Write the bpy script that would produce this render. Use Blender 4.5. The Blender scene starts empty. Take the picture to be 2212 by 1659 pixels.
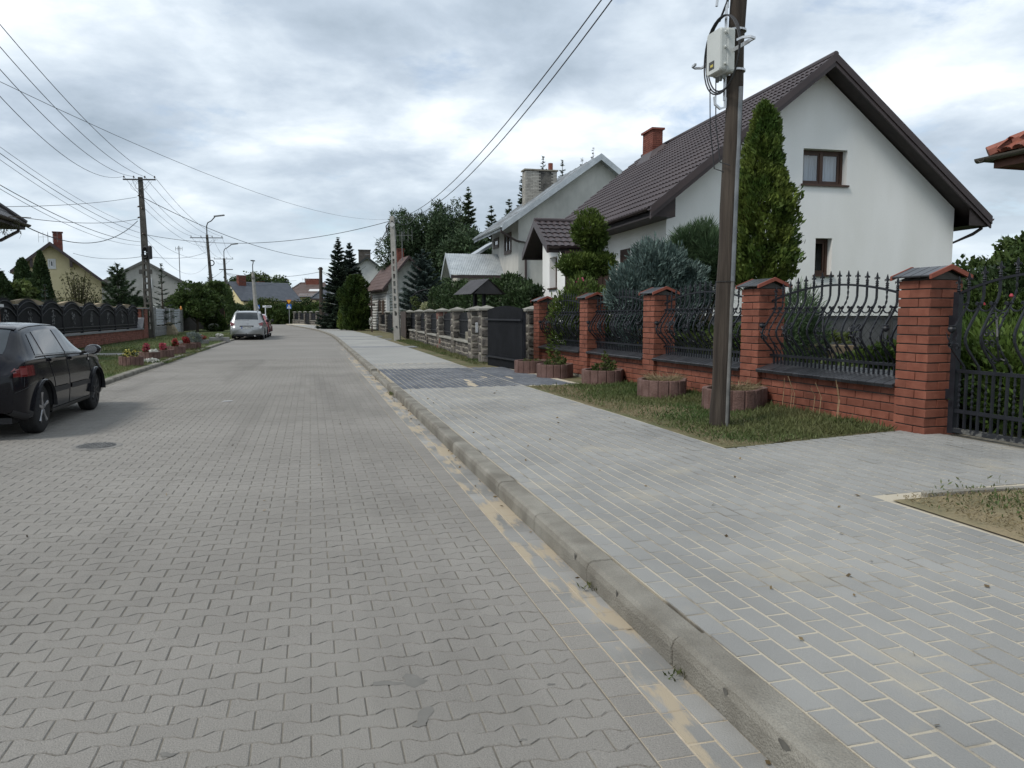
import bpy, math, random
import numpy as np
from mathutils import Vector, Matrix
random.seed(7)
rng = np.random.default_rng(7)
sc = bpy.context.scene
COL = sc.collection
R = math.radians
# ------------------------------------------------------------------ camera
EYE = 1.42
TILT = R(5.17)
cd = bpy.data.cameras.new('camera'); cam = bpy.data.objects.new('camera', cd); COL.objects.link(cam)
cam.location = (0, 0, EYE); cam.rotation_euler = (R(90) - TILT, 0, 0)
cd.sensor_width = 36; cd.lens = 36 * 1662 / 2212; cd.clip_start = .05; cd.clip_end = 4000
sc.camera = cam
# ------------------------------------------------------------------ world, sun, exposure
SUN_EL, SUN_AZ = R(50), R(-126)          # azimuth clockwise from +Y
w = bpy.data.worlds.new('World'); sc.world = w; w.use_nodes = True
nt = w.node_tree; nt.nodes.clear()
def nd(t, **k):
    n = nt.nodes.new(t)
    for a, b in k.items(): setattr(n, a, b)
    return n
lk = lambda a, b: nt.links.new(a, b)
out = nd('ShaderNodeOutputWorld'); bg = nd('ShaderNodeBackground'); bg.inputs[1].default_value = .1
sky = nd('ShaderNodeTexSky', sky_type='NISHITA', sun_disc=False, sun_elevation=SUN_EL, sun_rotation=SUN_AZ)
tc = nd('ShaderNodeTexCoord'); sp = nd('ShaderNodeSeparateXYZ'); lk(tc.outputs['Generated'], sp.inputs[0])
def mth(op, a, b=None, clamp=False):
    n = nd('ShaderNodeMath', operation=op, use_clamp=clamp)
    for i, v in enumerate((a, b)):
        if v is None: continue
        if isinstance(v, (int, float)): n.inputs[i].default_value = v
        else: lk(v, n.inputs[i])
    return n.outputs[0]
zc = mth('MAXIMUM', sp.outputs[2], 0.0)
dn = mth('ADD', zc, .22)
cx = nd('ShaderNodeCombineXYZ'); lk(mth('DIVIDE', sp.outputs[0], dn), cx.inputs[0]); lk(mth('DIVIDE', sp.outputs[1], dn), cx.inputs[1])
def noise(scale, detail, rough, dist=0, off=(0, 0, 0)):
    mp = nd('ShaderNodeMapping'); mp.inputs['Location'].default_value = off; lk(cx.outputs[0], mp.inputs[0])
    n = nd('ShaderNodeTexNoise'); n.inputs['Scale'].default_value = scale; n.inputs['Detail'].default_value = detail
    n.inputs['Roughness'].default_value = rough; n.inputs['Distortion'].default_value = dist; lk(mp.outputs[0], n.inputs['Vector'])
    return n.outputs['Fac']
def ramp(fac, *stops):
    r = nd('ShaderNodeValToRGB'); lk(fac, r.inputs[0])
    e = r.color_ramp.elements
    e[0].position, e[0].color = stops[0][0], (*stops[0][1], 1); e[1].position, e[1].color = stops[1][0], (*stops[1][1], 1)
    for p, c in stops[2:]:
        q = e.new(p); q.color = (*c, 1)
    return r.outputs[0]
def mixc(fac, a, b):
    m = nd('ShaderNodeMix', data_type='RGBA')
    if isinstance(fac, float): m.inputs[0].default_value = fac
    else: lk(fac, m.inputs[0])
    lk(a, m.inputs[6]); lk(b, m.inputs[7]); return m.outputs[2]
n1 = noise(1.25, 8, .50, .2, (3.6, 2.3, 0)); n2 = noise(3.6, 10, .58, .2, (8.4, 2.2, 1))
nn = mth('ADD', mth('MULTIPLY', n1, .68), mth('MULTIPLY', n2, .32))
SK = 10.0
cc = lambda r, g, b: (r * SK, g * SK, b * SK)
cloud = ramp(nn, (.36, (.25, .305, .365)), (.46, (.355, .415, .485)), (.535, (.475, .535, .595)), (.64, (.70, .74, .785)))
vs = nd('ShaderNodeVectorMath', operation='SCALE'); lk(cloud, vs.inputs[0]); vs.inputs['Scale'].default_value = SK
hz = nd('ShaderNodeRGB'); hz.outputs[0].default_value = (*cc(.445, .515, .565), 1)
hm = mth('SUBTRACT', 1.0, mth('MULTIPLY', zc, 5.0, True), True)
cl2 = mixc(mth('MULTIPLY', hm, .75), vs.outputs[0], hz.outputs[0])
gap = ramp(noise(2.1, 8, .6, .3, (1.2, 5.5, 2)), (.57, (0, 0, 0)), (.70, (.6, .6, .6)))
lk(mixc(gap, cl2, sky.outputs[0]), bg.inputs[0]); lk(bg.outputs[0], out.inputs[0])
sl = bpy.data.lights.new('sun', 'SUN'); so = bpy.data.objects.new('sun', sl); COL.objects.link(so)
sl.energy = 1.5; sl.angle = R(14); sl.color = (1, .955, .89)
sd = Vector((math.sin(SUN_AZ) * math.cos(SUN_EL), math.cos(SUN_AZ) * math.cos(SUN_EL), math.sin(SUN_EL)))
so.rotation_euler = (-sd).to_track_quat('-Z', 'Y').to_euler(); so.location = (-20, 0, 30)
vw = sc.view_settings; vw.view_transform = 'Standard'; vw.look = 'None'; vw.gamma = 1; vw.exposure = .70
try: vw.use_curve_mapping = False
except Exception: pass
# ------------------------------------------------------------------ survey helpers: a sight line of the picture met with the ground (at) or a distance (far)
CT, ST = math.cos(TILT), math.sin(TILT)
def ray(px, py):
    x, y = (px - 1106) / 1662, (829.5 - py) / 1662
    return x, CT + y * ST, -ST + y * CT
def at(px, py, z=0.):
    r = ray(px, py); t = (z - EYE) / r[2]
    return Vector((r[0] * t, r[1] * t, z))
def far(px, py, Y):
    r = ray(px, py); t = Y / r[1]
    return Vector((r[0] * t, Y, EYE + r[2] * t))
def zat(py, Y): return far(1106, py, Y).z
# ------------------------------------------------------------------ object helpers
def tag(o, label=None, cat=None, group=None, kind=None):
    for k, v in (('label', label), ('category', cat), ('group', group), ('kind', kind)):
        if v: o[k] = v
    return o
def thing(name, label, cat, loc=(0, 0, 0), rz=0., group=None, kind=None):
    o = bpy.data.objects.new(name, None); COL.objects.link(o)
    o.location = loc; o.rotation_euler = (0, 0, rz); o.empty_display_size = .2
    return tag(o, label, cat, group, kind)
def link(name, me, parent=None, loc=(0, 0, 0), rot=(0, 0, 0), scale=(1, 1, 1)):
    o = bpy.data.objects.new(name, me); COL.objects.link(o); o.parent = parent
    o.location = loc; o.rotation_euler = rot; o.scale = scale
    return o
class MB:
    def __init__(s): s.v = []; s.f = []
    def add(s, vs, fs):
        o = len(s.v); s.v += [tuple(v) for v in vs]; s.f += [tuple(i + o for i in f) for f in fs]; return s
    def box(s, x0, x1, y0, y1, z0, z1):
        return s.add([(x0, y0, z0), (x1, y0, z0), (x1, y1, z0), (x0, y1, z0), (x0, y0, z1), (x1, y0, z1), (x1, y1, z1), (x0, y1, z1)],
                     [(3, 2, 1, 0), (4, 5, 6, 7), (0, 1, 5, 4), (1, 2, 6, 5), (2, 3, 7, 6), (3, 0, 4, 7)])
    def obox(s, c, size, rot=None):
        m = rot if rot is not None else Matrix.Identity(3); a = [q / 2 for q in size]; c = Vector(c)
        vs = [c + m @ Vector((x * a[0], y * a[1], z * a[2])) for z in (-1, 1) for x, y in ((-1, -1), (1, -1), (1, 1), (-1, 1))]
        return s.add(vs, [(3, 2, 1, 0), (4, 5, 6, 7), (0, 1, 5, 4), (1, 2, 6, 5), (2, 3, 7, 6), (3, 0, 4, 7)])
    def bbox(s, x0, x1, y0, y1, z0, z1, b=.005):      # box with chamfered top edge and vertical edges kept simple
        p0 = [(x0, y0, z0), (x1, y0, z0), (x1, y1, z0), (x0, y1, z0)]
        p1 = [(x, y, z1 - b) for x, y, _ in p0]
        p2 = [(x0 + b, y0 + b, z1), (x1 - b, y0 + b, z1), (x1 - b, y1 - b, z1), (x0 + b, y1 - b, z1)]
        fs = [(8, 9, 10, 11)]
        for i in range(4):
            j = (i + 1) % 4; fs += [(i, j, 4 + j, 4 + i), (4 + i, 4 + j, 8 + j, 8 + i)]
        return s.add(p0 + p1 + p2, fs)
    def prism(s, poly, z0, z1, b=0.):                 # upright prism over a CCW plan polygon, chamfered rim
        n = len(poly); cx = sum(p[0] for p in poly) / n; cy = sum(p[1] for p in poly) / n
        L = [[(x, y, z0) for x, y in poly], [(x, y, z1 - b) for x, y in poly]]
        if b:
            L.append([])
            for x, y in poly:
                d = math.hypot(x - cx, y - cy) or 1; k = max(0, 1 - b * 1.25 / d); L[2].append((cx + (x - cx) * k, cy + (y - cy) * k, z1))
        m = len(L); fs = [tuple(range((m - 1) * n, m * n))]
        for r in range(m - 1):
            for i in range(n):
                j = (i + 1) % n; fs.append((r * n + i, r * n + j, (r + 1) * n + j, (r + 1) * n + i))
        return s.add([v for l in L for v in l], fs)
    def tube(s, pts, r, n=6, cap=True):
        pts = [Vector(p) for p in pts]; m = len(pts); rs = r if isinstance(r, (list, tuple)) else [r] * m
        up = None; vs = []
        for i, p in enumerate(pts):
            t = (pts[min(i + 1, m - 1)] - pts[max(i - 1, 0)]).normalized()
            if up is None: up = Vector((0, 0, 1)) if abs(t.z) < .9 else Vector((1, 0, 0))
            a = t.cross(up)
            if a.length < 1e-6: a = t.cross(Vector((0, 1, 0)))
            a.normalize(); b = a.cross(t).normalized(); up = b
            for k in range(n):
                q = 2 * math.pi * k / n + math.pi / n; vs.append(p + (a * math.cos(q) + b * math.sin(q)) * rs[i])
        fs = [(i * n + k, i * n + (k + 1) % n, (i + 1) * n + (k + 1) % n, (i + 1) * n + k) for i in range(m - 1) for k in range(n)]
        if cap: fs += [tuple(range(n)), tuple(range((m - 1) * n, m * n))][::1]
        return s.add(vs, fs)
    def lathe(s, prof, c=(0, 0, 0), n=12, axis='z'):
        vs = []
        for r, z in prof:
            for k in range(n):
                q = 2 * math.pi * k / n; x, y = r * math.cos(q), r * math.sin(q)
                p = (x, y, z) if axis == 'z' else ((z, x, y) if axis == 'x' else (y, z, x))
                vs.append((p[0] + c[0], p[1] + c[1], p[2] + c[2]))
        m = len(prof)
        fs = [(i * n + k, i * n + (k + 1) % n, (i + 1) * n + (k + 1) % n, (i + 1) * n + k) for i in range(m - 1) for k in range(n)]
        return s.add(vs, fs + [tuple(range(n))[::-1], tuple(range((m - 1) * n, m * n))])
    def quad(s, *p): return s.add(p, [tuple(range(len(p)))])
    def mesh(s, name, m, smooth=False):
        me = bpy.data.meshes.new(name); me.from_pydata(s.v, [], s.f); me.update()
        if m: me.materials.append(m)
        if smooth: me.polygons.foreach_set('use_smooth', [True] * len(me.polygons))
        return me
    def build(s, name, m, parent=None, smooth=False, loc=(0, 0, 0), rot=(0, 0, 0), flip=False):
        import bmesh
        me = s.mesh(name, m, smooth)
        bm = bmesh.new(); bm.from_mesh(me); bmesh.ops.recalc_face_normals(bm, faces=bm.faces); bm.to_mesh(me); bm.free()
        if smooth:
            try: me.set_sharp_from_angle(angle=R(38))
            except Exception: pass
        return link(name, me, parent, loc, rot)
# ------------------------------------------------------------------ materials
MATS = {}
def mat(name, col, col2=None, scale=3., rough=.8, metal=0., bump=0., bscale=60., isl=0., spec=.35, coat=0., detail=5., lo=.35, hi=.65, fine=0., fscale=250., stretch=None, sheen=0., obj=False):
    if name in MATS: return MATS[name]
    m = bpy.data.materials.new(name); m.use_nodes = True; MATS[name] = m
    t = m.node_tree; N = t.nodes; L = t.links; p = N['Principled BSDF']
    p.inputs['Roughness'].default_value = rough; p.inputs['Metallic'].default_value = metal
    p.inputs['Specular IOR Level'].default_value = spec; p.inputs['Coat Weight'].default_value = coat; p.inputs['Coat Roughness'].default_value = .04
    if obj: src = N.new('ShaderNodeTexCoord').outputs['Object']
    else: src = N.new('ShaderNodeNewGeometry').outputs['Position']
    if stretch:
        mp = N.new('ShaderNodeMapping'); mp.inputs['Scale'].default_value = stretch; L.new(src, mp.inputs[0]); src = mp.outputs[0]
    col2 = col2 or col
    no = N.new('ShaderNodeTexNoise'); no.inputs['Scale'].default_value = scale; no.inputs['Detail'].default_value = detail; L.new(src, no.inputs['Vector'])
    r = N.new('ShaderNodeValToRGB'); e = r.color_ramp.elements; e[0].position = lo; e[1].position = hi; e[0].color = (*col, 1); e[1].color = (*col2, 1)
    L.new(no.outputs['Fac'], r.inputs[0]); c = r.outputs[0]
    def val(c, fac_socket):
        h = N.new('ShaderNodeVectorMath'); h.operation = 'SCALE'; L.new(c, h.inputs[0]); L.new(fac_socket, h.inputs['Scale']); return h.outputs[0]
    def mt(op, a, b):
        n = N.new('ShaderNodeMath'); n.operation = op
        for i, v in enumerate((a, b)):
            if isinstance(v, (int, float)): n.inputs[i].default_value = v
            else: L.new(v, n.inputs[i])
        return n.outputs[0]
    if isl:
        g = N.new('ShaderNodeNewGeometry'); oi = N.new('ShaderNodeObjectInfo')
        rr = mt('FRACT', mt('ADD', g.outputs['Random Per Island'], oi.outputs['Random']), 0)
        c = val(c, mt('ADD', mt('MULTIPLY', rr, isl), 1 - isl / 2))
    if fine:
        n2 = N.new('ShaderNodeTexNoise'); n2.inputs['Scale'].default_value = fscale; n2.inputs['Detail'].default_value = 2; L.new(src, n2.inputs['Vector'])
        c = val(c, mt('ADD', mt('MULTIPLY', n2.outputs['Fac'], fine * 2), 1 - fine))
    L.new(c, p.inputs['Base Color'])
    if bump:
        n3 = N.new('ShaderNodeTexNoise'); n3.inputs['Scale'].default_value = bscale; n3.inputs['Detail'].default_value = 4; L.new(src, n3.inputs['Vector'])
        b = N.new('ShaderNodeBump'); b.inputs['Strength'].default_value = bump; b.inputs['Distance'].default_value = .02
        L.new(n3.outputs['Fac'], b.inputs['Height']); L.new(b.outputs[0], p.inputs['Normal'])
    return m
def leafmat(name, col, col2, isl=.6, rough=.6, trans=.25, scale=1.2):
    m = mat(name, col, col2, scale=scale, rough=rough, isl=isl, spec=.25)
    t = m.node_tree; N = t.nodes; L = t.links; p = N['Principled BSDF']; o = N['Material Output']
    tr = N.new('ShaderNodeBsdfTranslucent'); mx = N.new('ShaderNodeMixShader'); mx.inputs[0].default_value = trans
    L.new(p.inputs['Base Color'].links[0].from_socket, tr.inputs[0])
    L.new(p.outputs[0], mx.inputs[1]); L.new(tr.outputs[0], mx.inputs[2]); L.new(mx.outputs[0], o.inputs[0])
    return m
def clearglass(name, refl=.35, tint=(.7, .75, .78)):
    m = bpy.data.materials.new(name); m.use_nodes = True; t = m.node_tree; N = t.nodes; L = t.links
    N.remove(N['Principled BSDF']); o = N['Material Output']
    tr = N.new('ShaderNodeBsdfTransparent'); tr.inputs[0].default_value = (*tint, 1)
    gl = N.new('ShaderNodeBsdfGlossy'); gl.inputs['Roughness'].default_value = .02; gl.inputs[0].default_value = (.9, .93, .95, 1)
    lw = N.new('ShaderNodeLayerWeight'); lw.inputs[0].default_value = refl
    mx = N.new('ShaderNodeMixShader'); L.new(lw.outputs['Fresnel'], mx.inputs[0]); L.new(tr.outputs[0], mx.inputs[1]); L.new(gl.outputs[0], mx.inputs[2]); L.new(mx.outputs[0], o.inputs[0])
    return m
PANE = mat('window_glass', (.016, .02, .024), (.03, .035, .04), rough=.04, spec=.6)
CLEAR = clearglass('clear_glass')
def text_mesh(txt, size, m, ext=.002):
    cu = bpy.data.curves.new('lettering', 'FONT'); cu.body = txt; cu.size = size; cu.align_x = 'CENTER'; cu.align_y = 'CENTER'; cu.extrude = ext; cu.resolution_u = 2
    o = bpy.data.objects.new('lettering', cu); COL.objects.link(o); bpy.context.view_layer.update()
    me = bpy.data.meshes.new_from_object(o.evaluated_get(bpy.context.evaluated_depsgraph_get()))
    bpy.data.objects.remove(o); me.materials.clear(); me.materials.append(m); return me
# ------------------------------------------------------------------ the street: s along it, d across it (0 = foot of the right kerb, + towards the pavement)
K0 = at(1677, 1655); K1 = at(731, 739)
H0 = math.atan2(K1.y - K0.y, K1.x - K0.x)
_k = Vector((math.cos(H0), math.sin(H0)))
ORG = Vector((K0.x, K0.y)) - _k * (K0.y / _k.y)
BS, BE, BA = 44., 80., R(5.5)
def _heading(s): return H0 + BA * min(1, max(0, (s - BS) / (BE - BS)))
_tab = [ORG + _k * -12.]
for i in range(-12 * 4, 190 * 4):
    h = _heading(i / 4); _tab.append(_tab[-1] + Vector((math.cos(h), math.sin(h))) * .25)
def S(s, d, z=0.):
    i = min(max((s + 12) * 4, 0), len(_tab) - 2.001); k = int(i); p = _tab[k].lerp(_tab[k + 1], i - k)
    h = _heading(s); return Vector((p.x + math.sin(h) * d, p.y - math.cos(h) * d, z))
def sd(p):                                   # world point -> (s, d) on the straight part
    q = Vector((p[0], p[1])) - ORG; return q.dot(_k), q.x * _k.y - q.y * _k.x
ROADW = 5.45
def zs(s, d):                                # height of the pavement and verge on the right
    return .115 + .022 * min(max(d, 0), 4.6) * min(1, max(0, (15.5 - s) / 7))
def ground(px, py):                          # pavement-side ground point under a pixel
    z = .12
    for _ in range(8):
        p = at(px, py, z); z = zs(*sd(p))
    return p
def strip(name, sl, d0, d1, zf, m, label=None, parent=None, kind='structure'):
    b = MB(); n = len(sl)
    for s in sl:
        a = d0(s) if callable(d0) else d0; c = d1(s) if callable(d1) else d1
        for q in np.linspace(a, c, 5): b.v.append(tuple(S(s, q, zf(s, q) if callable(zf) else zf)))
    for i in range(n - 1):
        for k in range(4): b.f.append((i * 5 + k, i * 5 + k + 1, i * 5 + 6 + k, i * 5 + 5 + k))
    rim = [i * 5 for i in range(n)] + [(n - 1) * 5 + k for k in range(1, 5)] + [i * 5 + 4 for i in range(n - 2, -1, -1)] + [3, 2, 1]
    m_ = len(b.v); b.v += [(b.v[i][0], b.v[i][1], b.v[i][2] - .13) for i in rim]
    b.f += [(rim[i], rim[(i + 1) % len(rim)], m_ + (i + 1) % len(rim), m_ + i) for i in range(len(rim))]
    o = b.build(name, m, parent)
    return tag(o, label, None, None, kind) if not parent else o
SOIL = mat('soil', (.12, .10, .065), (.16, .15, .08), scale=1.2, rough=1, bump=.4, bscale=25)
TURF = mat('turf', (.085, .085, .04), (.05, .075, .022), scale=.9, rough=1, bump=.5, bscale=40, fine=.35, fscale=60)
PAVE = mat('grey_paver', (.224, .222, .211), (.287, .283, .267), scale=.8, rough=.88, bump=.35, bscale=150, isl=.12, fine=.2, fscale=300)
DPAVE = mat('graphite_paver', (.085, .093, .108), (.125, .132, .145), scale=1.2, rough=.85, bump=.2, bscale=140, isl=.3, fine=.2)
RPAVE = mat('road_paver', (.205, .192, .172), (.262, .246, .222), scale=.4, rough=.9, bump=.5, bscale=190, isl=.08, fine=.5, fscale=170)
GPAVE = mat('gutter_paver', (.19, .186, .172), (.27, .262, .245), scale=1.6, rough=.9, bump=.3, bscale=150, isl=.25, fine=.25)
SANDM = mat('sand', (.36, .30, .215), (.47, .40, .30), scale=5, rough=1, bump=.5, bscale=120, fine=.2)
def film(m, col, scale, lo, hi, stretch, amt=.95):
    t = m.node_tree; N = t.nodes; L = t.links; p = N['Principled BSDF']; g = N.new('ShaderNodeNewGeometry'); mp = N.new('ShaderNodeMapping'); mp.inputs['Rotation'].default_value = (0, 0, -H0); mp.inputs['Scale'].default_value = stretch
    rt_ = N.new('ShaderNodeMapping'); rt_.inputs['Rotation'].default_value = (0, 0, -H0); L.new(g.outputs['Position'], rt_.inputs[0]); mp.inputs['Rotation'].default_value = (0, 0, 0); L.new(rt_.outputs[0], mp.inputs[0])
    n = N.new('ShaderNodeTexNoise'); n.inputs['Scale'].default_value = scale; n.inputs['Detail'].default_value = 7; n.inputs['Roughness'].default_value = .62; L.new(mp.outputs[0], n.inputs['Vector'])
    r = N.new('ShaderNodeMapRange'); r.inputs['From Min'].default_value = lo; r.inputs['From Max'].default_value = hi; r.inputs['To Max'].default_value = amt; L.new(n.outputs['Fac'], r.inputs[0])
    x = N.new('ShaderNodeMix'); x.data_type = 'RGBA'; L.new(r.outputs[0], x.inputs[0]); L.new(p.inputs['Base Color'].links[0].from_socket, x.inputs[6]); x.inputs[7].default_value = (*col, 1); L.new(x.outputs[2], p.inputs['Base Color'])
    return m
film(GPAVE, (.36, .30, .215), 2.6, .50, .56, (.55, 2.2, 1)); film(PAVE, (.36, .325, .255), 1.7, .56, .70, (1, 1, 1), .5); film(RPAVE, (.262, .247, .22), 1.1, .52, .72, (.5, 1.2, 1), .6); film(RPAVE, (.12, .112, .10), .62, .52, .74, (.16, 1.5, 1), .55); film(RPAVE, (.10, .095, .085), 5., .70, .78, (1, 1, 1), .5)
JOINT = mat('road_joint', (.11, .10, .084), (.21, .19, .155), scale=2.5, rough=1, bump=.5, bscale=200, fine=.4)
SJOINT = mat('pavement_joint', (.15, .135, .11), (.47, .42, .33), scale=2.4, rough=1, bump=.5, bscale=200, fine=.2, lo=.30, hi=.46)
KERB = mat('kerb_concrete', (.15, .137, .113), (.255, .24, .205), scale=3.2, rough=.92, bump=.6, bscale=110, isl=.12, fine=.35, fscale=170)
b = MB(); b.quad((-900, -60, -.05), (900, -60, -.05), (900, 1500, -.05), (-900, 1500, -.05))
tag(b.build('ground', TURF), None, None, None, 'structure')
SL = [-9, -6, -3, 0, 3, 6, 9, 12, 16, 20, 25, 30, 36, 42, 46, 50, 54, 58, 62, 66, 70, 74, 78, 82, 88, 94, 100, 106, 112]
# far field of the road and pavement: sheet whose relief is only material (too far to tell the pavers apart)
def pavertex(m, h0, bw, rh, mortar, jc, amount):
    t = m.node_tree; N = t.nodes; L = t.links; p = N['Principled BSDF']
    g = N.new('ShaderNodeNewGeometry'); mp = N.new('ShaderNodeMapping'); mp.inputs['Rotation'].default_value = (0, 0, -h0); L.new(g.outputs['Position'], mp.inputs[0])
    br = N.new('ShaderNodeTexBrick'); br.inputs['Scale'].default_value = 1; br.inputs['Brick Width'].default_value = bw; br.inputs['Row Height'].default_value = rh
    br.inputs['Mortar Size'].default_value = mortar; br.inputs['Mortar Smooth'].default_value = .3; L.new(mp.outputs[0], br.inputs['Vector'])
    mx = N.new('ShaderNodeMix'); mx.data_type = 'RGBA'; old = p.inputs['Base Color'].links[0].from_socket
    mu = N.new('ShaderNodeMath'); mu.operation = 'MULTIPLY'; mu.inputs[1].default_value = amount; L.new(br.outputs['Fac'], mu.inputs[0]); L.new(mu.outputs[0], mx.inputs[0])
    L.new(old, mx.inputs[6]); mx.inputs[7].default_value = (*jc, 1); L.new(mx.outputs[2], p.inputs['Base Color'])
    return m
ROADFAR = pavertex(mat('road_far', (.19, .178, .16), (.232, .218, .198), scale=.35, rough=.9, fine=.12, fscale=30), H0 - math.pi / 2, .193, .109, .004, (.10, .095, .08), .6)
WALKFAR = pavertex(mat('pavement_far', (.235, .238, .232), (.30, .30, .287), scale=.5, rough=.9, fine=.1, fscale=30), H0, .21, .11, .006, (.40, .36, .28), .7)
NEAR_S, NEAR_W = 26., 21.
road = strip('road', SL, -ROADW, .02, lambda s, d: -.0037, JOINT)
strip('far_surface', [NEAR_S - .06, 30, 36, 42, 46, 50, 54, 58, 62, 66, 70, 74, 78, 82, 88, 94, 100, 106, 112], -ROADW, -.02, 0., ROADFAR, parent=road)
b = MB(); q0, q1 = S(111, 3, -.003), S(111, -9, -.003)
cd_ = Vector((math.cos(_heading(112)), math.sin(_heading(112)), 0)); cn = Vector((cd_.y, -cd_.x, 0))
p = S(106, 0, -.004)
b.quad(p + cn * 9, p + cn * 9 + cd_ * 9, p - cn * 70 + cd_ * 9, p - cn * 70)
tag(b.build('cross_road', ROADFAR), None, None, None, 'structure')
# --- road pavers (waisted blocks that lock into each other), rows across the street
def in_view(p, m=140):
    if p[1] < .6: return False
    dz = p[1] * CT + (EYE - p[2]) * ST; x = 1106 + 1662 * p[0] / dz; y = 829.5 - 1662 * ((p[2] - EYE) * CT + p[1] * ST) / dz
    return -m * 7 < x < 2212 + m * 5 and -m < y < 1659 + m * 4
def wavy(L, P, A, g):                       # outline of one block about its centre, long axis x
    hx, hy = L / 2 - g / 2, P / 2 - g / 2
    top = [(hx, hy + A), (L * .36, hy + A), (L * .16, hy - A), (-L * .16, hy - A), (-L * .36, hy + A), (-hx, hy + A)]
    return [(-x, -y) for x, y in top[::-1]][::-1] + top if False else top + [(-x, -y) for x, y in top]
BLK, BPI = .193, .109
WAVE = wavy(BLK, BPI, .0125, .0034)
HALF = [(.047, -.041), (.047, .041), (.012, .041), (-.018, .064), (-.046, .064), (-.046, -.064), (-.018, -.064), (.012, -.041)]
RECT = lambda l, w_, g=.006: [(l / 2 - g / 2, -w_ / 2 + g / 2), (l / 2 - g / 2, w_ / 2 - g / 2), (-l / 2 + g / 2, w_ / 2 - g / 2), (-l / 2 + g / 2, -w_ / 2 + g / 2)]
def pavers(name, owner, items, outline_mesh, m, nsingle=300):
    """items: (world point, angle, outline key); nearest in view become parts, the rest one joined part"""
    items = [i for i in items if in_view(i[0])]
    items.sort(key=lambda i: i[0].length_squared)
    shared = {}
    b = MB()
    for i, (p, ang, key) in enumerate(items):
        tz = random.gauss(0, .0007); rx, ry = random.gauss(0, .004), random.gauss(0, .004)
        if i < nsingle:
            if key not in shared: shared[key] = MB().prism(outline_mesh.get(key, key), -.05, 0, .0035).mesh(name, m)
            link(name, shared[key], owner, (p.x, p.y, p.z + tz), (rx, ry, ang + random.gauss(0, .004)))
        else:
            c, s_ = math.cos(ang), math.sin(ang); o = outline_mesh.get(key, key); n = len(o); base = len(b.v); z = p.z + tz
            k = .955
            b.v += [(p.x + x * c - y * s_, p.y + x * s_ + y * c, z - .005) for x, y in o]
            b.v += [(p.x + (x * c - y * s_) * k, p.y + (x * s_ + y * c) * k, z + rx * x + ry * y) for x, y in o]
            b.f.append(tuple(range(base + n, base + 2 * n)))
            b.f += [(base + q, base + (q + 1) % n, base + n + (q + 1) % n, base + n + q) for q in range(n)]
    if b.v: tag(link(name + '_field', b.mesh(name + '_field', m), owner), kind='stuff')
items = []; rows = int((NEAR_S + 1) / BPI)
aX = H0 - math.pi / 2
for r in range(rows):
    s = -.5 + r * BPI
    for k in range(28):
        d = -.357 - BLK / 2 - k * BLK - (BLK / 2 if r % 2 else 0)
        if d < -ROADW + .1: continue
        items.append((S(s, d, 0), aX, 'w'))
    if r % 2: items.append((S(s, -.357 - BLK / 4, 0), aX, 'h'))
pavers('paver', road, items, {'w': WAVE, 'h': HALF}, RPAVE)
gut = tag(MB().build('gutter', GPAVE) if False else strip('gutter', SL[:13], -.352, 0., -.0036, SANDM), None, None, None, 'structure')
items = []
for r in range(int(36 / .2)):
    s = -.5 + r * .205
    items += [(S(s, -.053, 0), H0, 'l'), (S(s + .1, -.16, 0), H0, 'l')]
for r in range(int(36 / .105)):
    items.append((S(-.5 + r * .14, -.283, 0), aX, 'c'))
pavers('gutter_paver', gut, [i for i in items if i[2] == 'l'], {'l': RECT(.205, .105)}, GPAVE, 150); pavers('gutter_paver', gut, [i for i in items if i[2] == 'c'], {'c': RECT(.138, .139, .005)}, RPAVE, 110)
# --- kerb stones on the right, one metre each
kerb = tag(thing('kerb', None, None), kind='structure')
def kerbstone(L, hgt, w_=.15, r=.028):
    b = MB(); prof = [(0, -.08), (0, hgt - r * 1.6), (r * .35, hgt - r * .55), (r * 1.15, hgt - .003), (w_ - .01, hgt), (w_, hgt - .01), (w_, -.08)]
    n = len(prof)
    for x, i in ((0, .0), (.004, 1), (L - .008, 1), (L - .004, 0)):
        for y, z in prof:
            k = .006 if not i else 0
            b.v.append((x, y + (k if y < w_ / 2 else -k), z - (k if z > 0 else 0)))
    for q in range(3):
        for k in range(n - 1): b.f.append((q * n + k, (q + 1) * n + k, (q + 1) * n + k + 1, q * n + k + 1))
    b.f += [tuple(range(n)), tuple(range(3 * n, 4 * n))[::-1]]
    return b
KL = 1.0; KH = .118
km = kerbstone(KL, KH).build('kerb_stone', KERB, kerb); kme = km.data; bpy.data.objects.remove(km)
lowm = kerbstone(KL, .05).build('kerb_stone', KERB, kerb); lme = lowm.data; bpy.data.objects.remove(lowm)
for i in range(-2, 104):
    s = i * KL + .12; p = S(s, 0); q = S(s + KL, 0); a = math.atan2(q.y - p.y, q.x - p.x)
    low = 14.2 < s < 18.8
    o = link('kerb_stone', kme, kerb, (p.x + random.gauss(0, .003), p.y, random.gauss(0, .002) - (.05 if low else 0)), (0, random.gauss(0, .003), a), ((q - p).length * .993, -1, 1))
# --- left kerb
lk_ = tag(thing('left_kerb', None, None), kind='structure')
for i in range(16, 92):
    s = i + .3
    if 28.2 < s < 30.5: continue
    p = S(s, -ROADW); q = S(s + 1, -ROADW); a = math.atan2(q.y - p.y, q.x - p.x)
    o = link('kerb_stone', kme, lk_, (p.x + random.gauss(0, .008), p.y, -.035 + random.gauss(0, .006)), (random.gauss(0, .02), random.gauss(0, .008), a + random.gauss(0, .006)), ((q - p).length, 1, 1))
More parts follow.
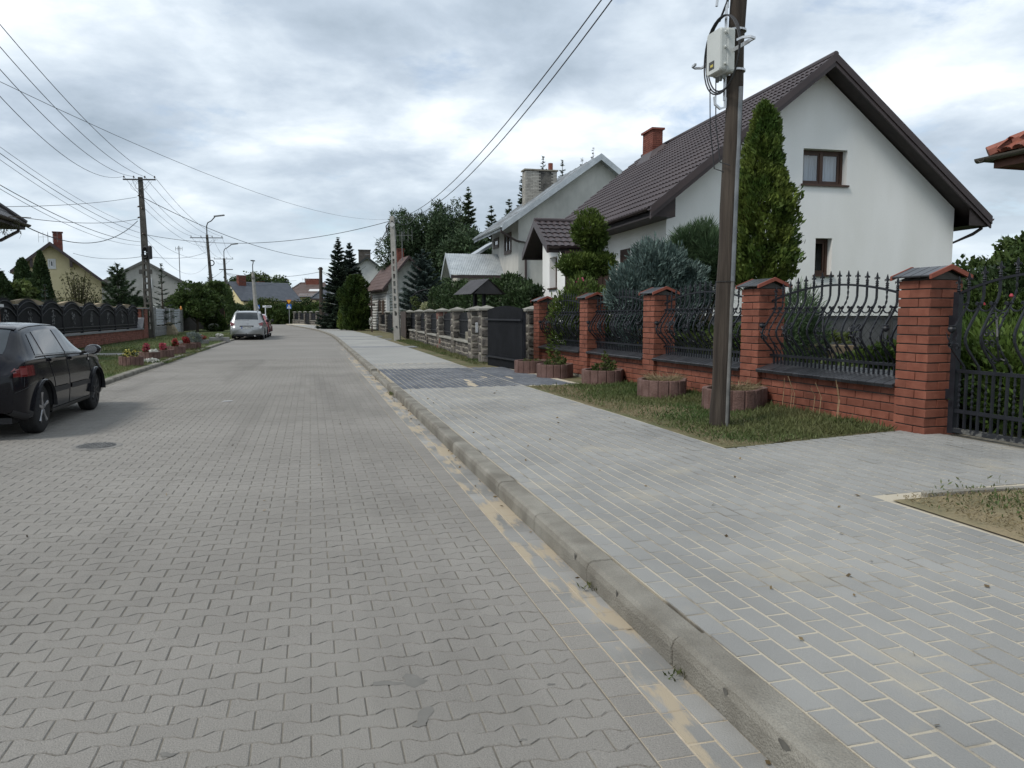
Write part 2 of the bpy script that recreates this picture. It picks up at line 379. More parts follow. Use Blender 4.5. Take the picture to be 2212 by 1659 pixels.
# --- right pavement
PD0, PD1 = .155, 2.37
walk = strip('pavement', SL, PD0 - .002, PD1, lambda s, d: zs(s, d) - .004, SJOINT)
strip('far_surface', [NEAR_W, 25, 30, 36, 42, 46, 50, 54, 58, 62, 66, 70, 74, 78, 82, 88, 94, 100], PD0, PD1, lambda s, d: zs(s, d), WALKFAR, parent=walk)
# driveway apron in front of the big gate
GA = sd(ground(1612, 964)); GB = sd(ground(1890, 935))
apron = strip('driveway', [-3., 0, 2.2, 4.0, 5.0, 5.6, 6.1, GA[0] - .05], PD1 - .05, lambda s: 4.75 if s < 6.2 else 4.6, lambda s, d: zs(s, d) - .0046, SJOINT)
E0 = sd(ground(1935, 1066)); E1 = sd(ground(2212, 1044)); D0 = sd(ground(1990, 1085)); D1 = sd(ground(2212, 1146))
def dark(s, d): return 13.9 < s < 18.9 or 41.2 < s < 41.9 or 46.5 < s < 47.6
items = []; ditems = []
for r in range(48):
    d = PD0 + .053 + r * .11
    if d > 4.72: break
    for k in range(int((NEAR_W + 1.2) / .21)):
        s = -1. + k * .21 + (.105 if r % 2 else 0)
        if s > NEAR_W - .1: continue
        if d > PD1 - .03:
            edge = GA[0] + (GB[0] - GA[0]) * (d - GA[1]) / (GB[1] - GA[1])          # verge side of the drive
            low = E0[0] + (E1[0] - E0[0]) * (d - E0[1]) / (E1[1] - E0[1])           # edging on the other side
            if not (low - .12 < s < edge + .12): continue
            if low + .12 > s or s > edge - .12:
                o = []; src = RECT(.21, .11, .0115)
                lines = ((lambda x, y: edge - .004 + (GB[0] - GA[0]) / (GB[1] - GA[1]) * -y - (s + x)), (lambda x, y: (s + x) - low - .004 - (E1[0] - E0[0]) / (E1[1] - E0[1]) * -y))
                for fn_ in lines:
                    o = []
                    for a_, c_ in zip(src, src[1:] + src[:1]):
                        fa, fc = fn_(*a_), fn_(*c_)
                        if fa >= 0: o.append(a_)
                        if fa * fc < 0: o.append((a_[0] + (c_[0] - a_[0]) * fa / (fa - fc), a_[1] + (c_[1] - a_[1]) * fa / (fa - fc)))
                    src = o
                    if len(src) < 3: break
                if len(src) >= 3: items.append((S(s, d, zs(s, d)), H0, tuple(src)))
                continue
        (ditems if dark(s, d) else items).append((S(s, d, zs(s, d)), H0 + random.gauss(0, .006), 'r'))
pavers('paver', walk, items, {'r': RECT(.21, .11, .0115)}, PAVE)
dwalk = tag(thing('graphite_crossing', None, None), kind='structure')
for s in np.arange(14.0, 18.8, .21):
    for r in range(14):
        pass
for r in range(20):
    d = PD1 + .05 + r * .11
    for k in range(24):
        s = 13.95 + k * .21 + (.105 if r % 2 else 0)
        if d < 3.35 - (s - 14) * .02: ditems.append((S(s, d, zs(s, d)), H0, 'r'))
strip('bedding', [13.8, 15, 17, 19.0], PD1 - .1, 3.5, lambda s, d: zs(s, d) - .0065, SJOINT, parent=dwalk)
pavers('paver', dwalk, ditems, {'r': RECT(.21, .11, .012)}, DPAVE, 300)
for a, c in ((41.2, 41.9), (46.5, 47.6), (31.2, 32.3)):
    strip('graphite_band', [a, (a + c) / 2, c], PD0, PD1 + .4, lambda s, d: zs(s, d) + .004, mat('graphite_far', (.16, .165, .175), (.24, .24, .24), scale=3), parent=dwalk)
# edging and dry patch at the right
b = MB(); a, c = S(*E0), S(*E1); u_ = (c - a).normalized(); n_ = Vector((-u_.y, u_.x, 0))
z0 = zs(*E0)
for i in range(4):
    q0 = a + u_ * (i * 1.0 + .12) - n_ * .1; q1 = a + u_ * (i * 1.0 + 1.11) - n_ * .1
    e = MB(); e.prism([(q0.x, q0.y), (q1.x, q1.y), (q1.x - n_.x * .06, q1.y - n_.y * .06), (q0.x - n_.x * .06, q0.y - n_.y * .06)][::-1], -.05, z0 + .035 + .0, .006)
    e.build('edging_stone', KERB, tag(thing('edging', None, None), kind='structure') if i == 0 else bpy.data.objects['edging'])
DRY = mat('dry_ground', (.26, .205, .125), (.17, .15, .085), scale=2.5, rough=1, bump=.6, bscale=50, fine=.3, fscale=90)
VERGE = mat('verge_ground', (.165, .13, .075), (.075, .085, .032), scale=1.3, rough=1, bump=.6, bscale=45, fine=.35, fscale=80)
b = MB(); pts = [S(*D0), S(PD1 and D1[0], D1[1]), S(D1[0] - 3, PD1 + .02), S(D1[0] - 3, 7), S(E1[0] + .0, 7), S(*E1) - n_ * .16, S(*E0) - n_ * .16 + u_ * .1]
pts = [Vector((p.x, p.y, zs(*sd(p)) - .002)) for p in (S(E0[0] - .12, PD1 + .01), S(-3, PD1 + .01), S(-3, 7.5), S(E1[0] + (E1[0] - E0[0]) * .6 - .2, 7.5), S(*E0) - n_ * .16 + u_ * .06)]
lim_ = lambda d: E0[0] + (E1[0] - E0[0]) * (d - E0[1]) / (E1[1] - E0[1]) - .17
for i in range(9):
    d = PD1 + .01 + (6.5 - PD1) * i / 8
    for k in range(9): b.v.append(tuple(S(-3.5 + (lim_(d) + 3.5) * k / 8, d, zs(1, d) + .006)))
b.f = [(i * 9 + k, i * 9 + k + 1, i * 9 + 10 + k, i * 9 + 9 + k) for i in range(8) for k in range(8)]; tag(b.build('dry_patch', DRY), None, None, None, 'structure')
b = MB(); q = [a - n_ * .02, a + u_ * 4 - n_ * .02, a + u_ * 4 - n_ * .1, a - n_ * .1]
b.quad(*[Vector((p.x, p.y, z0 - .006)) for p in q]); tag(b.build('sand_joint', SANDM), None, None, None, 'structure')
# verge between pavement and fences
strip('verge_bed', [-3, 0, 3, 5, 7, 8, 9, 10, 11, 12, 13, 14, 16, 19], PD1, 5.6, lambda s, d: zs(s, d) - .022, VERGE)
strip('verge', [GA[0] + .03, 8, 9, 10, 11, 12, 13, 13.8], PD1, lambda s: 5.2 if s > GB[0] + .1 else PD1 + (5.2 - PD1) * min(1, max(.02, (s - GA[0] + .02) / (GB[0] + .1 - GA[0]))), lambda s, d: zs(s, d) - .003, VERGE)
strip('far_verge', [19.0, 22, 26, 30, 36, 42, 46, 50, 54, 58, 62, 70, 80, 90, 100], PD1, 4.6, lambda s, d: zs(s, d) - .02, VERGE)
# gardens behind the fences on the right, and the left side verge
GARD = mat('garden_lawn', (.045, .075, .02), (.07, .095, .03), scale=1.5, rough=1, bump=.5, bscale=50, fine=.3, fscale=70)
b = MB(); pr = [S(-9, 4.7), S(15, 4.35), S(15, 40), S(-9, 40)]; b.quad(*[Vector((p.x, p.y, .17)) for p in pr]); tag(b.build('garden_lawn', GARD), None, None, None, 'structure')
b = MB(); pr = [S(15, 3.6), S(110, 4.4), S(110, 60), S(15, 60)]; b.quad(*[Vector((p.x, p.y, .08)) for p in pr]); tag(b.build('far_garden', GARD), None, None, None, 'structure')
LAWN = mat('left_lawn', (.06, .09, .025), (.095, .105, .04), scale=.8, rough=1, bump=.5, bscale=50, fine=.35, fscale=60)
strip('left_verge', [16.2, 18, 20, 22, 25, 28.2], -ROADW - .12, -ROADW - 5.5, .075, LAWN)
strip('left_verge', [30.4, 33, 36, 42, 46, 50, 54, 58, 62, 66, 70, 74, 78, 82, 88, 94], -ROADW - .12, -ROADW - 6.0, .07, LAWN)
strip('stone_path', [28.2, 28.8, 29.6, 30.4], -ROADW + .02, -ROADW - 5.5, .05, mat('path_stone', (.21, .205, .19), (.33, .32, .29), scale=4, rough=.95, bump=.6, bscale=20))
# the drive under the black car: bands of pale and red-grey blocks
strip('left_drive', [-9, 0, 8, 15, 16.2], -ROADW, -ROADW - 7, .012, mat('drive_grey', (.15, .13, .128), (.2, .178, .17), scale=2, rough=.9, fine=.2, fscale=60, bump=.3))
ws = mat('white_block', (.5, .5, .48), (.6, .6, .58), scale=6, rough=.9, fine=.1)
for s0, s1, m_ in ((15.98, 16.19, ws), (15.5, 15.98, mat('yellow_block', (.36, .30, .2), (.42, .36, .25), scale=8, rough=.9, fine=.2)), (15.3, 15.5, ws)):
    strip('block_band', [s0, s1], -ROADW - .16, -ROADW - 7, .018, m_)
strip('block_band', [12.5, 15.3], -ROADW - .7, -ROADW - .9, .018, ws)
strip('flush_kerb', [9, 12, 16.2], -ROADW, -ROADW - .15, .022, KERB)
# sand washed into the gutter
def blob(b, c, ax, ay, h, n=22, zz=0.):
    ph = [random.uniform(0, 6.28) for _ in range(5)]; base = len(b.v)
    ring = []
    for k in range(n):
        a = 2 * math.pi * k / n; r = 1 + .22 * math.sin(2 * a + ph[0]) + .16 * math.sin(3 * a + ph[1]) + .12 * math.sin(5 * a + ph[2]) + .1 * math.sin(9 * a + ph[3])
        ring.append((math.cos(a) * r, math.sin(a) * r))
    b.v.append(tuple(c + Vector((0, 0, h))))
    for q, hh in ((.55, h * .8), (1, zz)):
        for x, y in ring:
            e = ax * x * q; f_ = ay * y * q; b.v.append((c.x + e.x + f_.x, c.y + e.y + f_.y, c.z + hh))
    for k in range(n):
        j = (k + 1) % n; b.f += [(base, base + 1 + k, base + 1 + j), (base + 1 + k, base + 1 + n + k, base + 1 + n + j, base + 1 + j)]
u3 = Vector((_k.x, _k.y, 0)); n3 = Vector((_k.y, -_k.x, 0))
b = MB()
for s, d, l, w_ in ((15.2, 1.6, .35, .07), (16, 2.1, .25, .05), (15.8, 2.6, .3, .06), (14.3, 1.5, .5, .1)):
    blob(b, S(s, d, zs(s, d) + .001), u3 * l, n3 * w_, .0035, zz=-.003)
b.build('joint_sand', SANDM)['kind'] = 'stuff'
# manhole cover in the road on the left
mp = at(208, 964); MHS = .64
mh = thing('manhole_cover', 'round iron manhole cover set in the road left of centre, near the black car', 'manhole cover', (mp.x, mp.y, 0))
IRON = mat('cast_iron', (.10, .10, .10), (.17, .168, .16), scale=8, rough=.6, metal=.3, bump=.3)
MB().lathe([(.30, .003), (.34, .006), (.38, .006), (.40, .002)], n=32).build('rim', mat('collar_concrete', (.17, .163, .148), (.21, .20, .185), rough=.9), mh)
b = MB().lathe([(.0, .009), (.3, .009), (.305, .004)], n=32)
for k in range(-3, 4):
    l = math.sqrt(max(.0, .28 ** 2 - (k * .08) ** 2)); b.box(k * .08 - .012, k * .08 + .012, -l, l, .008, .015)
    b.box(-l, l, k * .08 - .012, k * .08 + .012, .008, .0145)
b.build('lid', IRON, mh); mh.scale = (MHS, MHS, 1)
# ------------------------------------------------------------------ red brick fence with wrought iron panels
BRICK = mat('red_brick', (.165, .053, .032), (.22, .079, .050), scale=7, rough=.8, isl=.34, bump=.2, bscale=90, fine=.15, fscale=120)
MORT = mat('mortar', (.055, .05, .046), (.09, .082, .075), scale=6, rough=1)
CAPT = mat('graphite_tile', (.022, .023, .027), (.04, .041, .046), scale=5, rough=.32, spec=.5, isl=.3)
IRONP = mat('black_iron', (.011, .012, .016), (.018, .020, .025), scale=9, rough=.45, spec=.3)
CONC = mat('footing_concrete', (.17, .155, .125), (.24, .22, .18), scale=5, rough=.95, bump=.4)
TRIM = mat('cap_edge_brick', (.20, .055, .035), (.24, .07, .045), scale=6, rough=.7)
FU = Vector((.3, -.954, 0)).normalized(); FN = Vector((FU.y * -1, FU.x, 0)); FRZ = math.atan2(FU.y, FU.x)
C5 = at(1995, 943, .195)
PS = (0., 2.8, 5.75, 8.65, 11.63); PW = .41; NC = 17; CH = .0925; PH = NC * CH
def fpt(s, d, z=0.): p = C5 - FU * s + FN * d; return Vector((p.x, p.y, z))
def gz(s): return .195 if s < 3 else .195 - .05 * min(1, (s - 3) / 8)
BL = PW * .64
def brick_mesh(l, dp, h, key={}):
    k = (round(l, 3), round(dp, 3), round(h, 3))
    if k not in key: key[k] = MB().bbox(-l / 2, l / 2, -dp / 2, dp / 2, -h / 2, h / 2, .004).mesh('brick', BRICK)
    return key[k]
def pillar(par, h0):
    core = MB(); core.box(-PW + .018, -.018, .018, PW - .018, -.1, PH + .002); core.build('mortar_core', MORT, par)
    MB().box(-PW - .015, .015, -.015, PW + .015, -.25, -.012).build('footing', CONC, par)
    lo = BL - .009; dp = PW - BL - .009 + .002
    long_ = brick_mesh(BL - .012, PW - BL - .002, CH - .014)
    for c in range(NC):
        z = (c + .5) * CH; e = random.gauss(0, .0012)
        L_, W_ = BL, PW - BL; fl = c % 2
        # pinwheel of four bricks, mirrored on alternate courses
        P = [(-PW + L_ / 2, W_ / 2, 0), (-W_ / 2, L_ / 2, 1), (-L_ / 2, PW - W_ / 2, 0), (-PW + W_ / 2, PW - L_ / 2, 1)]
        for x, y, r in P:
            if fl: x = -PW - x
            link('brick', long_, par, (x + e, y, z), (0, 0, (math.pi / 2 if r else 0) + random.gauss(0, .004)))
    # little saddle roof of glazed tiles, ridge along the fence
    ov = .055; hw = PW / 2 + ov; rise = .10; n = 4; tl = (PW + 2 * ov) / n; th = .018
    a = math.atan2(rise, hw)
    tm = MB().bbox(-tl / 2 + .003, tl / 2 - .003, -math.hypot(hw, rise) / 2, math.hypot(hw, rise) / 2, 0, th, .006).mesh('tile', CAPT)
    for sgn in (-1, 1):
        for k in range(n):
            link('tile', tm, par, (-PW - ov + tl * (k + .5), PW / 2 + sgn * hw / 2, PH + .022 + rise / 2), (-sgn * a, 0, 0))
    b = MB()
    for x0, x1 in ((-PW - ov - .004, -PW - ov + .022), (ov - .022, ov + .004)):
        y0, y1, ym = PW / 2 - hw - .004, PW / 2 + hw + .004, PW / 2
        b.add([(x, y, z) for x in (x0, x1) for y, z in ((y0, PH + .0), (ym, PH + rise), (y1, PH), (y1, PH + .045), (ym, PH + rise + .047), (y0, PH + .045))],
              [(5, 4, 3, 2, 1, 0), (6, 7, 8, 9, 10, 11)] + [(i, (i + 1) % 6, 6 + (i + 1) % 6, 6 + i) for i in range(6)])
    b.build('gable_trim', TRIM, par)
    g = MB().add([(x, y, z) for x in (-PW, 0) for y, z in ((0, PH), (PW, PH), (PW / 2, PH + rise * .8))], [(0, 1, 2), (3, 4, 5), (0, 3, 4, 1), (1, 4, 5, 2), (2, 5, 3, 0)]); g.build('cap_filling', MORT, par)
names = ['square red brick pillar beside the driveway gate, nearest of the five', 'red brick pillar right behind the wooden utility pole', 'red brick pillar between the blue juniper and the wooden pole', 'red brick pillar at the left edge of the blue juniper', 'red brick pillar farthest along the fence, next to the grey stone post']
pil = []
for i, s in enumerate(PS):
    p = fpt(s, 0, gz(s)); t = thing('brick_pillar', names[i], 'pillar', p, FRZ, 'brick pillars of the red fence'); pillar(t, 0); pil.append(t)
WD0 = .07; WT = .26; WCH = .0925; WL = .255
wn = ['low red brick wall between the nearest pillar and the pole', 'low red brick wall behind the pole, under the second iron panel', 'low red brick wall below the panel covered by the blue juniper', 'low red brick wall farthest along the fence by the round planters']
for i in range(4):
    s0, s1 = PS[i] + PW, PS[i + 1]; Lw = s1 - s0; p = fpt(s0, 0, gz(PS[i + 1]))
    t = thing('brick_wall', wn[i], 'wall', p, FRZ, 'low walls between brick pillars')
    nc = 5; MB().box(-Lw, 0, WD0 + .012, WD0 + WT, -.3, nc * WCH - .0).build('mortar_core', MORT, t)
    MB().box(-Lw, 0, WD0 - .012, WD0 + .012, -.3, -.02).build('footing', CONC, t)
    bm_ = brick_mesh(WL - .010, .1, WCH - .014); hm_ = brick_mesh(WL / 2 - .010, .1, WCH - .014)
    for c in range(nc):
        x = -(WL / 2 if c % 2 else 0); z = (c + .5) * WCH
        if c % 2: link('brick', hm_, t, (-WL / 4, WD0 + .05, z))
        while x - WL > -Lw - .01:
            link('brick', bm_, t, (x - WL / 2, WD0 + .05 + random.gauss(0, .0012), z)); x -= WL
        if Lw + x > .05: link('brick', brick_mesh(Lw + x - .010, .1, WCH - .014), t, (-Lw + (Lw + x) / 2, WD0 + .05, z))
    n = int(Lw / .125); tl = Lw / n; zt = nc * WCH; rise = .115; sp_ = .40; a = math.atan2(rise, sp_)
    tm = MB().bbox(-tl / 2 + .003, tl / 2 - .003, -sp_ / 2, sp_ / 2, 0, .02, .006).box(-tl / 2 + .003, tl / 2 - .003, -sp_ / 2 - .006, -sp_ / 2 + .016, -.022, .012).mesh('sill_tile', CAPT)
    for k in range(n): link('sill_tile', tm, t, (-tl * (k + .5), WD0 + WT / 2 - .03, zt + .012 + rise / 2 + random.gauss(0, .0012)), (a, 0, 0))
    MB().add([(x, y, z) for x in (-Lw, 0) for y, z in ((WD0, zt), (WD0 + WT, zt), (WD0 + WT, zt + rise * .8), (WD0, zt + .012))], [(0, 1, 2, 3), (4, 5, 6, 7), (0, 4, 5, 1), (1, 5, 6, 2), (2, 6, 7, 3), (3, 7, 4, 0)]).build('sill_bed', MORT, t)
# --- wrought iron
PROF = [(0, 0), (.06, .012), (.16, .085), (.27, .165), (.36, .205), (.44, .195), (.56, .14), (.70, .065), (.78, .02), (.85, 0), (1, 0)]
def belly(h):
    return float(np.interp(h, [p[0] for p in PROF], [p[1] for p in PROF]))
def spiral(b, c, r, turns, a0, sgn, ny, wd=.009, nseg=18, plane_d=None):
    pts = []
    for i in range(nseg):
        q = i / (nseg - 1); a = a0 + sgn * turns * 2 * math.pi * q; rr = r * (1 - .78 * q)
        x, z = c[0] + rr * math.cos(a), c[1] + rr * math.sin(a); pts.append((x, ny(z), z))
    b.tube(pts, wd, 4)
def finial(b, x, y, z, k=1.):
    b.lathe([(.011, 0), (.02, .012), (.011, .022), (.019, .034), (.012, .046), (.02, .054), (.012, .064), (.010, .075)], (x, y, z), 8)
    b.add([(x + dx * k, y + dy, z + dz) for dy in (-.005, .005) for dx, dz in ((0, .07), (.012, .085), (.015, .11), (0, .155), (-.015, .11), (-.012, .085))],
          [(5, 4, 3, 2, 1, 0), (6, 7, 8, 9, 10, 11)] + [(i, (i + 1) % 6, 6 + (i + 1) % 6, 6 + i) for i in range(6)])
    for sx in (-1, 1):
        b.tube([(x + sx * .004, y, z + .075), (x + sx * .022, y, z + .098), (x + sx * .034, y, z + .10), (x + sx * .037, y, z + .088), (x + sx * .03, y, z + .08)], [.006, .007, .006, .005, .004], 5)
FIN = MB(); finial(FIN, 0, 0, 0); FINM = FIN.mesh('finial', IRONP)
def iron_panel(t, L, zr, zend, arch, spacing=.148, low=.105, gate=False):
    """x from -L to 0, y towards the garden, belly towards the street (-y); zr rail height, zend arch height at the ends"""
    n = max(3, int(round(L / spacing))); sp_ = L / n
    top = lambda x: zend + arch * (1 - ((x + L / 2) / (L / 2)) ** 2)
    by = lambda x, z: -belly((z - zr) / (top(x) - zr))
    # rails
    b = MB(); b.tube([(-L + L * q / 24, 0, top(-L + L * q / 24)) for q in range(25)], .017, 4); b.build('top_rail', IRONP, t)
    MB().box(-L, 0, -.014, .014, zr - .016, zr + .016).build('bottom_rail', IRONP, t)
    xs = [-(k + .5) * sp_ for k in range(n)]
    for k, x in enumerate(xs):
        T = top(x); b = MB(); m = 15; tw = (k % 4 == 2)
        pts = [(x, by(x, zr + (T - zr) * q / m), zr + (T - zr) * q / m) for q in range(m + 1)]
        if tw:                                  # twisted square bar
            fine = [(x, by(x, zr + (T - zr) * q / 44), zr + (T - zr) * q / 44) for q in range(45)]
            b.tube(fine, [.0095 + .0035 * math.sin(q * 2.1) for q in range(45)], 4)
        else: b.tube(pts, .0135, 4)
        b.build('bar', IRONP, t)
        link('finial', FINM, t, (x, 0, T + .012), (0, 0, 0), (1, 1, 1))
        # ball ended stub at the foot
        if not gate:
            sb = MB(); hh = zr + .155; x2 = x + sp_ / 2
            if k: sb.tube([(x2, 0, zr), (x2, -.012, zr + .03), (x2, -.07, hh)], .008, 4).lathe([(0, -.018), (.014, -.012), (.018, 0), (.014, .012), (0, .018)], (x2, -.07, hh + .012), 8).build('ball_stub', IRONP, t)
    if not gate:
        fm = MB().box(-.009, .009, -.009, .009, zr - low - .03, zr - .012).mesh('short_bar', IRONP)
        for k in range(2 * n - 1): link('short_bar', fm, t, (-(k + 1) * sp_ / 2, 0, 0))
    # row of C scrolls below the arch
    zc_ = zr + (zend - zr) * .80
    for k in range(n - 1):
        xa, xb = xs[k], xs[k + 1]; c = (xa + xb) / 2; r = sp_ * .42; y = by(c, zc_) - .004; b = MB()
        pts = [(c + r * math.cos(a), y, zc_ + .035 + r * .85 * math.sin(a)) for a in np.linspace(math.pi * 1.0, math.pi * 2, 11)]
        for sg, e in ((-1, pts[0]), (1, pts[-1])):
            cur = [(e[0] - sg * q1, y, e[2] + q2) for q1, q2 in ((0, 0), (.006, .018), (.02, .024), (.028, .012), (.02, .002))]
            if sg < 0: pts = [(x_, y_, z_) for x_, y_, z_ in cur[::-1]] + pts[1:]
            else: pts = pts[:-1] + cur
        b.tube(pts, .009, 4); b.box(c - sp_ / 2 - .013, c - sp_ / 2 + .013, y - .016, y + .012, zc_ + .03, zc_ + .052)
        b.build('scroll', IRONP, t)
    # ornaments across the belly
    def leafy(xc, kind):
        zc = zr + (zend - zr) * .44; b = MB(); f_ = lambda z: by(xc, z) - .016
        if kind == 'heart':
            for sx in (-1, 1):
                o = [(0, -.21), (.035, -.15), (.075, -.06), (.082, .02), (.06, .09), (.018, .16), (.006, .2)]
                b.tube([(xc + sx * a, f_(zc + c), zc + c) for a, c in o], .010, 4)
                o = [(.006, .19), (.03, .235), (.06, .235), (.075, .215), (.066, .195), (.048, .2)]
                b.tube([(xc + sx * a, f_(zc + c), zc + c) for a, c in o], .009, 4)
                o = [(.01, -.205), (.04, -.185), (.065, -.2), (.066, -.225), (.045, -.235)]
                b.tube([(xc + sx * a, f_(zc + c), zc + c) for a, c in o], .010, 4)
                spiral(b, (xc + sx * .036, zc + .045), .034, 1.2, math.pi / 2, sx, f_, .0065)
                spiral(b, (xc + sx * .036, zc - .04), .034, 1.2, -math.pi / 2, -sx, f_, .0065)
            b.box(xc - .018, xc + .018, f_(zc + .18) - .012, f_(zc + .18) + .012, zc + .17, zc + .19)
        elif kind == 'butterfly':
            for sx in (-1, 1):
                spiral(b, (xc + sx * .05, zc + .075), .05, 1.1, math.pi, -sx if sx > 0 else 1, f_, .0085)
                spiral(b, (xc + sx * .05, zc - .055), .052, 1.1, math.pi, sx if sx > 0 else -1, f_, .0085)
                b.tube([(xc + sx * a, f_(zc + c), zc + c) for a, c in ((.004, .0), (.03, .06), (.06, .12), (.085, .09))], .008, 4)
                b.tube([(xc + sx * a, f_(zc + c), zc + c) for a, c in ((.004, .0), (.03, -.06), (.045, -.13), (.02, -.15))], .008, 4)
            b.box(xc - .016, xc + .016, f_(zc) - .012, f_(zc) + .012, zc - .012, zc + .014)
        else:                                   # rose with two leaves
            b.lathe([(.006, -.03), (.03, -.012), (.038, .01), (.03, .03), (.034, .04), (.016, .046)], (xc, f_(zc) - .02, zc + .07), 9)
            for sx in (-1, 1):
                y = f_(zc)
                b.add([(xc, y, zc - .06), (xc + sx * .035, y - .012, zc - .01), (xc + sx * .085, y - .005, zc + .06), (xc + sx * .05, y - .012, zc - .02)], [(0, 1, 2, 3)])
                spiral(b, (xc + sx * .034, zc - .085), .03, 1, math.pi / 2, -sx, f_, .008)
            b.box(xc - .018, xc + .018, f_(zc) - .012, f_(zc) + .012, zc - .06, zc - .042)
        b.build('ornament', IRONP, t)
    seq = [('rose', .06), ('butterfly', .22), ('heart', .41), ('butterfly', .59), ('heart', .78), ('rose', .94)] if gate is False else [('rose', .075), ('heart', .31), ('butterfly', .56), ('heart', .82)]
    if not gate and L < 2.5: seq = [('rose', .05), ('butterfly', .25), ('heart', .5), ('butterfly', .75), ('rose', .95)]
    for kd, fr in seq: leafy(-L * (1 - fr), kd)
pn = ['black wrought iron panel with spear tips just left of the nearest brick pillar', 'black wrought iron panel partly behind the wooden pole', 'black wrought iron panel with the blue juniper leaning over its top', 'black wrought iron panel farthest from the gate, white house wall showing through']
for i in range(4):
    s0, s1 = PS[i] + PW, PS[i + 1]; p = fpt(s0, PW * .5, 0)
    t = thing('iron_fence_panel', pn[i], 'fence panel', p, FRZ, 'wrought iron panels between brick pillars')
    g = gz(PS[i]) - .195
    iron_panel(t, s1 - s0, .875 + g, 1.60 + g, .17, low=.11)
# gate leaf
GL = 1.75; p = fpt(-.05, .27, 0) + FU * GL
t = thing('driveway_gate', 'tall black wrought iron gate hung on the nearest brick pillar', 'gate', p, FRZ)
iron_panel(t, GL - .06, .86, 1.63, .16, spacing=.165, gate=True)
MB().box(-GL, -GL + .062, -.03, .03, .23, 1.64).build('hinge_post', IRONP, t)
link('finial', FINM, t, (-GL + .03, 0, 1.64))
MB().box(-.062, 0, -.03, .03, .23, 1.64).build('lock_post', IRONP, t)
for z in (.46,): MB().box(-GL + .06, -.06, -.014, .014, z - .018, z + .018).build('middle_rail', IRONP, t)
MB().box(-GL + .06, -.06, -.025, .025, .245, .29).build('base_rail', mat('chipped_paint', (.02, .022, .026), (.13, .13, .12), scale=14, lo=.52, hi=.6, rough=.6), t)
n = 22
for k in range(n):
    x = -GL + .06 + (GL - .12) * (k + .5) / n; b = MB()
    if k % 2: b.box(x - .011, x + .011, -.011, .011, .29, .85)
    else: b.tube([(x, 0, .29 + .56 * q / 40) for q in range(41)], [.010 + (.0045 * math.sin(q * 1.7) if 10 < q < 36 else 0) for q in range(41)], 4)
    b.build('bar', IRONP, t)
for z in (.62, 1.36):
    MB().box(-GL - .06, -GL + .0, -.02, .02, z - .05, z + .05).build('hinge', IRONP, t)
b = MB(); q0 = fpt(-.02, .2); q1 = fpt(-2.2, .2); q2 = fpt(-2.2, .6); q3 = fpt(-.02, .6)
b.quad(*[Vector((q.x, q.y, .207)) for q in (q0, q1, q2, q3)]); tag(b.build('gate_threshold', CONC), None, None, None, 'structure')
# ------------------------------------------------------------------ field stone fence
STONE = mat('field_stone', (.06, .056, .053), (.135, .12, .104), scale=5, rough=.9, isl=.9, bump=.7, bscale=22, fine=.3, fscale=60)
PINK = mat('pink_stone', (.13, .062, .05), (.19, .11, .09), scale=6, rough=.9, isl=.4, bump=.6, bscale=22)
SMORT = mat('pale_mortar', (.26, .24, .20), (.36, .33, .28), scale=9, rough=1, bump=.5, bscale=60)
CAPC = mat('cap_concrete', (.20, .195, .17), (.29, .28, .25), scale=4, rough=.95, bump=.4, bscale=50)
SLATB = mat('black_slat', (.008, .009, .011), (.013, .014, .017), scale=3, rough=.6, spec=.18)
def stone_mesh(w_, h_, d_, m=None):
    b = MB(); n = 9; pts = []
    for k in range(n):
        a = 2 * math.pi * k / n; cxx, czz = math.cos(a), math.sin(a); e = .32
        pts.append((math.copysign(abs(cxx) ** e, cxx) * w_ / 2 * random.uniform(.88, 1), math.copysign(abs(czz) ** e, czz) * h_ / 2 * random.uniform(.88, 1)))
    b.v = [(x, d_ * .5, z) for x, z in pts] + [(x * .97, -d_ * .2, z * .97) for x, z in pts] + [(x * .72, -d_ * .5 + random.uniform(-.1, .1) * d_, z * .72) for x, z in pts] + [(0, -d_ * .5, 0)]
    for k in range(n):
        j = (k + 1) % n; b.f += [(k, j, n + j, n + k), (n + k, n + j, 2 * n + j, 2 * n + k), (2 * n + k, 2 * n + j, 3 * n)]
    return b.mesh('stone', m or STONE)
SB0, SB1 = at(1033, 783, .10), at(877, 730.5, .10)
SUf = (SB0 - SB1).normalized(); SNf = Vector((-SUf.y, SUf.x, 0)); SRZ = math.atan2(SUf.y, SUf.x)
def on_line(px, P=SB0, U=SUf):            # distance along the fence (away from camera) at a pixel column
    k = (px - 1106) / 1662                # X = k * Y*(approx depth)
    # depth along axis = Y*CT + EYE*ST
    # solve P.x - U.x t = k*((P.y - U.y t)*CT + EYE*ST)
    return (P.x - k * (P.y * CT + EYE * ST)) / (U.x - k * U.y * CT)
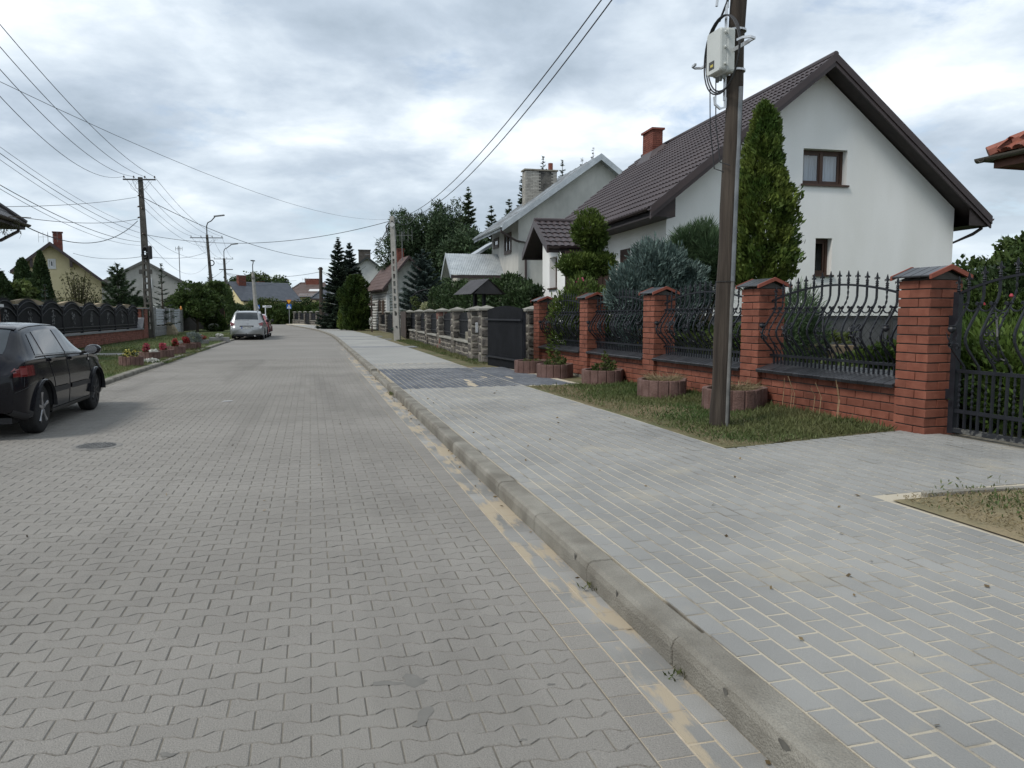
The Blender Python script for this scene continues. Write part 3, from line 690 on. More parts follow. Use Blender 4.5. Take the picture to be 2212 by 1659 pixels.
def stone_pillar(par, w_, h, pink=0):
    MB().box(-w_ + .012, -.012, .012, w_ - .012, -.1, h).build('mortar_core', SMORT, par)
    for face in range(2):
        z = 0.
        while z < h - .05:
            hh = min(random.uniform(.17, .3), h - z); 
            if h - z - hh < .1: hh = h - z
            m = PINK if pink and random.random() < .5 else STONE
            parts = [(.5, 1.)] if random.random() < .55 else [(.3, .6), (.8, .4)]
            for c, fr in parts:
                me = stone_mesh(w_ * fr - .02, hh - .018, .09, m)
                if face == 0: link('stone', me, par, (-w_ * c, .03, z + hh / 2))
                else: link('stone', me, par, (-.03, w_ * c, z + hh / 2), (0, 0, math.pi / 2))
            z += hh
    o = .06
    b = MB(); b.box(-w_ - o, o, -o, w_ + o, h, h + .05)
    b.add([(-w_ - o, -o, h + .052), (o, -o, h + .052), (o, w_ + o, h + .052), (-w_ - o, w_ + o, h + .052), (-w_ / 2, w_ / 2, h + .14)], [(0, 1, 4), (1, 2, 4), (2, 3, 4), (3, 0, 4), (3, 2, 1, 0)])
    b.build('cap', CAPC, par)
def slat_panel(par, x0, x1, z0, z1, arch, y, step=.062, m=None, rails=(.18, .8)):
    n = max(3, int((x1 - x0) / step)); w_ = (x1 - x0) / n; mesh = {}
    for k in range(n):
        x = x0 + (k + .5) * w_; zt = z1 + arch * (1 - ((x - (x0 + x1) / 2) / ((x1 - x0) / 2)) ** 2)
        link('slat', MB().box(-w_ * .40, w_ * .40, -.008, .008, z0, zt).mesh('slat', m or SLATB), par, (x, y, 0))
    for r in rails:
        z = z0 + (z1 - z0) * r; MB().box(x0, x1, y - .035, y - .009, z - .018, z + .018).build('rail', m or IRONP, par)
cols = [877, 897, 918, 943.5, 974, 1012]
ts = [on_line(c) for c in cols]
SW = .40; SH = 1.45
lab = ['field stone pillar at the far end of the black slat fence', 'second field stone pillar from the far end of the slat fence', 'field stone pillar below the pale variegated shrub', 'field stone pillar with pinkish stones in the middle of the slat fence', 'field stone pillar between the last two slat bays before the gate', 'thick field stone pillar paired with the gate post, on its far side']
for i, (tt, l) in enumerate(zip(ts, lab)):
    p = SB0 - SUf * (tt - SW); p.z = .08
    t = thing('stone_pillar', l, 'pillar', p, SRZ, 'field stone pillars of the slat fence'); stone_pillar(t, SW if i < 5 else .5, SH, pink=(i == 3))
for i in range(5):
    a, c = ts[i + 1] + .0, ts[i]; Lb = a - c; Lb = abs(Lb) - SW - .02; p = SB0 - SUf * (ts[i] - SW - .0); p.z = .08
    p = SB0 - SUf * (max(ts[i], ts[i + 1]) - SW); p.z = .08
    t = thing('stone_wall', 'low field stone wall under the %s black slat bay counted from the gate' % ['fifth', 'fourth', 'third', 'second', 'first'][i], 'wall', p, SRZ, 'low stone walls of the slat fence')
    x0, x1 = .0, Lb + .0
    MB().box(x0, x1, .10, .36, -.2, .48).build('mortar_core', SMORT, t)
    x = x0; k = 0
    for zrow in (0, .16, .32):
        x = x0
        while x < x1 - .03:
            wd = min(random.uniform(.16, .36), x1 - x)
            link('stone', stone_mesh(wd - .018, .15, .08), t, (x + wd / 2, .12, zrow + .08 + random.uniform(-.01, .01)), (0, random.uniform(-.15, .15), 0)); x += wd
    n = 2
    for k in range(n): link('coping', MB().bbox(x0 + Lb * k / n + .004, x0 + Lb * (k + 1) / n - .004, .03, .42, .48, .54, .012).mesh('coping', CAPC), t)
    t2 = thing('slat_fence', 'black vertical slat panel with arched top in the %s bay counted from the gate' % ['fifth', 'fourth', 'third', 'second', 'first'][i], 'fence panel', p, SRZ, 'arched black slat panels')
    slat_panel(t2, x0, x1, .58, 1.3, .12, .24)
# gate posts and black gate between stone and brick fences
tg = on_line(1033); p = SB0 - SUf * (tg - SW); p.z = .08
t = thing('stone_pillar', 'rough field stone gate post left of the black slat gate, small bell box on it', 'pillar', p, SRZ, 'field stone pillars of the slat fence'); stone_pillar(t, SW, SH)
MB().bbox(-.30, -.22, -.09, -.03, .85, 1.12, .01).build('bell_box', mat('aluminium', (.5, .51, .52), rough=.4, metal=.4), t)
g0 = at(1053, 789, .09); g1 = at(1128, 806, .06); g0.z = g1.z = .07
gu = (g1 - g0); GLn = gu.length; ga = math.atan2(gu.y, gu.x)
t = thing('slat_gate', 'black vertical slat gate with low arched top between stone and brick fences', 'gate', g0, ga)
n = int(GLn / .075)
for k in range(n):
    x = (k + .5) * GLn / n; zt = 1.47 + .09 * math.sin(math.pi * x / GLn)
    link('slat', MB().tube([(0, 0, .03), (0, 0, zt)], .024, 6).mesh('slat', SLATB), t, (x, .02, 0))
for z in (.27, 1.22): MB().box(0, GLn, -.045, .008, z - .02, z + .02).build('rail', IRONP, t)
for x in (.0, GLn / 2, GLn): MB().box(x - .03, x + .03, .031, .08, .02, 1.4).build('frame_post', IRONP, t)
p = fpt(PS[4] + PW + .50, .02, .08)
t = thing('stone_pillar', 'slim field stone post touching the farthest brick pillar', 'pillar', p, FRZ, 'field stone pillars of the slat fence'); stone_pillar(t, .36, 1.42)
# farther stretches of stone fence, across the cottage and beyond
def stone_run(px0, py0, px1, py1, n, H, label, z=.1, gatebays=(), darkpanel=True):
    a = at(px0, py0, z); c = at(px1, py1, z); u = a - c; L_ = u.length; rz = math.atan2(u.y, u.x)
    t = thing('stone_fence', label, 'fence', c, rz)
    step = L_ / n; w_ = .36
    for k in range(n + 1):
        x = k * step
        b = MB().box(x - w_ / 2 + .01, x + w_ / 2 - .01, .01, w_ - .01, -.2, H); pl = b.build('pillar', SMORT, t)
        zz = 0
        while zz < H - .05:
            hh = random.uniform(.2, .32); hh = min(hh, H - zz)
            link('stone', stone_mesh(w_ - .02, hh - .02, .07), pl, (x, .02, zz + hh / 2)); link('stone', stone_mesh(w_ - .02, hh - .02, .07), pl, (x + w_ / 2 - .02, w_ / 2, zz + hh / 2), (0, 0, math.pi / 2)); zz += hh
        link('cap', MB().add([(-.25, -.25, 0), (.25, -.25, 0), (.25, .25, 0), (-.25, .25, 0), (-.25, -.25, .05), (.25, -.25, .05), (.25, .25, .05), (-.25, .25, .05), (0, 0, .13)], [(3, 2, 1, 0), (0, 1, 5, 4), (1, 2, 6, 5), (2, 3, 7, 6), (3, 0, 4, 7), (4, 5, 8), (5, 6, 8), (6, 7, 8), (7, 4, 8)]).mesh('cap', CAPC), pl, (x, w_ / 2, H))
    for k in range(n):
        x0, x1 = k * step + w_ / 2, (k + 1) * step - w_ / 2
        if k in gatebays:
            slat_panel(t, x0, x1, .05, H - .25, .15, .15, step=.11); continue
        wl = MB().box(x0, x1, .10, .32, -.2, .46).build('low_wall', SMORT, t)
        for zrow in (0, .22):
            x = x0
            while x < x1 - .05:
                wd = min(random.uniform(.22, .42), x1 - x); link('stone', stone_mesh(wd - .02, .2, .06), wl, (x + wd / 2, .11, zrow + .11)); x += wd
        MB().box(x0, x1, .02, .4, .46, .53).build('coping', CAPC, t)
        slat_panel(t, x0, x1, .58, H - .22, .1, .2, step=.11)
stone_run(849, 722, 797, 709, 4, 1.45, 'field stone fence in front of the white log cottage', gatebays=(3,))
stone_run(746, 704.5, 624, 698, 9, 1.6, 'long field stone fence with dark bays near the junction', z=.12, gatebays=(3,))
DKBR = mat('brown_board', (.045, .032, .027), (.06, .042, .034), scale=2, rough=.7, isl=.2)
a = at(795, 708, .1); c = at(764, 702.5, .1); u = a - c
t = thing('board_gate', 'brown board gate beside the white log cottage', 'gate', c, math.atan2(u.y, u.x)); n = 14
bm_ = MB().box(-u.length / n / 2 + .008, u.length / n / 2 - .008, -.012, .012, .05, 1.62).mesh('board', DKBR)
for k in range(n): link('board', bm_, t, ((k + .5) * u.length / n, 0, 0))
MB().box(0, u.length, .013, .05, .4, .5).box(0, u.length, .013, .05, 1.2, 1.3).build('rail', DKBR, t)
a = at(877, 732, .1); c = at(866, 727, .1); u = a - c
t = thing('board_gate', 'narrow dark wicket behind the concrete utility pole', 'gate', c, math.atan2(u.y, u.x)); n = 10
bm_ = MB().box(-u.length / n / 2 + .006, u.length / n / 2 - .006, -.012, .012, .05, 1.5).mesh('board', DKBR)
for k in range(n): link('board', bm_, t, ((k + .5) * u.length / n, 0, 0))
MB().box(0, u.length, .013, .05, .4, .5).box(0, u.length, .013, .05, 1.2, 1.3).build('rail', DKBR, t)
# ------------------------------------------------------------------ left side: brick based fence with arched black panels, cream wall, grey slat fence, brown fence
LB0, LB1 = at(158.7, 755, .09), at(319, 731, .09)
lu = (LB1 - LB0).normalized(); LRZ = math.atan2(lu.y, lu.x)         # x away from camera, y to the left (behind the fence)
t_left = on_line(14, LB0, -lu) * 1.0
X0 = -7.2; LEN = (LB1 - LB0).length
LBRK = mat('scaled_brick', (.16, .052, .036), (.21, .078, .055), scale=8, rough=.8, isl=.45)
t = thing('brick_wall', 'low red brick wall with taller end pier under the black arched fence', 'wall', LB0, LRZ)
MB().box(X0, LEN, .02, .36, -.2, .52).build('mortar_core', MORT, t)
b = MB()
for c in range(6):
    x = X0 - (.12 if c % 2 else 0)
    while x < LEN - .02:
        b.bbox(max(x, X0) + .006, min(x + .24, LEN) - .006, -.03 + random.uniform(-.006, .006), .03, .02 + c * .085 + .006, .02 + (c + 1) * .085 - .004, .004); x += .24
b.build('brick_course', LBRK, t)['kind'] = 'stuff'
MB().box(X0, LEN - 1.3, -.08, .42, .525, .585).build('coping', mat('grey_slab', (.15, .155, .165), (.2, .2, .21), scale=3, rough=.5), t)
b = MB().box(LEN - 1.3, LEN, -.02, .5, -.1, 1.6); b.build('pier', MORT, t)
b = MB()
for c in range(19):
    x = LEN - 1.3 - (.12 if c % 2 else 0)
    while x < LEN - .02:
        zt = .085 * c
        if zt < .5 or x > LEN - 1.0 + .0: b.bbox(max(x, LEN - 1.3) + .006, min(x + .24, LEN) - .006, -.05, .0, .02 + zt, .02 + zt + .076, .004)
        x += .24
    for k in range(2): b.bbox(LEN - 1.36, LEN - 1.29, .02 + k * .24, .24 + k * .24, .02 + .085 * c, .096 + .085 * c, .004)
b.build('brick_face', LBRK, t)['kind'] = 'stuff'
MB().box(LEN - 1.4, LEN + .08, -.1, .58, 1.63, 1.69).build('pier_cap', mat('grey_slab', (.15, .15, .15)), t)
sl_ = MB()
for k in range(7): sl_.obox((LEN - 1.95 + k * .09, .12, .60 + k * .085), (.12, .5, .03), Matrix.Rotation(-.75, 3, 'Y'))
sl_.build('stepped_tiles', mat('grey_slab', (.15, .15, .15)), t)
t = thing('brick_pillar', 'squat brick pillar with a white cap at the left edge, behind the black car', 'pillar', LB0 + lu * (X0 - .1), LRZ)
MB().box(-.75, -.1, -.1, .5, -.1, 1.52).build('mortar_core', MORT, t); b = MB()
for c in range(18):
    for k in range(3):
        b.bbox(-.76 + k * .22 - (.1 if c % 2 and k else 0), -.55 + k * .22 - (.1 if c % 2 and k < 2 else 0), -.13, -.08, .085 * c, .085 * c + .076, .004)
        b.bbox(-.11, -.08, -.1 + k * .2, .09 + k * .2, .085 * c, .085 * c + .076, .004); b.bbox(-.78, -.74, -.1 + k * .2, .09 + k * .2, .085 * c, .085 * c + .076, .004)
b.build('brick_face', LBRK, t)['kind'] = 'stuff'
MB().box(-.85, 0, -.2, .6, 1.54, 1.62).build('cap', mat('white_cap', (.6, .6, .6), rough=.6), t)
xs = [on_line(c, LB0, -lu) for c in (11, 44, 101, 206 * .67, 280 * .67 * 1.0)]
edge = [-7.2, -5.3, -3.0, -.6, 1.9, 4.6, 7.4, 10.1, LEN - 1.4]
t0 = thing('arched_iron_fence', 'black iron fence of eight arched panels with leafy medallions on a brick base', 'fence', LB0, LRZ)
CREST = mat('flower_medallion', (.09, .092, .096), (.15, .15, .155), scale=9, rough=.5)
for k in range(8):
    a, c = edge[k], edge[k + 1]; w_ = c - a - .16; xm = (a + c) / 2
    pn_ = MB().box(a + .0, a + .1, .12, .22, .1, 1.62).build('post', SLATB, t0)
    MB().box(a - .02, a + .12, .10, .24, 1.62, 1.65).build('post_cap', mat('grey_slab', (.15, .15, .15)), t0)
    arch = lambda x: 1.62 + .27 * (1 - ((x - xm) / (w_ / 2)) ** 2)
    b = MB()
    for off in (0, -.2):
        b.tube([(xm - w_ / 2 + w_ * q / 14, .13, arch(xm - w_ / 2 + w_ * q / 14) - .14 + off) for q in range(15)], .022, 4)
    b.box(xm - w_ / 2, xm + w_ / 2, .115, .145, .66, .70).box(xm - w_ / 2, xm + w_ / 2, .115, .145, .80, .84)
    fr = b.build('frame', IRONP, t0)
    b = MB(); n = int(w_ / .085)
    for q in range(n):
        x = xm - w_ / 2 + (q + .5) * w_ / n; b.box(x - .026, x + .026, .155, .17, .62, arch(x) - .06); b.add([(x - .02, .16, arch(x) - .06), (x + .02, .16, arch(x) - .06), (x, .16, arch(x) + .05)], [(0, 1, 2)])
    tag(b.build('bar', SLATB, t0), kind='stuff')
    b = MB()
    for q in range(34):
        a_ = random.uniform(0, 6.28); rr = random.uniform(0, 1) ** .6; x = xm + math.cos(a_) * .24 * rr; z = 1.17 + math.sin(a_) * .33 * rr
        s_ = random.uniform(.03, .055); q2 = random.uniform(0, 3.14)
        b.add([(x + s_ * math.cos(q2 + e) * (1 if i % 2 else .55), .10 + .02 * random.random(), z + s_ * math.sin(q2 + e) * (1 if i % 2 else .55)) for i, e in enumerate((0, 1.57, 3.14, 4.71))], [(0, 1, 2, 3)])
    b.build('medallion', CREST, t0)
t = thing('garden_wall', 'cream rendered wall with a wavy top behind the black arched fence', 'wall', LB0 + lu * -3 + Vector((-lu.y, lu.x, 0)) * .9, LRZ)
b = MB(); n = 80; Lw = LEN + 3.5
top = [1.72 + .16 * (0.5 - .5 * math.cos(2 * math.pi * (q / n * Lw + 1.1) / 5.1)) for q in range(n + 1)]
for y in (0, .18):
    b.v += [(Lw * q / n, y, -.1) for q in range(n + 1)] + [(Lw * q / n, y, top[q]) for q in range(n + 1)]
m = n + 1
for q in range(n):
    b.f += [(q, q + 1, m + q + 1, m + q), (2 * m + q + 1, 2 * m + q, 3 * m + q, 3 * m + q + 1), (m + q, m + q + 1, 3 * m + q + 1, 3 * m + q)]
b.f.append((0, m, 3 * m, 2 * m)); b.f.append((n, 2 * m + n, 3 * m + n, m + n))
b.build('render', mat('cream_render', (.27, .215, .14), (.36, .29, .19), scale=2.5, rough=.95, bump=.3), t)
MB().box(Lw - .3, Lw, -.85, -.01, -.1, 1.72).build('return_wall', mat('cream_render', (.3, .2, .1)), t)
# grey block fence with pale slats
GBLK = mat('split_block', (.15, .15, .15), (.22, .22, .215), scale=4, rough=.95, bump=.6, bscale=40, isl=.2)
GSL = mat('pale_slat', (.38, .40, .43), (.44, .46, .49), scale=2, rough=.5, isl=.06)
def gp(px, py): return at(px, py, .1)
a = gp(334, 727.5); c = gp(397, 717.0); u = (c - a); L_ = u.length; rz = math.atan2(u.y, u.x)
t = thing('slat_fence', 'grey block fence with pale horizontal slats left of the street', 'fence', a, rz)
def blocks(x0, x1, z0, z1, nx, nz, par):
    for k in range(nz):
        for i in range(nx):
            link('block', MB().bbox(x0 + (x1 - x0) * i / nx + .006, x0 + (x1 - x0) * (i + 1) / nx - .006, 0, .25, z0 + (z1 - z0) * k / nz + .005, z0 + (z1 - z0) * (k + 1) / nz - .005, .01).mesh('block', GBLK), par)
f_ = lambda q: L_ * q
blocks(f_(0), f_(.07), 0, 1.75, 1, 8, t); blocks(f_(.38), f_(.47), 0, 1.75, 1, 8, t); blocks(f_(.07), f_(.38), 0, .6, 3, 3, t); blocks(f_(.56), f_(.65), 0, 1.75, 1, 8, t); blocks(f_(.93), f_(1), 0, 1.75, 1, 8, t)
def slats(x0, x1, z0, z1, n):
    m_ = MB().bbox(x0 + .01, x1 - .01, .1, .14, 0, (z1 - z0) / n - .03, .006).mesh('slat', GSL)
    for k in range(n): link('slat', m_, t, (0, 0, z0 + k * (z1 - z0) / n))
slats(f_(.07), f_(.38), .68, 1.7, 6); slats(f_(.47), f_(.56), .08, 1.7, 9); slats(f_(.65), f_(.93), .08, 1.7, 10)
a = gp(398, 716.5); c = gp(447, 711); u = c - a; L_ = u.length
t = thing('board_fence', 'very dark brown board fence with gate on the left side', 'fence', a, math.atan2(u.y, u.x)); n = int(L_ / .17)
bm_ = MB().box(-.076, .076, 0, .02, .03, 1.55).mesh('board', mat('dark_brown_board', (.022, .017, .016), (.03, .023, .021), scale=3, rough=.7, isl=.2))
for k in range(n): link('board', bm_, t, (.09 + k * .17, 0, 0))
for x in (0, L_ * .36, L_): MB().box(x - .04, x + .04, .021, .1, 0, 1.6).build('post', IRONP, t)
MB().box(0, L_, .021, .05, .4, .47).box(0, L_, .021, .05, 1.2, 1.27).build('rail', IRONP, t)
# second fence in the garden behind the iron panels: steel frames with wire mesh
mf0, mf1 = far(1690, 700, 16.8), far(1960, 700, 15.6); mf0.z = .17
t = thing('mesh_fence', 'low dark wire mesh fence in the garden before the white house', 'fence', mf0, math.atan2(mf1.y - mf0.y, mf1.x - mf0.x))
WIRE = mat('dark_wire', (.03, .03, .03), rough=.5)
for k in range(3):
    x = k * 2.1
    MB().tube([(x + .05, 0, .1), (x + .05, 0, 1.18), (x + 2.0, 0, 1.18), (x + 2.0, 0, .1)], .022, 4).build('frame', WIRE, t); MB().box(x - .03, x + .03, -.03, .03, 0, 1.3).build('post', WIRE, t)
    b = MB(); n = 14
    for q in range(-n, n):
        for sg in (1, -1):
            xa = x + 1.0 + q * .14; z0, z1 = .12, 1.26; x2 = xa + sg * (z1 - z0) * .7
            lo_, hi_ = 0., 1.
            dx = x2 - xa
            if dx:
                t0_, t1_ = sorted(((x + .05 - xa) / dx, (x + 2.0 - xa) / dx)); lo_, hi_ = max(0, t0_), min(1, t1_)
            if hi_ > lo_: b.tube([(xa + dx * lo_, 0, z0 + (z1 - z0) * lo_), (xa + dx * hi_, 0, z0 + (z1 - z0) * hi_)], .0035, 3)
    tag(b.build('wire_mesh', WIRE, t), kind='stuff')
# ------------------------------------------------------------------ houses
class House:
    def __init__(s, name, label, org, rz, cat='house', group=None):
        s.o = Vector((org[0], org[1], 0)); s.rz = rz; s.t = thing(name, label, cat, s.o, rz, group)
        c, n = math.cos(rz), math.sin(rz); s.ex = Vector((c, n, 0)); s.ey = Vector((-n, c, 0))
    def hit(s, px, py, axis, val):        # local coordinates where a sight line meets a wall plane
        r = Vector(ray(px, py)); e = s.ex if axis == 'x' else s.ey; q = Vector((0, 0, EYE)) - s.o
        t = (val - q.dot(e)) / r.dot(e); p = q + r * t
        return p.dot(s.ex), p.dot(s.ey), p.z
WHITE = mat('white_render', (.75, .75, .72), (.82, .82, .80), scale=1.1, rough=.95, bump=.25, bscale=150, fine=.05, fscale=90, stretch=(1, 1, .3))
GREYR = mat('grey_render', (.38, .375, .35), (.52, .51, .475), scale=.8, rough=.95, bump=.3, bscale=50, fine=.12, fscale=6, stretch=(1, 1, .5))
PLINTH = mat('plinth', (.085, .088, .095), (.11, .112, .118), scale=3, rough=.9, bump=.3)
RTILE = mat('brown_tile_sheet', (.050, .038, .040), (.066, .051, .052), scale=.8, rough=.5, spec=.45, fine=.06, fscale=9)
BROWN = mat('brown_trim', (.036, .024, .024), (.05, .034, .033), scale=2, rough=.45, spec=.45)
SOFF = mat('brown_soffit', (.03, .022, .022), (.04, .03, .028), scale=4, rough=.6)
WOODF = mat('brown_window_wood', (.05, .026, .018), (.075, .04, .026), scale=6, rough=.45, stretch=(1, 1, .2))
CURT = mat('net_curtain', (.55, .57, .6), (.75, .77, .8), scale=22, rough=1, stretch=(1, 1, .05), lo=.3, hi=.7)
DARKIN = mat('dark_interior', (.05, .05, .05), (.06, .06, .06), rough=1)
RBRICK = mat('chimney_brick', (.14, .043, .030), (.19, .066, .046), scale=5, rough=.85, isl=.35, bump=.3)
def wall_holes(b, fn, x0, x1, z0, top, holes, depth):
    """fn(a, d, z) -> local point; holes (a0,a1,z0,z1); reveal of the given depth"""
    xs = sorted({x0, x1, *[h[0] for h in holes], *[h[1] for h in holes], *([0.] if x0 < 0 < x1 else [])})
    for a, c in zip(xs, xs[1:]):
        m = (a + c) / 2; hs = sorted([h for h in holes if h[0] < m < h[1]], key=lambda h: h[2]); z = z0
        for h in hs:
            b.quad(fn(a, 0, z), fn(c, 0, z), fn(c, 0, h[2]), fn(a, 0, h[2])); z = h[3]
        b.quad(fn(a, 0, z), fn(c, 0, z), fn(c, 0, top(c)), fn(a, 0, top(a)))
    for a, c, za, zb in holes:
        b.quad(fn(a, 0, za), fn(a, 0, zb), fn(a, depth, zb), fn(a, depth, za)); b.quad(fn(c, 0, za), fn(c, depth, za), fn(c, depth, zb), fn(c, 0, zb))
        b.quad(fn(a, 0, zb), fn(c, 0, zb), fn(c, depth, zb), fn(a, depth, zb)); b.quad(fn(a, 0, za), fn(a, depth, za), fn(c, depth, za), fn(c, 0, za))
def fbox(b, fn, a0, a1, d0, d1, z0, z1):
    p = [fn(a, d, z) for z in (z0, z1) for a, d in ((a0, d0), (a1, d0), (a1, d1), (a0, d1))]
    b.add(p, [(3, 2, 1, 0), (4, 5, 6, 7), (0, 1, 5, 4), (1, 2, 6, 5), (2, 3, 7, 6), (3, 0, 4, 7)])
def window(par, fn, a0, a1, z0, z1, d, m, sashes=2, fw=.06, sill=True, curtain=True, clear=True, sillm=None, over=.05):
    b = MB(); fbox(b, fn, a0, a1, d, d + .07, z0, z0 + fw); fbox(b, fn, a0, a1, d, d + .07, z1 - fw, z1)
    fbox(b, fn, a0, a0 + fw, d, d + .07, z0 + fw, z1 - fw); fbox(b, fn, a1 - fw, a1, d, d + .07, z0 + fw, z1 - fw)
    w_ = (a1 - a0 - 2 * fw) / sashes
    for k in range(1, sashes): fbox(b, fn, a0 + fw + w_ * k - fw * .55, a0 + fw + w_ * k + fw * .55, d - .01, d + .07, z0 + fw, z1 - fw)
    for k in range(sashes):
        s0, s1 = a0 + fw + w_ * k + .02, a0 + fw + w_ * (k + 1) - .02; g = fw * .7
        fbox(b, fn, s0, s1, d + .012, d + .06, z0 + fw, z0 + fw + g); fbox(b, fn, s0, s1, d + .012, d + .06, z1 - fw - g, z1 - fw)
        fbox(b, fn, s0, s0 + g, d + .012, d + .06, z0 + fw + g, z1 - fw - g); fbox(b, fn, s1 - g, s1, d + .012, d + .06, z0 + fw + g, z1 - fw - g)
    w = b.build('window', m, par)
    MB().quad(fn(a0 + fw, d + .04, z0 + fw), fn(a1 - fw, d + .04, z0 + fw), fn(a1 - fw, d + .04, z1 - fw), fn(a0 + fw, d + .04, z1 - fw)).build('pane', CLEAR if clear else PANE, w)
    if clear:
        b = MB(); e = .9
        b.quad(fn(a0, d + e, z0), fn(a1, d + e, z0), fn(a1, d + e, z1), fn(a0, d + e, z1)); b.quad(fn(a0, d + .08, z0), fn(a0, d + e, z0), fn(a0, d + e, z1), fn(a0, d + .08, z1)); b.quad(fn(a1, d + .08, z0), fn(a1, d + e, z0), fn(a1, d + e, z1), fn(a1, d + .08, z1))
        b.quad(fn(a0, d + .08, z0), fn(a1, d + .08, z0), fn(a1, d + e, z0), fn(a0, d + e, z0)); b.quad(fn(a0, d + .08, z1), fn(a1, d + .08, z1), fn(a1, d + e, z1), fn(a0, d + e, z1)); b.build('room', DARKIN, w)
        if curtain:
            b = MB(); n = 60; v = []
            for q in range(n + 1):
                a = a0 + .02 + (a1 - a0 - .04) * q / n; dd = d + .2 + .025 * math.sin(q * 1.25) + .01 * math.sin(q * 2.9)
                cut = z0
                v += [fn(a, dd, z0), fn(a, dd, z1)]
            b.add(v, [(2 * q, 2 * q + 2, 2 * q + 3, 2 * q + 1) for q in range(n) if not (36 < q < 46 and curtain == 'gap')]); b.build('curtain', CURT, w)
    if sill:
        b = MB(); fbox(b, fn, a0 - over, a1 + over, -.06, d - .002, z0 - .05, z0 - .004); b.build('sill', sillm or m, w)
    return w
def tile_sheet(b, p0, A, B, step=.35, wave=.186, amp=.018, drop=.022, seg=8):
    """stepped and waved metal tile: p0 eave start, A along the eave, B up the slope (vectors of full length)"""
    p0, A, B = Vector(p0), Vector(A), Vector(B); N = A.cross(B).normalized()
    if N.z < 0: N = -N
    nu = int(A.length / wave * seg); rows = max(1, int(round(B.length / step))); base = len(b.v); k = 0
    prof = [amp * (math.sin(2 * math.pi * i / seg) * .75 + .25 * math.sin(4 * math.pi * i / seg + .6)) for i in range(nu + 1)]
    for r in range(rows):
        for t, h in ((r / rows, drop), ((r + 1) / rows, 0.)):
            for i in range(nu + 1):
                # the lower edge of every row is scalloped
                tt = t - (.012 / B.length * (1 + prof[i] / amp) if h else 0)
                b.v.append(tuple(p0 + A * (i / nu) + B * tt + N * (h + prof[i] + amp)))
    W = nu + 1
    for r in range(rows * 2 - 1):
        o = base + r * W; b.f += [(o + i, o + i + 1, o + W + i + 1, o + W + i) for i in range(nu)]
    # front lip at the eave
    o = len(b.v); b.v += [tuple(p0 + A * (i / nu) - N * .01) for i in range(W)]; b.f += [(o + i, o + i + 1, base + i + 1, base + i) for i in range(nu)]
def chimney(par, x0, x1, y0, y1, z0, z1, m, ch=.075, bl=.25, cap=.06, name='chimney', capm=None):
    c = MB().box(x0 + .012, x1 - .012, y0 + .012, y1 - .012, z0, z1).build(name, MORT, par)
    b = MB(); n = int((z1 - z0) / ch)
    for k in range(n):
        z = z0 + k * ch; off = (bl / 2 if k % 2 else 0)
        for (a0, a1, f) in ((x0, x1, 'y0'), (y0, y1, 'x0'), (x0, x1, 'y1'), (y0, y1, 'x1')):
            a = a0 - off
            while a < a1 - .02:
                s, e = max(a, a0) + .005, min(a + bl, a1) - .005; a += bl
                if e - s < .02: continue
                if f == 'y0': b.box(s, e, y0 - .004, y0 + .03, z + .005, z + ch - .005)
                elif f == 'y1': b.box(s, e, y1 - .03, y1 + .004, z + .005, z + ch - .005)
                elif f == 'x0': b.box(x0 - .004, x0 + .03, s, e, z + .005, z + ch - .005)
                else: b.box(x1 - .03, x1 + .004, s, e, z + .005, z + ch - .005)
    tag(b.build('brick', m, c), kind='stuff')
    MB().box(x0 - cap, x1 + cap, y0 - cap, y1 + cap, z1, z1 + .07).build('cap', capm or m, c)
    return c
def gutter(b, p, q, r=.065):
    p, q = Vector(p), Vector(q); t = (q - p).normalized(); s = Vector((t.y, -t.x, 0)); n = 8; o = len(b.v)
    for rr in (r, r - .008):
        for e in (p, q):
            for k in range(n + 1):
                a = math.pi + math.pi * k / n; b.v.append(tuple(e + s * rr * math.cos(a) + Vector((0, 0, rr * math.sin(a)))))
    m = n + 1
    for k in range(n):
        b.f += [(o + k, o + k + 1, o + m + k + 1, o + m + k), (o + 2 * m + k + 1, o + 2 * m + k, o + 3 * m + k, o + 3 * m + k + 1), (o + k, o + 2 * m + k, o + 2 * m + k + 1, o + k + 1), (o + m + k + 1, o + 3 * m + k + 1, o + 3 * m + k, o + m + k)]
# --- the white house
hd = Vector((-.214, .977)); HRZ = math.atan2(.977, -.214) - math.pi / 2
ap = far(1805, 121, 19.5)
W = House('white_house', 'white rendered house with dark brown tile roof behind the brick fence', ap, HRZ)
ht = W.t; HW, EZ, RZ_, LEN_ = 4.75, 3.93, ap.z, 12.5; sl_ = (RZ_ - EZ) / HW; WW = 4.12; GY = .55
top = lambda x: RZ_ - .20 - sl_ * abs(x)
gfn = lambda a, d, z: (a, GY + d, z)
def span(f, *pts): return [f(*p) for p in pts]
u0, u1 = W.hit(1736, 320, 'y', GY), W.hit(1828, 404, 'y', GY); l0, l1 = W.hit(1762, 514, 'y', GY), W.hit(1795, 597, 'y', GY)
h1 = (u0[0], u1[0], u1[2], u0[2]); h2 = (l0[0], l1[0], l1[2], l0[2]); PZ = W.hit(1850, 682, 'y', GY)[2]
b = MB(); wall_holes(b, gfn, -WW, WW, PZ, top, [h1, h2], .26)
ffn = lambda a, d, z: (-WW + d, a, z)
fw0, fw1 = W.hit(1382, 534, 'x', -WW), W.hit(1420, 575, 'x', -WW); FH = (fw1[1], fw0[1], 1.9, fw0[2] + .05)
wall_holes(b, ffn, GY, LEN_ - .4, PZ, lambda a: top(WW), [FH], .26)
b.quad((WW, GY, PZ), (WW, LEN_ - .4, PZ), (WW, LEN_ - .4, top(WW)), (WW, GY, top(WW)))
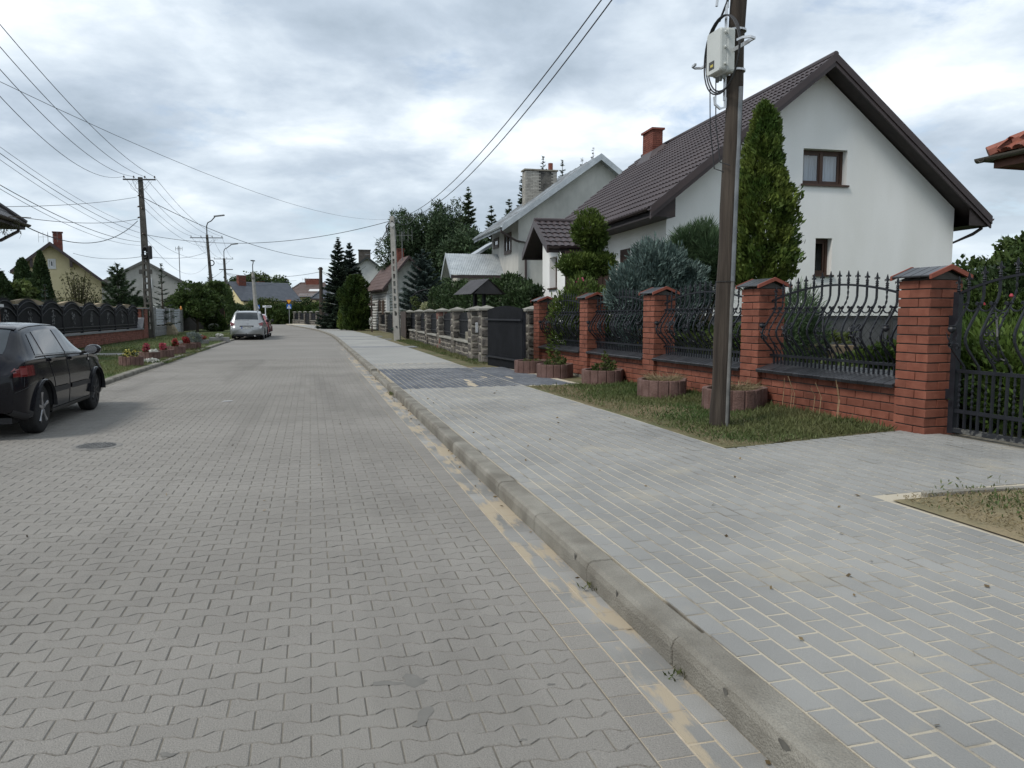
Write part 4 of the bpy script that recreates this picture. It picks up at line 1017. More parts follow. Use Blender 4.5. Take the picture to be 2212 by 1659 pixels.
b.quad((-WW, LEN_ - .4, PZ), (0, LEN_ - .4, PZ), (WW, LEN_ - .4, PZ), (WW, LEN_ - .4, top(WW)), (0, LEN_ - .4, top(0)), (-WW, LEN_ - .4, top(WW)))
b.build('wall', WHITE, ht)
MB().box(-WW + .05, WW - .05, GY + .05, LEN_ - .45, -.1, PZ + .0).build('plinth', PLINTH, ht)
window(ht, gfn, h1[0], h1[1] - .0, h1[2] + .04, h1[3], .19, WOODF, 2, .07, curtain=True)
window(ht, gfn, h2[0], h2[1], h2[2] + .04, h2[3], .19, WOODF, 1, .07, curtain=False)
window(ht, ffn, FH[0], FH[1], FH[2], FH[3], .19, WOODF, 2, .07, curtain=False)
# roof
b = MB()
for sg in (-1, 1):
    A = Vector((0, LEN_, 0)); p0 = Vector((sg * HW, 0, EZ)); B = Vector((-sg * HW, 0, RZ_ - EZ)) * .992
    tile_sheet(b, p0 + Vector((0, .02, 0)), A, B, .33, .2, .022, .032)
rf = b.build('roof', RTILE, ht, smooth=True)
b = MB(); th = .17
for sg in (-1, 1):
    b.add([(sg * HW, y, EZ - dz) for y in (.03, LEN_) for dz in (.02, th)] + [(0, y, RZ_ - dz) for y in (.03, LEN_) for dz in (.02, th)],
          [(0, 1, 5, 4), (2, 6, 7, 3), (0, 2, 3, 1), (1, 3, 7, 5), (0, 4, 6, 2)])
b.build('roof_deck', SOFF, ht)
b = MB()                                     # verge boards and metal verge flashing
for y0, y1, zt, zb in ((-.02, .03, .055, -.24), (-.05, -.02, .07, -.13)):
    for sg in (-1, 1):
        x1 = sg * (HW + .02); e = EZ - sl_ * .02
        b.add([(x, y, z) for y in (y0, y1) for x, z in ((0, RZ_ + zt), (x1, e + zt), (x1, e + zb), (0, RZ_ + zb))], [(0, 1, 2, 3), (7, 6, 5, 4), (0, 4, 5, 1), (1, 5, 6, 2), (2, 6, 7, 3), (3, 7, 4, 0)])
b.build('verge_board', BROWN, ht)
MB().tube([(0, q, RZ_ + .045) for q in np.linspace(-.03, LEN_, 12)], .075, 8).build('ridge_cap', RTILE, ht, smooth=True)
b = MB()
for sg in (-1, 1):
    b.box(sg * (HW - .02), sg * (HW + .0), .031, LEN_, EZ - .21, EZ - .0) if sg > 0 else b.box(-(HW), -(HW - .02), .031, LEN_, EZ - .21, EZ)
    x0, x1 = (sg * WW, sg * (HW - .021)); b.quad((x0, .03, EZ - .19), (x1, .03, EZ - .19), (x1, LEN_, EZ - .19), (x0, LEN_, EZ - .19))
    # boxed soffit end at the verge
    b.add([(x0, .032, EZ - .19), (x1, .032, EZ - .19), (x1, .032, EZ - .05), (x0, .032, top(WW) + .1)], [(0, 1, 2, 3)])
b.build('fascia', SOFF, ht)
b = MB(); gutter(b, (-HW - .06, 0, EZ + .0), (-HW - .06, LEN_, EZ - .02)); gutter(b, (HW + .06, LEN_, EZ), (HW + .06, 0, EZ))
for k in range(22): b.box(-HW - .13, -HW + .0, .3 + k * .56, .33 + k * .56, EZ - .072, EZ - .068)
b.build('gutter', BROWN, ht)
b = MB().tube([(HW + .06, .35, EZ - .07), (HW + .06, .35, EZ - .22), (HW - .1, .45, EZ - .36), (WW + .07, .75, EZ - .62), (WW + .07, .75, .3)], .045, 8); b.build('downpipe', BROWN, ht, smooth=True)
# chimney
c0 = W.hit(1389, 336, 'x', -1.0); c1 = W.hit(1431, 322, 'x', -1.0)
CY = W.hit(1431, 327, 'x', -.36)[1]; CT_ = W.hit(1431, 281, 'x', -.36)[2]
chimney(ht, -.74, -.36, CY, CY + .97, RZ_ - sl_ * .74 - .2, CT_, RBRICK)
MB().add([(-.95, CY - .15, RZ_ - sl_ * .95 + .06), (-.25, CY - .15, RZ_ - sl_ * .25 + .06), (-.25, CY + 1.1, RZ_ - sl_ * .25 + .06), (-.95, CY + 1.1, RZ_ - sl_ * .95 + .06), (-.755, CY - .015, RZ_ - sl_ * .74 + .25), (-.345, CY - .015, RZ_ - sl_ * .36 + .2), (-.345, CY + .985, RZ_ - sl_ * .36 + .2), (-.755, CY + .985, RZ_ - sl_ * .74 + .25)],
         [(0, 1, 5, 4), (1, 2, 6, 5), (2, 3, 7, 6), (3, 0, 4, 7)]).build('flashing', RTILE, ht)
# porch
PC, PHW, PX0, PX1, PEZ, PRZ = 6.85, 1.62, -5.88, -4.2, 3.45, 4.38; psl = (PRZ - PEZ) / PHW
b = MB()
for sg in (-1, 1):
    xe = -HW + .55 if sg < 0 else -HW + .55
    p0 = Vector((PX0, PC + sg * PHW, PEZ)); tile_sheet(b, p0, Vector((PX1 - PX0 + .35, 0, 0)), Vector((0, -sg * PHW, PRZ - PEZ)), .33, .2, .022, .032)
b.build('porch_roof', RTILE, ht, smooth=True)
b = MB()
for sg in (-1, 1):
    b.add([(x, PC + sg * PHW, PEZ - dz) for x in (PX0 + .03, PX1) for dz in (.02, .14)] + [(x, PC, PRZ - dz) for x in (PX0 + .03, PX1) for dz in (.02, .14)], [(0, 1, 5, 4), (2, 6, 7, 3), (0, 2, 3, 1), (1, 3, 7, 5)])
    b.box(PX0 + .03, PX1, PC + sg * PHW - .01, PC + sg * PHW + .01, PEZ - .18, PEZ)
    b.quad((PX0 + .5, PC + sg * 1.36, PEZ - .16), (PX1, PC + sg * 1.36, PEZ - .16), (PX1, PC + sg * PHW, PEZ - .16), (PX0 + .5, PC + sg * PHW, PEZ - .16))
b.build('porch_soffit', SOFF, ht)
b = MB()
for sg in (-1, 1):
    y1 = PC + sg * (PHW + .02)
    b.add([(x, y, z) for x in (PX0 - .03, PX0 + .03) for y, z in ((PC, PRZ + .06), (y1, PEZ + .05), (y1, PEZ - .19), (PC, PRZ - .18))], [(0, 1, 2, 3), (7, 6, 5, 4), (0, 4, 5, 1), (1, 5, 6, 2), (2, 6, 7, 3), (3, 7, 4, 0)])
b.build('porch_verge', BROWN, ht)
MB().tube([(PX0 - .02, PC, PRZ + .045), (PX1 + .3, PC, PRZ + .045)], .07, 8).build('porch_ridge', RTILE, ht, smooth=True)
b = MB(); gutter(b, (PX0, PC - PHW - .06, PEZ), (PX1 + .2, PC - PHW - .06, PEZ)); b.build('porch_gutter', BROWN, ht)
PWX = -5.5; pfn = lambda a, d, z: (PWX + d, a, z); y0_, y1_ = W.hit(1220.5, 600, 'x', PWX)[1], W.hit(1172, 600, 'x', PWX)[1]
pw0, pw1 = W.hit(1203.5, 553, 'x', PWX), W.hit(1187, 624, 'x', PWX); PH_ = (pw0[1], pw1[1], pw1[2], pw0[2])
b = MB(); n0 = y0_ - PC; n1 = y1_ - PC
wall_holes(b, lambda a, d, z: (PWX + d, a + PC, z), n0, n1, .1, lambda a: PRZ - .12 - psl * abs(a), [(PH_[0] - PC, PH_[1] - PC, PH_[2], PH_[3])], .3)
b.quad((PWX, y1_, .1), (-WW, y1_, .1), (-WW, y1_, PEZ + .4), (PWX, y1_, PEZ + .2))
b.quad((PWX + .3, y0_, .1), (PWX + .3, y1_, .1), (PWX + .3, y1_, PEZ), (PWX + .3, y0_, PEZ)) if False else None
b.build('porch_wall', WHITE, ht)
window(ht, pfn, PH_[0], PH_[1], PH_[2] + .02, PH_[3], .2, WOODF, 1, .06, curtain=False)
b = MB().box(PWX + .01, -WW - .01, y0_ + .0, y0_ + .06, .2, PEZ - .17)
for k in range(7): b.box(PWX + .04 + k * .19, PWX + .2 + k * .19, y0_ - .015, y0_ - .001, .35, 3.0)
b.build('porch_door', mat('dark_door_wood', (.035, .02, .015), (.05, .03, .022), scale=4, rough=.5), ht)
d0, d1 = W.hit(1361, 540, 'x', -WW), W.hit(1341, 540, 'x', -WW)
MB().box(-WW - .02, -WW + .05, d0[1], d1[1], .9, d0[2] + .05).build('side_door', mat('dark_door_wood', (.05, .03, .02)), ht)
# --- right edge: roof corner with red clay tiles
rc = far(2131, 337, 13.5)
RH = House('tiled_house', 'corner of a red clay tile roof with brown gutter at the right edge', rc, R(-74))
CLAY = mat('clay_tile', (.22, .068, .042), (.30, .10, .065), scale=6, rough=.6, isl=.4, spec=.4)
ez = rc.z - .0; LX = 7.; RI = .62
deck = MB()
deck.add([(0.1, .1, ez - .02), (LX, .1, ez - .02), (LX, LX, ez - .02), (.1, LX, ez - .02), (LX * .5, LX * .5, ez + LX * .5 * RI - .05)], [(0, 1, 4), (1, 2, 4), (2, 3, 4), (3, 0, 4), (3, 2, 1, 0)])
deck.build('roof', mat('roof_board', (.10, .05, .035), rough=.8), RH.t)
b = MB()
tm = {}
def clay(n=5, L=.38, w_=.22):
    m = MB(); 
    for j in range(2):
        for k in range(n + 1):
            a = math.pi * k / n; m.v.append((math.cos(a) * w_ / 2 * (1 if not j else .9), L * j, math.sin(a) * .07 + (.03 if not j else 0)))
    m.f = [(k, k + 1, n + 2 + k, n + 1 + k) for k in range(n)] + [tuple(range(n + 1))]
    return m.mesh('tile', CLAY, True)
cm = clay(); cs = math.atan(RI)
for side in range(2):
    for r in range(8):
        for c in range(28):
            a = .12 + c * .22; up = r * .31; h = up * math.cos(cs)
            if a < h + .05 or a > LX - h or a > 4.: continue
            if side == 0: link('tile', cm, RH.t, (a, h + .06, ez + up * math.sin(cs)), (cs, 0, 0))
            else: link('tile', cm, RH.t, (h + .06, a, ez + up * math.sin(cs)), (cs, 0, -math.pi / 2))
rm = MB()
for k in range(9):
    t_ = k * .36; e = Vector((1, 1, RI)).normalized(); p = Vector((.02, .02, ez + .03)) + e * t_
    rm.tube([p, p + e * .4], [.13, .10], 8)
rm.build('hip_tile', CLAY, RH.t, smooth=True)
b = MB(); gutter(b, (LX, -.02, ez - .03), (-.16, -.02, ez - .03), .075); gutter(b, (-.02, -.1, ez - .03), (-.02, LX, ez - .03), .075); b.build('gutter', mat('olive_gutter', (.07, .062, .05), (.09, .08, .065), rough=.4, spec=.5), RH.t)
b = MB().box(.08, LX, .08, .12, ez - .22, ez - .03).box(.08, .12, .12, LX, ez - .22, ez - .03).quad((.12, .12, ez - .2), (LX, .12, ez - .2), (LX, LX, ez - .2), (.12, LX, ez - .2)); b.build('fascia', mat('red_brown_fascia', (.09, .035, .022), (.12, .05, .03), scale=4, rough=.6), RH.t)
MB().box(.9, LX - .5, .9, LX - .5, -.1, ez - .15).build('wall', WHITE, RH.t)
# --- generic far house with a saddle roof, ridge along local y, gable towards -y
def saddle(name, label, org, rz, hwl, hwr, ezl, ezr, rz_, length, wm, rm_, over=.45, verge=.4, th=.16, trim=None, courses=None, cat='house', group=None, base=-.1, ribs=None):
    h = House(name, label, org, rz, cat, group); t = h.t; trim = trim or BROWN
    sl = (rz_ - ezl) / hwl; sr = (rz_ - ezr) / hwr; wl, wr = hwl - over, hwr - over; y0, y1 = verge, length - verge
    zl, zr = rz_ - sl * wl - th, rz_ - sr * wr - th
    b = MB().add([(x, y, z) for y in (y0, y1) for x, z in ((-wl, base), (wr, base), (wr, zr), (0, rz_ - th), (-wl, zl))], [(0, 1, 2, 3, 4), (9, 8, 7, 6, 5), (0, 4, 9, 5), (1, 6, 7, 2), (0, 5, 6, 1)])
    b.build('wall', wm, t)
    b = MB()
    for sg, hw, ez_ in ((-1, hwl, ezl), (1, hwr, ezr)):
        L_ = math.hypot(hw, rz_ - ez_); n = courses or 1
        for k in range(n):                     # stepped courses
            f0, f1 = k / n, (k + 1) / n; up = .03 if courses else 0
            P = lambda f, dz: (sg * hw * (1 - f), ez_ + (rz_ - ez_) * f + dz)
            (xa, za), (xb, zb) = P(f0, up), P(f1, 0.002); (xc, zc_) = P(f0, -.001)
            b.add([(xa, 0, za), (xa, length, za), (xb, length, zb), (xb, 0, zb), (xc, 0, zc_), (xc, length, zc_)], [(0, 1, 2, 3), (4, 5, 1, 0)])
        if ribs:
            m = int(length / ribs)
            for k in range(m): b.obox((sg * hw / 2, (k + .5) * length / m, (ez_ + rz_) / 2 + .012), (L_, .03, .03), Matrix.Rotation(math.atan2(rz_ - ez_, hw) * sg, 3, 'Y'))
        b.add([(sg * hw, 0, ez_), (sg * hw, length, ez_), (sg * hw, length, ez_ - th), (sg * hw, 0, ez_ - th), (0, 0, rz_ - th), (0, length, rz_ - th)], [(0, 1, 2, 3), (3, 2, 5, 4)])
    b.build('roof', rm_, t)
    for y in (-.03, length):
        b = MB()
        for sg, hw, ez_ in ((-1, hwl, ezl), (1, hwr, ezr)):
            b.add([(x, yy, z) for yy in (y, y + .03) for x, z in ((0, rz_ + .04), (sg * (hw + .02), ez_ + .04), (sg * (hw + .02), ez_ - th - .05), (0, rz_ - th - .06))], [(0, 1, 2, 3), (7, 6, 5, 4), (0, 4, 5, 1), (1, 5, 6, 2), (2, 6, 7, 3), (3, 7, 4, 0)])
        b.build('verge_board', trim, t)
    b = MB(); gutter(b, (-hwl - .06, 0, ezl - .03), (-hwl - .06, length, ezl - .03)); gutter(b, (hwr + .06, length, ezr - .03), (hwr + .06, 0, ezr - .03)); b.build('gutter', trim, t)
    h.y0 = y0; h.wl = wl; h.wr = wr
    return h
def gwin(h, px0, py0, px1, py1, m, axis='y', val=None, sashes=1, fw=.07, inset=.02):
    val = h.y0 if val is None else val
    a = h.hit(px0, py0, axis, val); c = h.hit(px1, py1, axis, val)
    i = 0 if axis == 'y' else 1; a0, a1 = sorted((a[i], c[i])); z0, z1 = sorted((a[2], c[2]))
    fn = (lambda q, d, z: (q, val + d, z)) if axis == 'y' else (lambda q, d, z: (val + d, q, z))
    return window(h.t, fn, a0, a1, z0, z1, -.05, m, sashes, fw, clear=False, sill=True, over=.03)
# --- grey rendered house with metal roof
GALV = mat('galvanised', (.36, .39, .41), (.46, .49, .51), scale=2.5, rough=.42, metal=.35, fine=.12, fscale=7)
GRUST = mat('galvanised_stained', (.27, .28, .285), (.40, .43, .45), scale=1.6, rough=.5, metal=.3, fine=.3, fscale=5, lo=.42, hi=.6)
a2 = far(1299, 333, 36.6); RZ2 = HRZ + R(2.0)
Gh = saddle('grey_house', 'tall grey rendered house with galvanised metal roof and white brick chimney', a2, RZ2, 4.72, 4.72, 5.45, 5.45, a2.z, 6.4, GREYR, GRUST, over=.85, verge=.45, th=.2, trim=GALV, ribs=.75)
WHB = mat('white_chimney_brick', (.27, .26, .235), (.36, .345, .31), scale=4, rough=.9, isl=.3, bump=.3)
SOOT = mat('sooty_brick', (.025, .025, .025), (.10, .095, .085), scale=2.1, rough=.95, isl=.3, lo=.42, hi=.56)
cA = Gh.hit(1135, 380, 'y', 3.6); cB = Gh.hit(1203, 380, 'y', 3.6); cz = Gh.hit(1170, 369, 'y', 3.6)[2]
chimney(Gh.t, cA[0], cB[0], 3.6, 4.2, 5.6, cz, SOOT if False else WHB, capm=CONC)
sb = MB(); zt = cz
for k in range(13):
    for j in range(3): sb.box(cA[0] + (cB[0] - cA[0]) * .42 + j * .22 + (k % 2) * .1, cA[0] + (cB[0] - cA[0]) * .42 + .21 + j * .22 + (k % 2) * .1, 3.588, 3.61, zt - .03 - .075 * k - .065, zt - .03 - .075 * k)
tag(sb.build('soot_stained_brick', SOOT, Gh.t), kind='stuff')
MB().tube([(cA[0] + (cB[0] - cA[0]) * .85, 3.9, cz), (cA[0] + (cB[0] - cA[0]) * .85, 3.9, cz + .45)], .12, 8).build('flue', RBRICK, Gh.t)
DWIN = mat('dark_window_frame', (.07, .05, .04), (.09, .065, .05), rough=.6)
xl = -Gh.wl
for px0, py0, px1, py1, s in ((1091, 507, 1105, 545, 2), (1067.5, 517, 1078, 533, 1), (1094, 599, 1106, 622, 1)):
    gwin(Gh, px0, py0, px1, py1, DWIN, 'x', xl, s, .08)
MB().tube([(-4.72, .3, 5.35), (-4.72, .3, 5.2), (-4.3, .3, 4.95), (-3.95, .4, 4.8), (xl + .35, .40, 4.75), (xl + .35, .40, .1)], .05, 6).build('downpipe', BROWN, Gh.t)
pn0 = Gh.hit(1112, 600, 'x', xl)
MB().box(xl - .02, xl - .001, .75, 1.02, pn0[2] - .2, pn0[2] + .22).build('house_number', mat('white_enamel', (.6, .6, .6), rough=.4), Gh.t)
tm_ = text_mesh('28', .26, mat('black_print', (.02, .02, .02), rough=.6)); link('number', tm_, Gh.t, (xl - .024, .885, pn0[2]), (math.pi / 2, 0, -math.pi / 2))
# its corrugated porch and low side roof
pr0 = Gh.hit(1075, 550, 'x', xl); pr1 = Gh.hit(996, 551, 'x', xl - 2.6)
cr = Gh.hit(1090, 595, 'x', xl); CORR = mat('corrugated_iron', (.33, .36, .38), (.44, .47, .48), scale=1.5, rough=.45, metal=.35, fine=.2, fscale=6)
y_r = pr0[1]; z_r = pr0[2]; z_e = cr[2]; y_e = cr[1]; dxp = 2.7
y_e2 = y_r + (y_r - y_e); b = MB()
for yy in (y_e, y_e2):
    n = 60; o = len(b.v)
    for f_ in (0, 1):
        for k in range(n + 1):
            b.v.append((xl - dxp + dxp * k / n, yy + (y_r - yy) * f_, z_e + (z_r - z_e) * f_ + .02 * (k % 2)))
    b.f += [(o + k, o + k + 1, o + n + 2 + k, o + n + 1 + k) for k in range(n)]
b.build('porch_roof', CORR, Gh.t)
b = MB()
for yy in (y_e, y_e2):
    b.add([(x, y, z) for x in (xl - dxp - .03, xl - dxp) for y, z in ((y_r, z_r + .04), (yy, z_e + .03), (yy, z_e - .16), (y_r, z_r - .15))], [(0, 1, 2, 3), (7, 6, 5, 4), (0, 4, 5, 1), (1, 5, 6, 2), (2, 6, 7, 3), (3, 7, 4, 0)])
b.build('porch_verge', GALV, Gh.t)
MB().box(xl - dxp, xl, y_e - .05, y_e - .01, z_e - .16, z_e - .02).build('porch_gutter', BROWN, Gh.t)
CREAM = mat('cream_wall', (.46, .44, .38), (.54, .52, .45), scale=1.5, rough=.95, fine=.08, fscale=10)
MB().add([(x, y, z) for x in (xl - dxp + .5, xl) for y, z in ((y_e + .3, -.1), (y_e2 - .3, -.1), (y_e2 - .3, z_e - .05), (y_r, z_r - .12), (y_e + .3, z_e - .05))], [(0, 1, 2, 3, 4), (9, 8, 7, 6, 5), (0, 4, 9, 5), (1, 6, 7, 2)]).build('porch_wall', CREAM, Gh.t)
lr0 = Gh.hit(1064, 521, 'y', 6.5); lr1 = Gh.hit(1018, 553, 'y', 6.5)
MB().add([(lr0[0] + .3, 6.1, lr0[2] + .1), (lr1[0], 6.1, lr1[2]), (lr1[0], 9.5, lr1[2]), (lr0[0] + .3, 9.5, lr0[2] + .1), (lr0[0] + .3, 6.1, lr0[2] - .06), (lr1[0], 6.1, lr1[2] - .14), (lr1[0], 9.5, lr1[2] - .14), (lr0[0] + .3, 9.5, lr0[2] - .06)], [(0, 1, 2, 3), (7, 6, 5, 4), (0, 4, 5, 1), (1, 5, 6, 2), (2, 6, 7, 3), (3, 7, 4, 0)]).build('side_roof', GALV, Gh.t)
MB().box(lr1[0] + .5, lr0[0] + 1, 6.4, 9.3, -.1, lr1[2] - .1).build('side_wall', CREAM, Gh.t)
# --- white log cottage with brown roof
a3 = far(884, 552, 61)
RBR = mat('brown_shingle', (.085, .055, .05), (.12, .08, .07), scale=1.2, rough=.75, fine=.15, fscale=12)
r3 = R(20.5); q3 = House.__new__(House); q3.o = Vector((a3.x, a3.y, 0)); q3.ex = Vector((math.cos(r3), math.sin(r3), 0)); q3.ey = Vector((-math.sin(r3), math.cos(r3), 0)); e_ = q3.hit(827, 624, 'y', 0); hw3 = -e_[0]; e3 = Vector((0, 0, e_[2]))
LOGM = mat('white_log', (.40, .40, .38), (.52, .52, .49), scale=3, rough=.85, isl=.15)
Ct = saddle('log_cottage', 'low white log cottage with steep brown roof behind the stone fence', a3, r3, hw3, hw3, e3.z, e3.z, a3.z, 9.0, LOGM, RBR, over=.55, verge=.6, courses=9)
b = MB()
n = 14; zt = e3.z - .1
for k in range(n):
    z = .1 + (zt - .1) * (k + .5) / n; r = (zt - .1) / n / 2
    b.tube([(-Ct.wl - .02, Ct.y0 - .02, z), (-Ct.wl - .02, 8.4, z)], r * .98, 7); b.tube([(-Ct.wl - .02, Ct.y0 - .02, z), (Ct.wr, Ct.y0 - .02, z)], r * .98, 7)
tag(b.build('log', LOGM, Ct.t, smooth=True), kind='stuff')
for y in (1.6, 3.1): MB().box(-Ct.wl - .24, -Ct.wl - .12, y, y + .62, 1.0, 2.55).build('window', mat('dark_window_frame', (.07, .05, .04)), Ct.t)
MB().box(-Ct.wl - .2, -Ct.wl + .05, Ct.y0 - .2, Ct.y0 + .02, .1, 2.9).build('corner_board', mat('white_board', (.55, .55, .54), rough=.7), Ct.t)
chimney(Ct.t, -.3, .25, 3.0, 3.6, a3.z - .5, a3.z + .7, RBRICK)
# --- dark roofed white house behind the spruces
a4 = far(793, 554, 86); H4 = saddle('dark_roof_house', 'white house with steep dark roof rising behind the spruces and cottage', a4, HRZ, 4.5, 4.5, 4.3, 4.3, a4.z, 10, mat('far_white', (.5, .5, .48), (.56, .56, .54), rough=.95), mat('dark_shingle', (.035, .042, .042), (.05, .058, .058), scale=2, rough=.7), courses=12, trim=mat('dark_trim', (.03, .035, .035), rough=.6))
chimney(H4.t, -.9, .4, .9, 1.8, a4.z - .8, a4.z + .75, mat('dark_brick', (.07, .06, .05), (.1, .09, .08), isl=.3))
# --- blue-grey roof at the junction, long side towards the street
BLU = mat('blue_grey_roof', (.055, .062, .075), (.075, .083, .098), scale=1.5, rough=.5, fine=.1, fscale=8)
YEL = mat('pale_yellow_wall', (.56, .48, .27), (.62, .54, .32), scale=1.5, rough=.95)
a5 = far(493, 608, 126); e5 = far(621, 611.5, 132.6); rz5 = math.atan2(e5.y - a5.y, e5.x - a5.x) - math.pi / 2
zb5 = zat(649, 122)
H5 = saddle('yellow_house', 'pale yellow house with a broad blue-grey roof at the end of the street', a5, rz5, 5.4, 5.4, zb5, zb5, a5.z, (e5 - a5).length, YEL, BLU, over=.4, verge=.5, courses=17, trim=mat('blue_trim', (.05, .055, .065), rough=.5))
gwin(H5, 497, 622, 503, 631, mat('white_frame', (.6, .6, .6), rough=.5), 'y', H5.y0, 1, .1)
c = H5.hit(549, 600, 'x', -.3)
for px, w_, q in ((521, 1.2, .7), (563, .8, -1.6)):
    c = H5.hit(px, 600, 'x', q); chimney(H5.t, q - .5, q + .5, c[1] - w_ / 2, c[1] + w_ / 2, a5.z - 1.3, a5.z + (.95 if q > 0 else .1), RBRICK)
c = H5.hit(537, 616, 'x', -.9); MB().obox((-.98, c[1], a5.z - .75), (1.0, .8, .08), Matrix.Rotation(-math.atan2(a5.z - zb5, 5.4), 3, 'Y')).build('skylight', mat('white_frame', (.6, .6, .6)), H5.t)
# --- brown hip roof house and small dark roof to its right
def hip(name, label, x0, x1, px_r0, px_r1, py_r, py_e, Y, dep, wm, rm_, walls=True):
    h = House(name, label, (0, Y, 0), 0); ze, zr = zat(py_e, Y), zat(py_r, Y + dep / 2)
    X = lambda px, y: (px - 1106) / 1662 * (y * CT)
    a, c = X(x0, Y), X(x1, Y); r0, r1 = X(px_r0, Y + dep / 2), X(px_r1, Y + dep / 2); b = MB()
    n = 10; E = [(a, 0), (c, 0), (c, dep), (a, dep)]; Rr = [(r0, dep / 2), (r1, dep / 2), (r1, dep / 2), (r0, dep / 2)]
    for k in range(n):
        lo_ = [(E[i][0] + (Rr[i][0] - E[i][0]) * k / n, E[i][1] + (Rr[i][1] - E[i][1]) * k / n, ze + (zr - ze) * k / n + .03) for i in range(4)]
        hi_ = [(E[i][0] + (Rr[i][0] - E[i][0]) * (k + 1) / n, E[i][1] + (Rr[i][1] - E[i][1]) * (k + 1) / n, ze + (zr - ze) * (k + 1) / n) for i in range(4)]
        b.add(lo_ + hi_, [(i, (i + 1) % 4, 4 + (i + 1) % 4, 4 + i) for i in range(4)])
    b.build('roof', rm_, h.t)
    MB().box(a, c, 0, dep, ze - .2, ze - .002).build('fascia', BROWN, h.t)
    MB().box(a + .6, c - .6, .6, dep - .6, -.1, ze - .2).build('wall', wm, h.t)
    b = MB()
    for i in (0, 1): b.tube([(E[i][0], E[i][1], ze + .08), (Rr[i][0], Rr[i][1], zr + .08)], .12, 6)
    b.tube([(r0, dep / 2, zr + .08), (r1, dep / 2, zr + .08)], .12, 6); b.build('ridge_tile', rm_, h.t)
    h.ze, h.zr, h.a, h.c = ze, zr, a, c
    return h
BRH = mat('brown_hip_roof', (.095, .07, .062), (.125, .092, .082), scale=1.5, rough=.65, fine=.12, fscale=7)
H6 = hip('hip_roof_house', 'house with brown hipped roof and skylight beyond the junction on the right', 608, 730, 651, 702, 612, 640, 142, 12, YEL, BRH)
c = H6.hit(675, 607, 'y', 6); chimney(H6.t, c[0] - 1.3, c[0] + 1.3, 5.4, 6.2, H6.zr - .6, H6.zr + .8, RBRICK)
c = H6.hit(680, 627, 'y', 3); MB().obox((c[0], 2.6, H6.ze + (H6.zr - H6.ze) * .45), (1.9, 1.0, .1), Matrix.Rotation(math.atan2(H6.zr - H6.ze, 6), 3, 'X')).build('skylight', mat('white_frame', (.6, .6, .6)), H6.t)
H7 = hip('grey_roof_house', 'small house with dark grey hipped roof half hidden by the tall spruces', 672, 780, 716, 740, 612, 645, 112, 9, YEL, BLU)
# --- left: pale yellow house with brown asymmetric roof
a8 = far(107.6, 523, 56); e8 = far(22, 585, 56); f8 = far(236, 616, 57)
r8 = R(29); q8 = House.__new__(House); q8.o = Vector((a8.x, a8.y, 0)); q8.ex = Vector((math.cos(r8), math.sin(r8), 0)); q8.ey = Vector((-math.sin(r8), math.cos(r8), 0))
e8 = q8.hit(22, 585, 'y', 0); f8 = q8.hit(236, 616, 'y', 0)
H8 = saddle('cream_yellow_house', 'pale yellow gabled house with brown roof edge behind the left garden', a8, r8, -e8[0], f8[0], e8[2], f8[2], a8.z, 9, mat('cream_yellow', (.53, .46, .28), (.60, .52, .33), scale=1.2, rough=.95, fine=.08, fscale=20), RTILE, over=.5, verge=.6, courses=14)
gwin(H8, 102.5, 559, 121, 580, mat('white_frame', (.6, .6, .6)), 'y', H8.y0, 1, .11)
c = H8.hit(125, 520, 'y', 3.2); chimney(H8.t, c[0] - .3, c[0] + .3, 2.9, 3.5, a8.z - 1.2, H8.hit(125, 503, 'y', 3.2)[2], RBRICK)
for px, py in ((67, 562), (153, 562)):
    c = H8.hit(px, py, 'y', .1); MB().box(c[0] - .09, c[0] + .09, .05, H8.y0 + .1, c[2] - .5, c[2] + .1).build('bracket', BROWN, H8.t)
MB().box(-H8.wl, H8.wr, H8.y0 - .05, H8.y0 - .001, zat(642, 56) - .06, zat(642, 56) + .03).build('string_course', mat('cornice', (.4, .34, .22), rough=.9), H8.t)
# --- left: grey rendered older house
a9 = far(311, 562, 76); e9 = far(281, 587, 76); f9 = far(399, 625, 76)
OLDG = mat('old_grey_render', (.30, .29, .27), (.42, .41, .385), scale=.5, rough=.95, fine=.15, fscale=5)
H9 = saddle('old_grey_house', 'old grey rendered house with gable towards the street behind the concrete pole', a9, R(25), 5.0, 5.0, zat(624, 76), zat(626, 76), a9.z, 9, OLDG, mat('mossy_shingle', (.09, .085, .08), (.13, .12, .11), scale=2, rough=.9), over=.25, verge=.2, courses=12, trim=mat('weathered_board', (.14, .135, .13), rough=.9))
gwin(H9, 307, 599.5, 329, 622, mat('white_frame', (.6, .6, .6)), 'y', H9.y0, 2, .12)
for px in (304, 325): c = H9.hit(px, 587, 'y', H9.y0); MB().box(c[0] - .16, c[0] + .16, H9.y0 - .012, H9.y0 + .05, c[2] - .22, c[2] + .22).build('vent', mat('vent_grey', (.12, .11, .1), rough=.9), H9.t)
chimney(H9.t, -.2, .5, 1.2, 1.9, a9.z - .5, a9.z + .55, mat('dark_brick', (.07, .06, .05)))
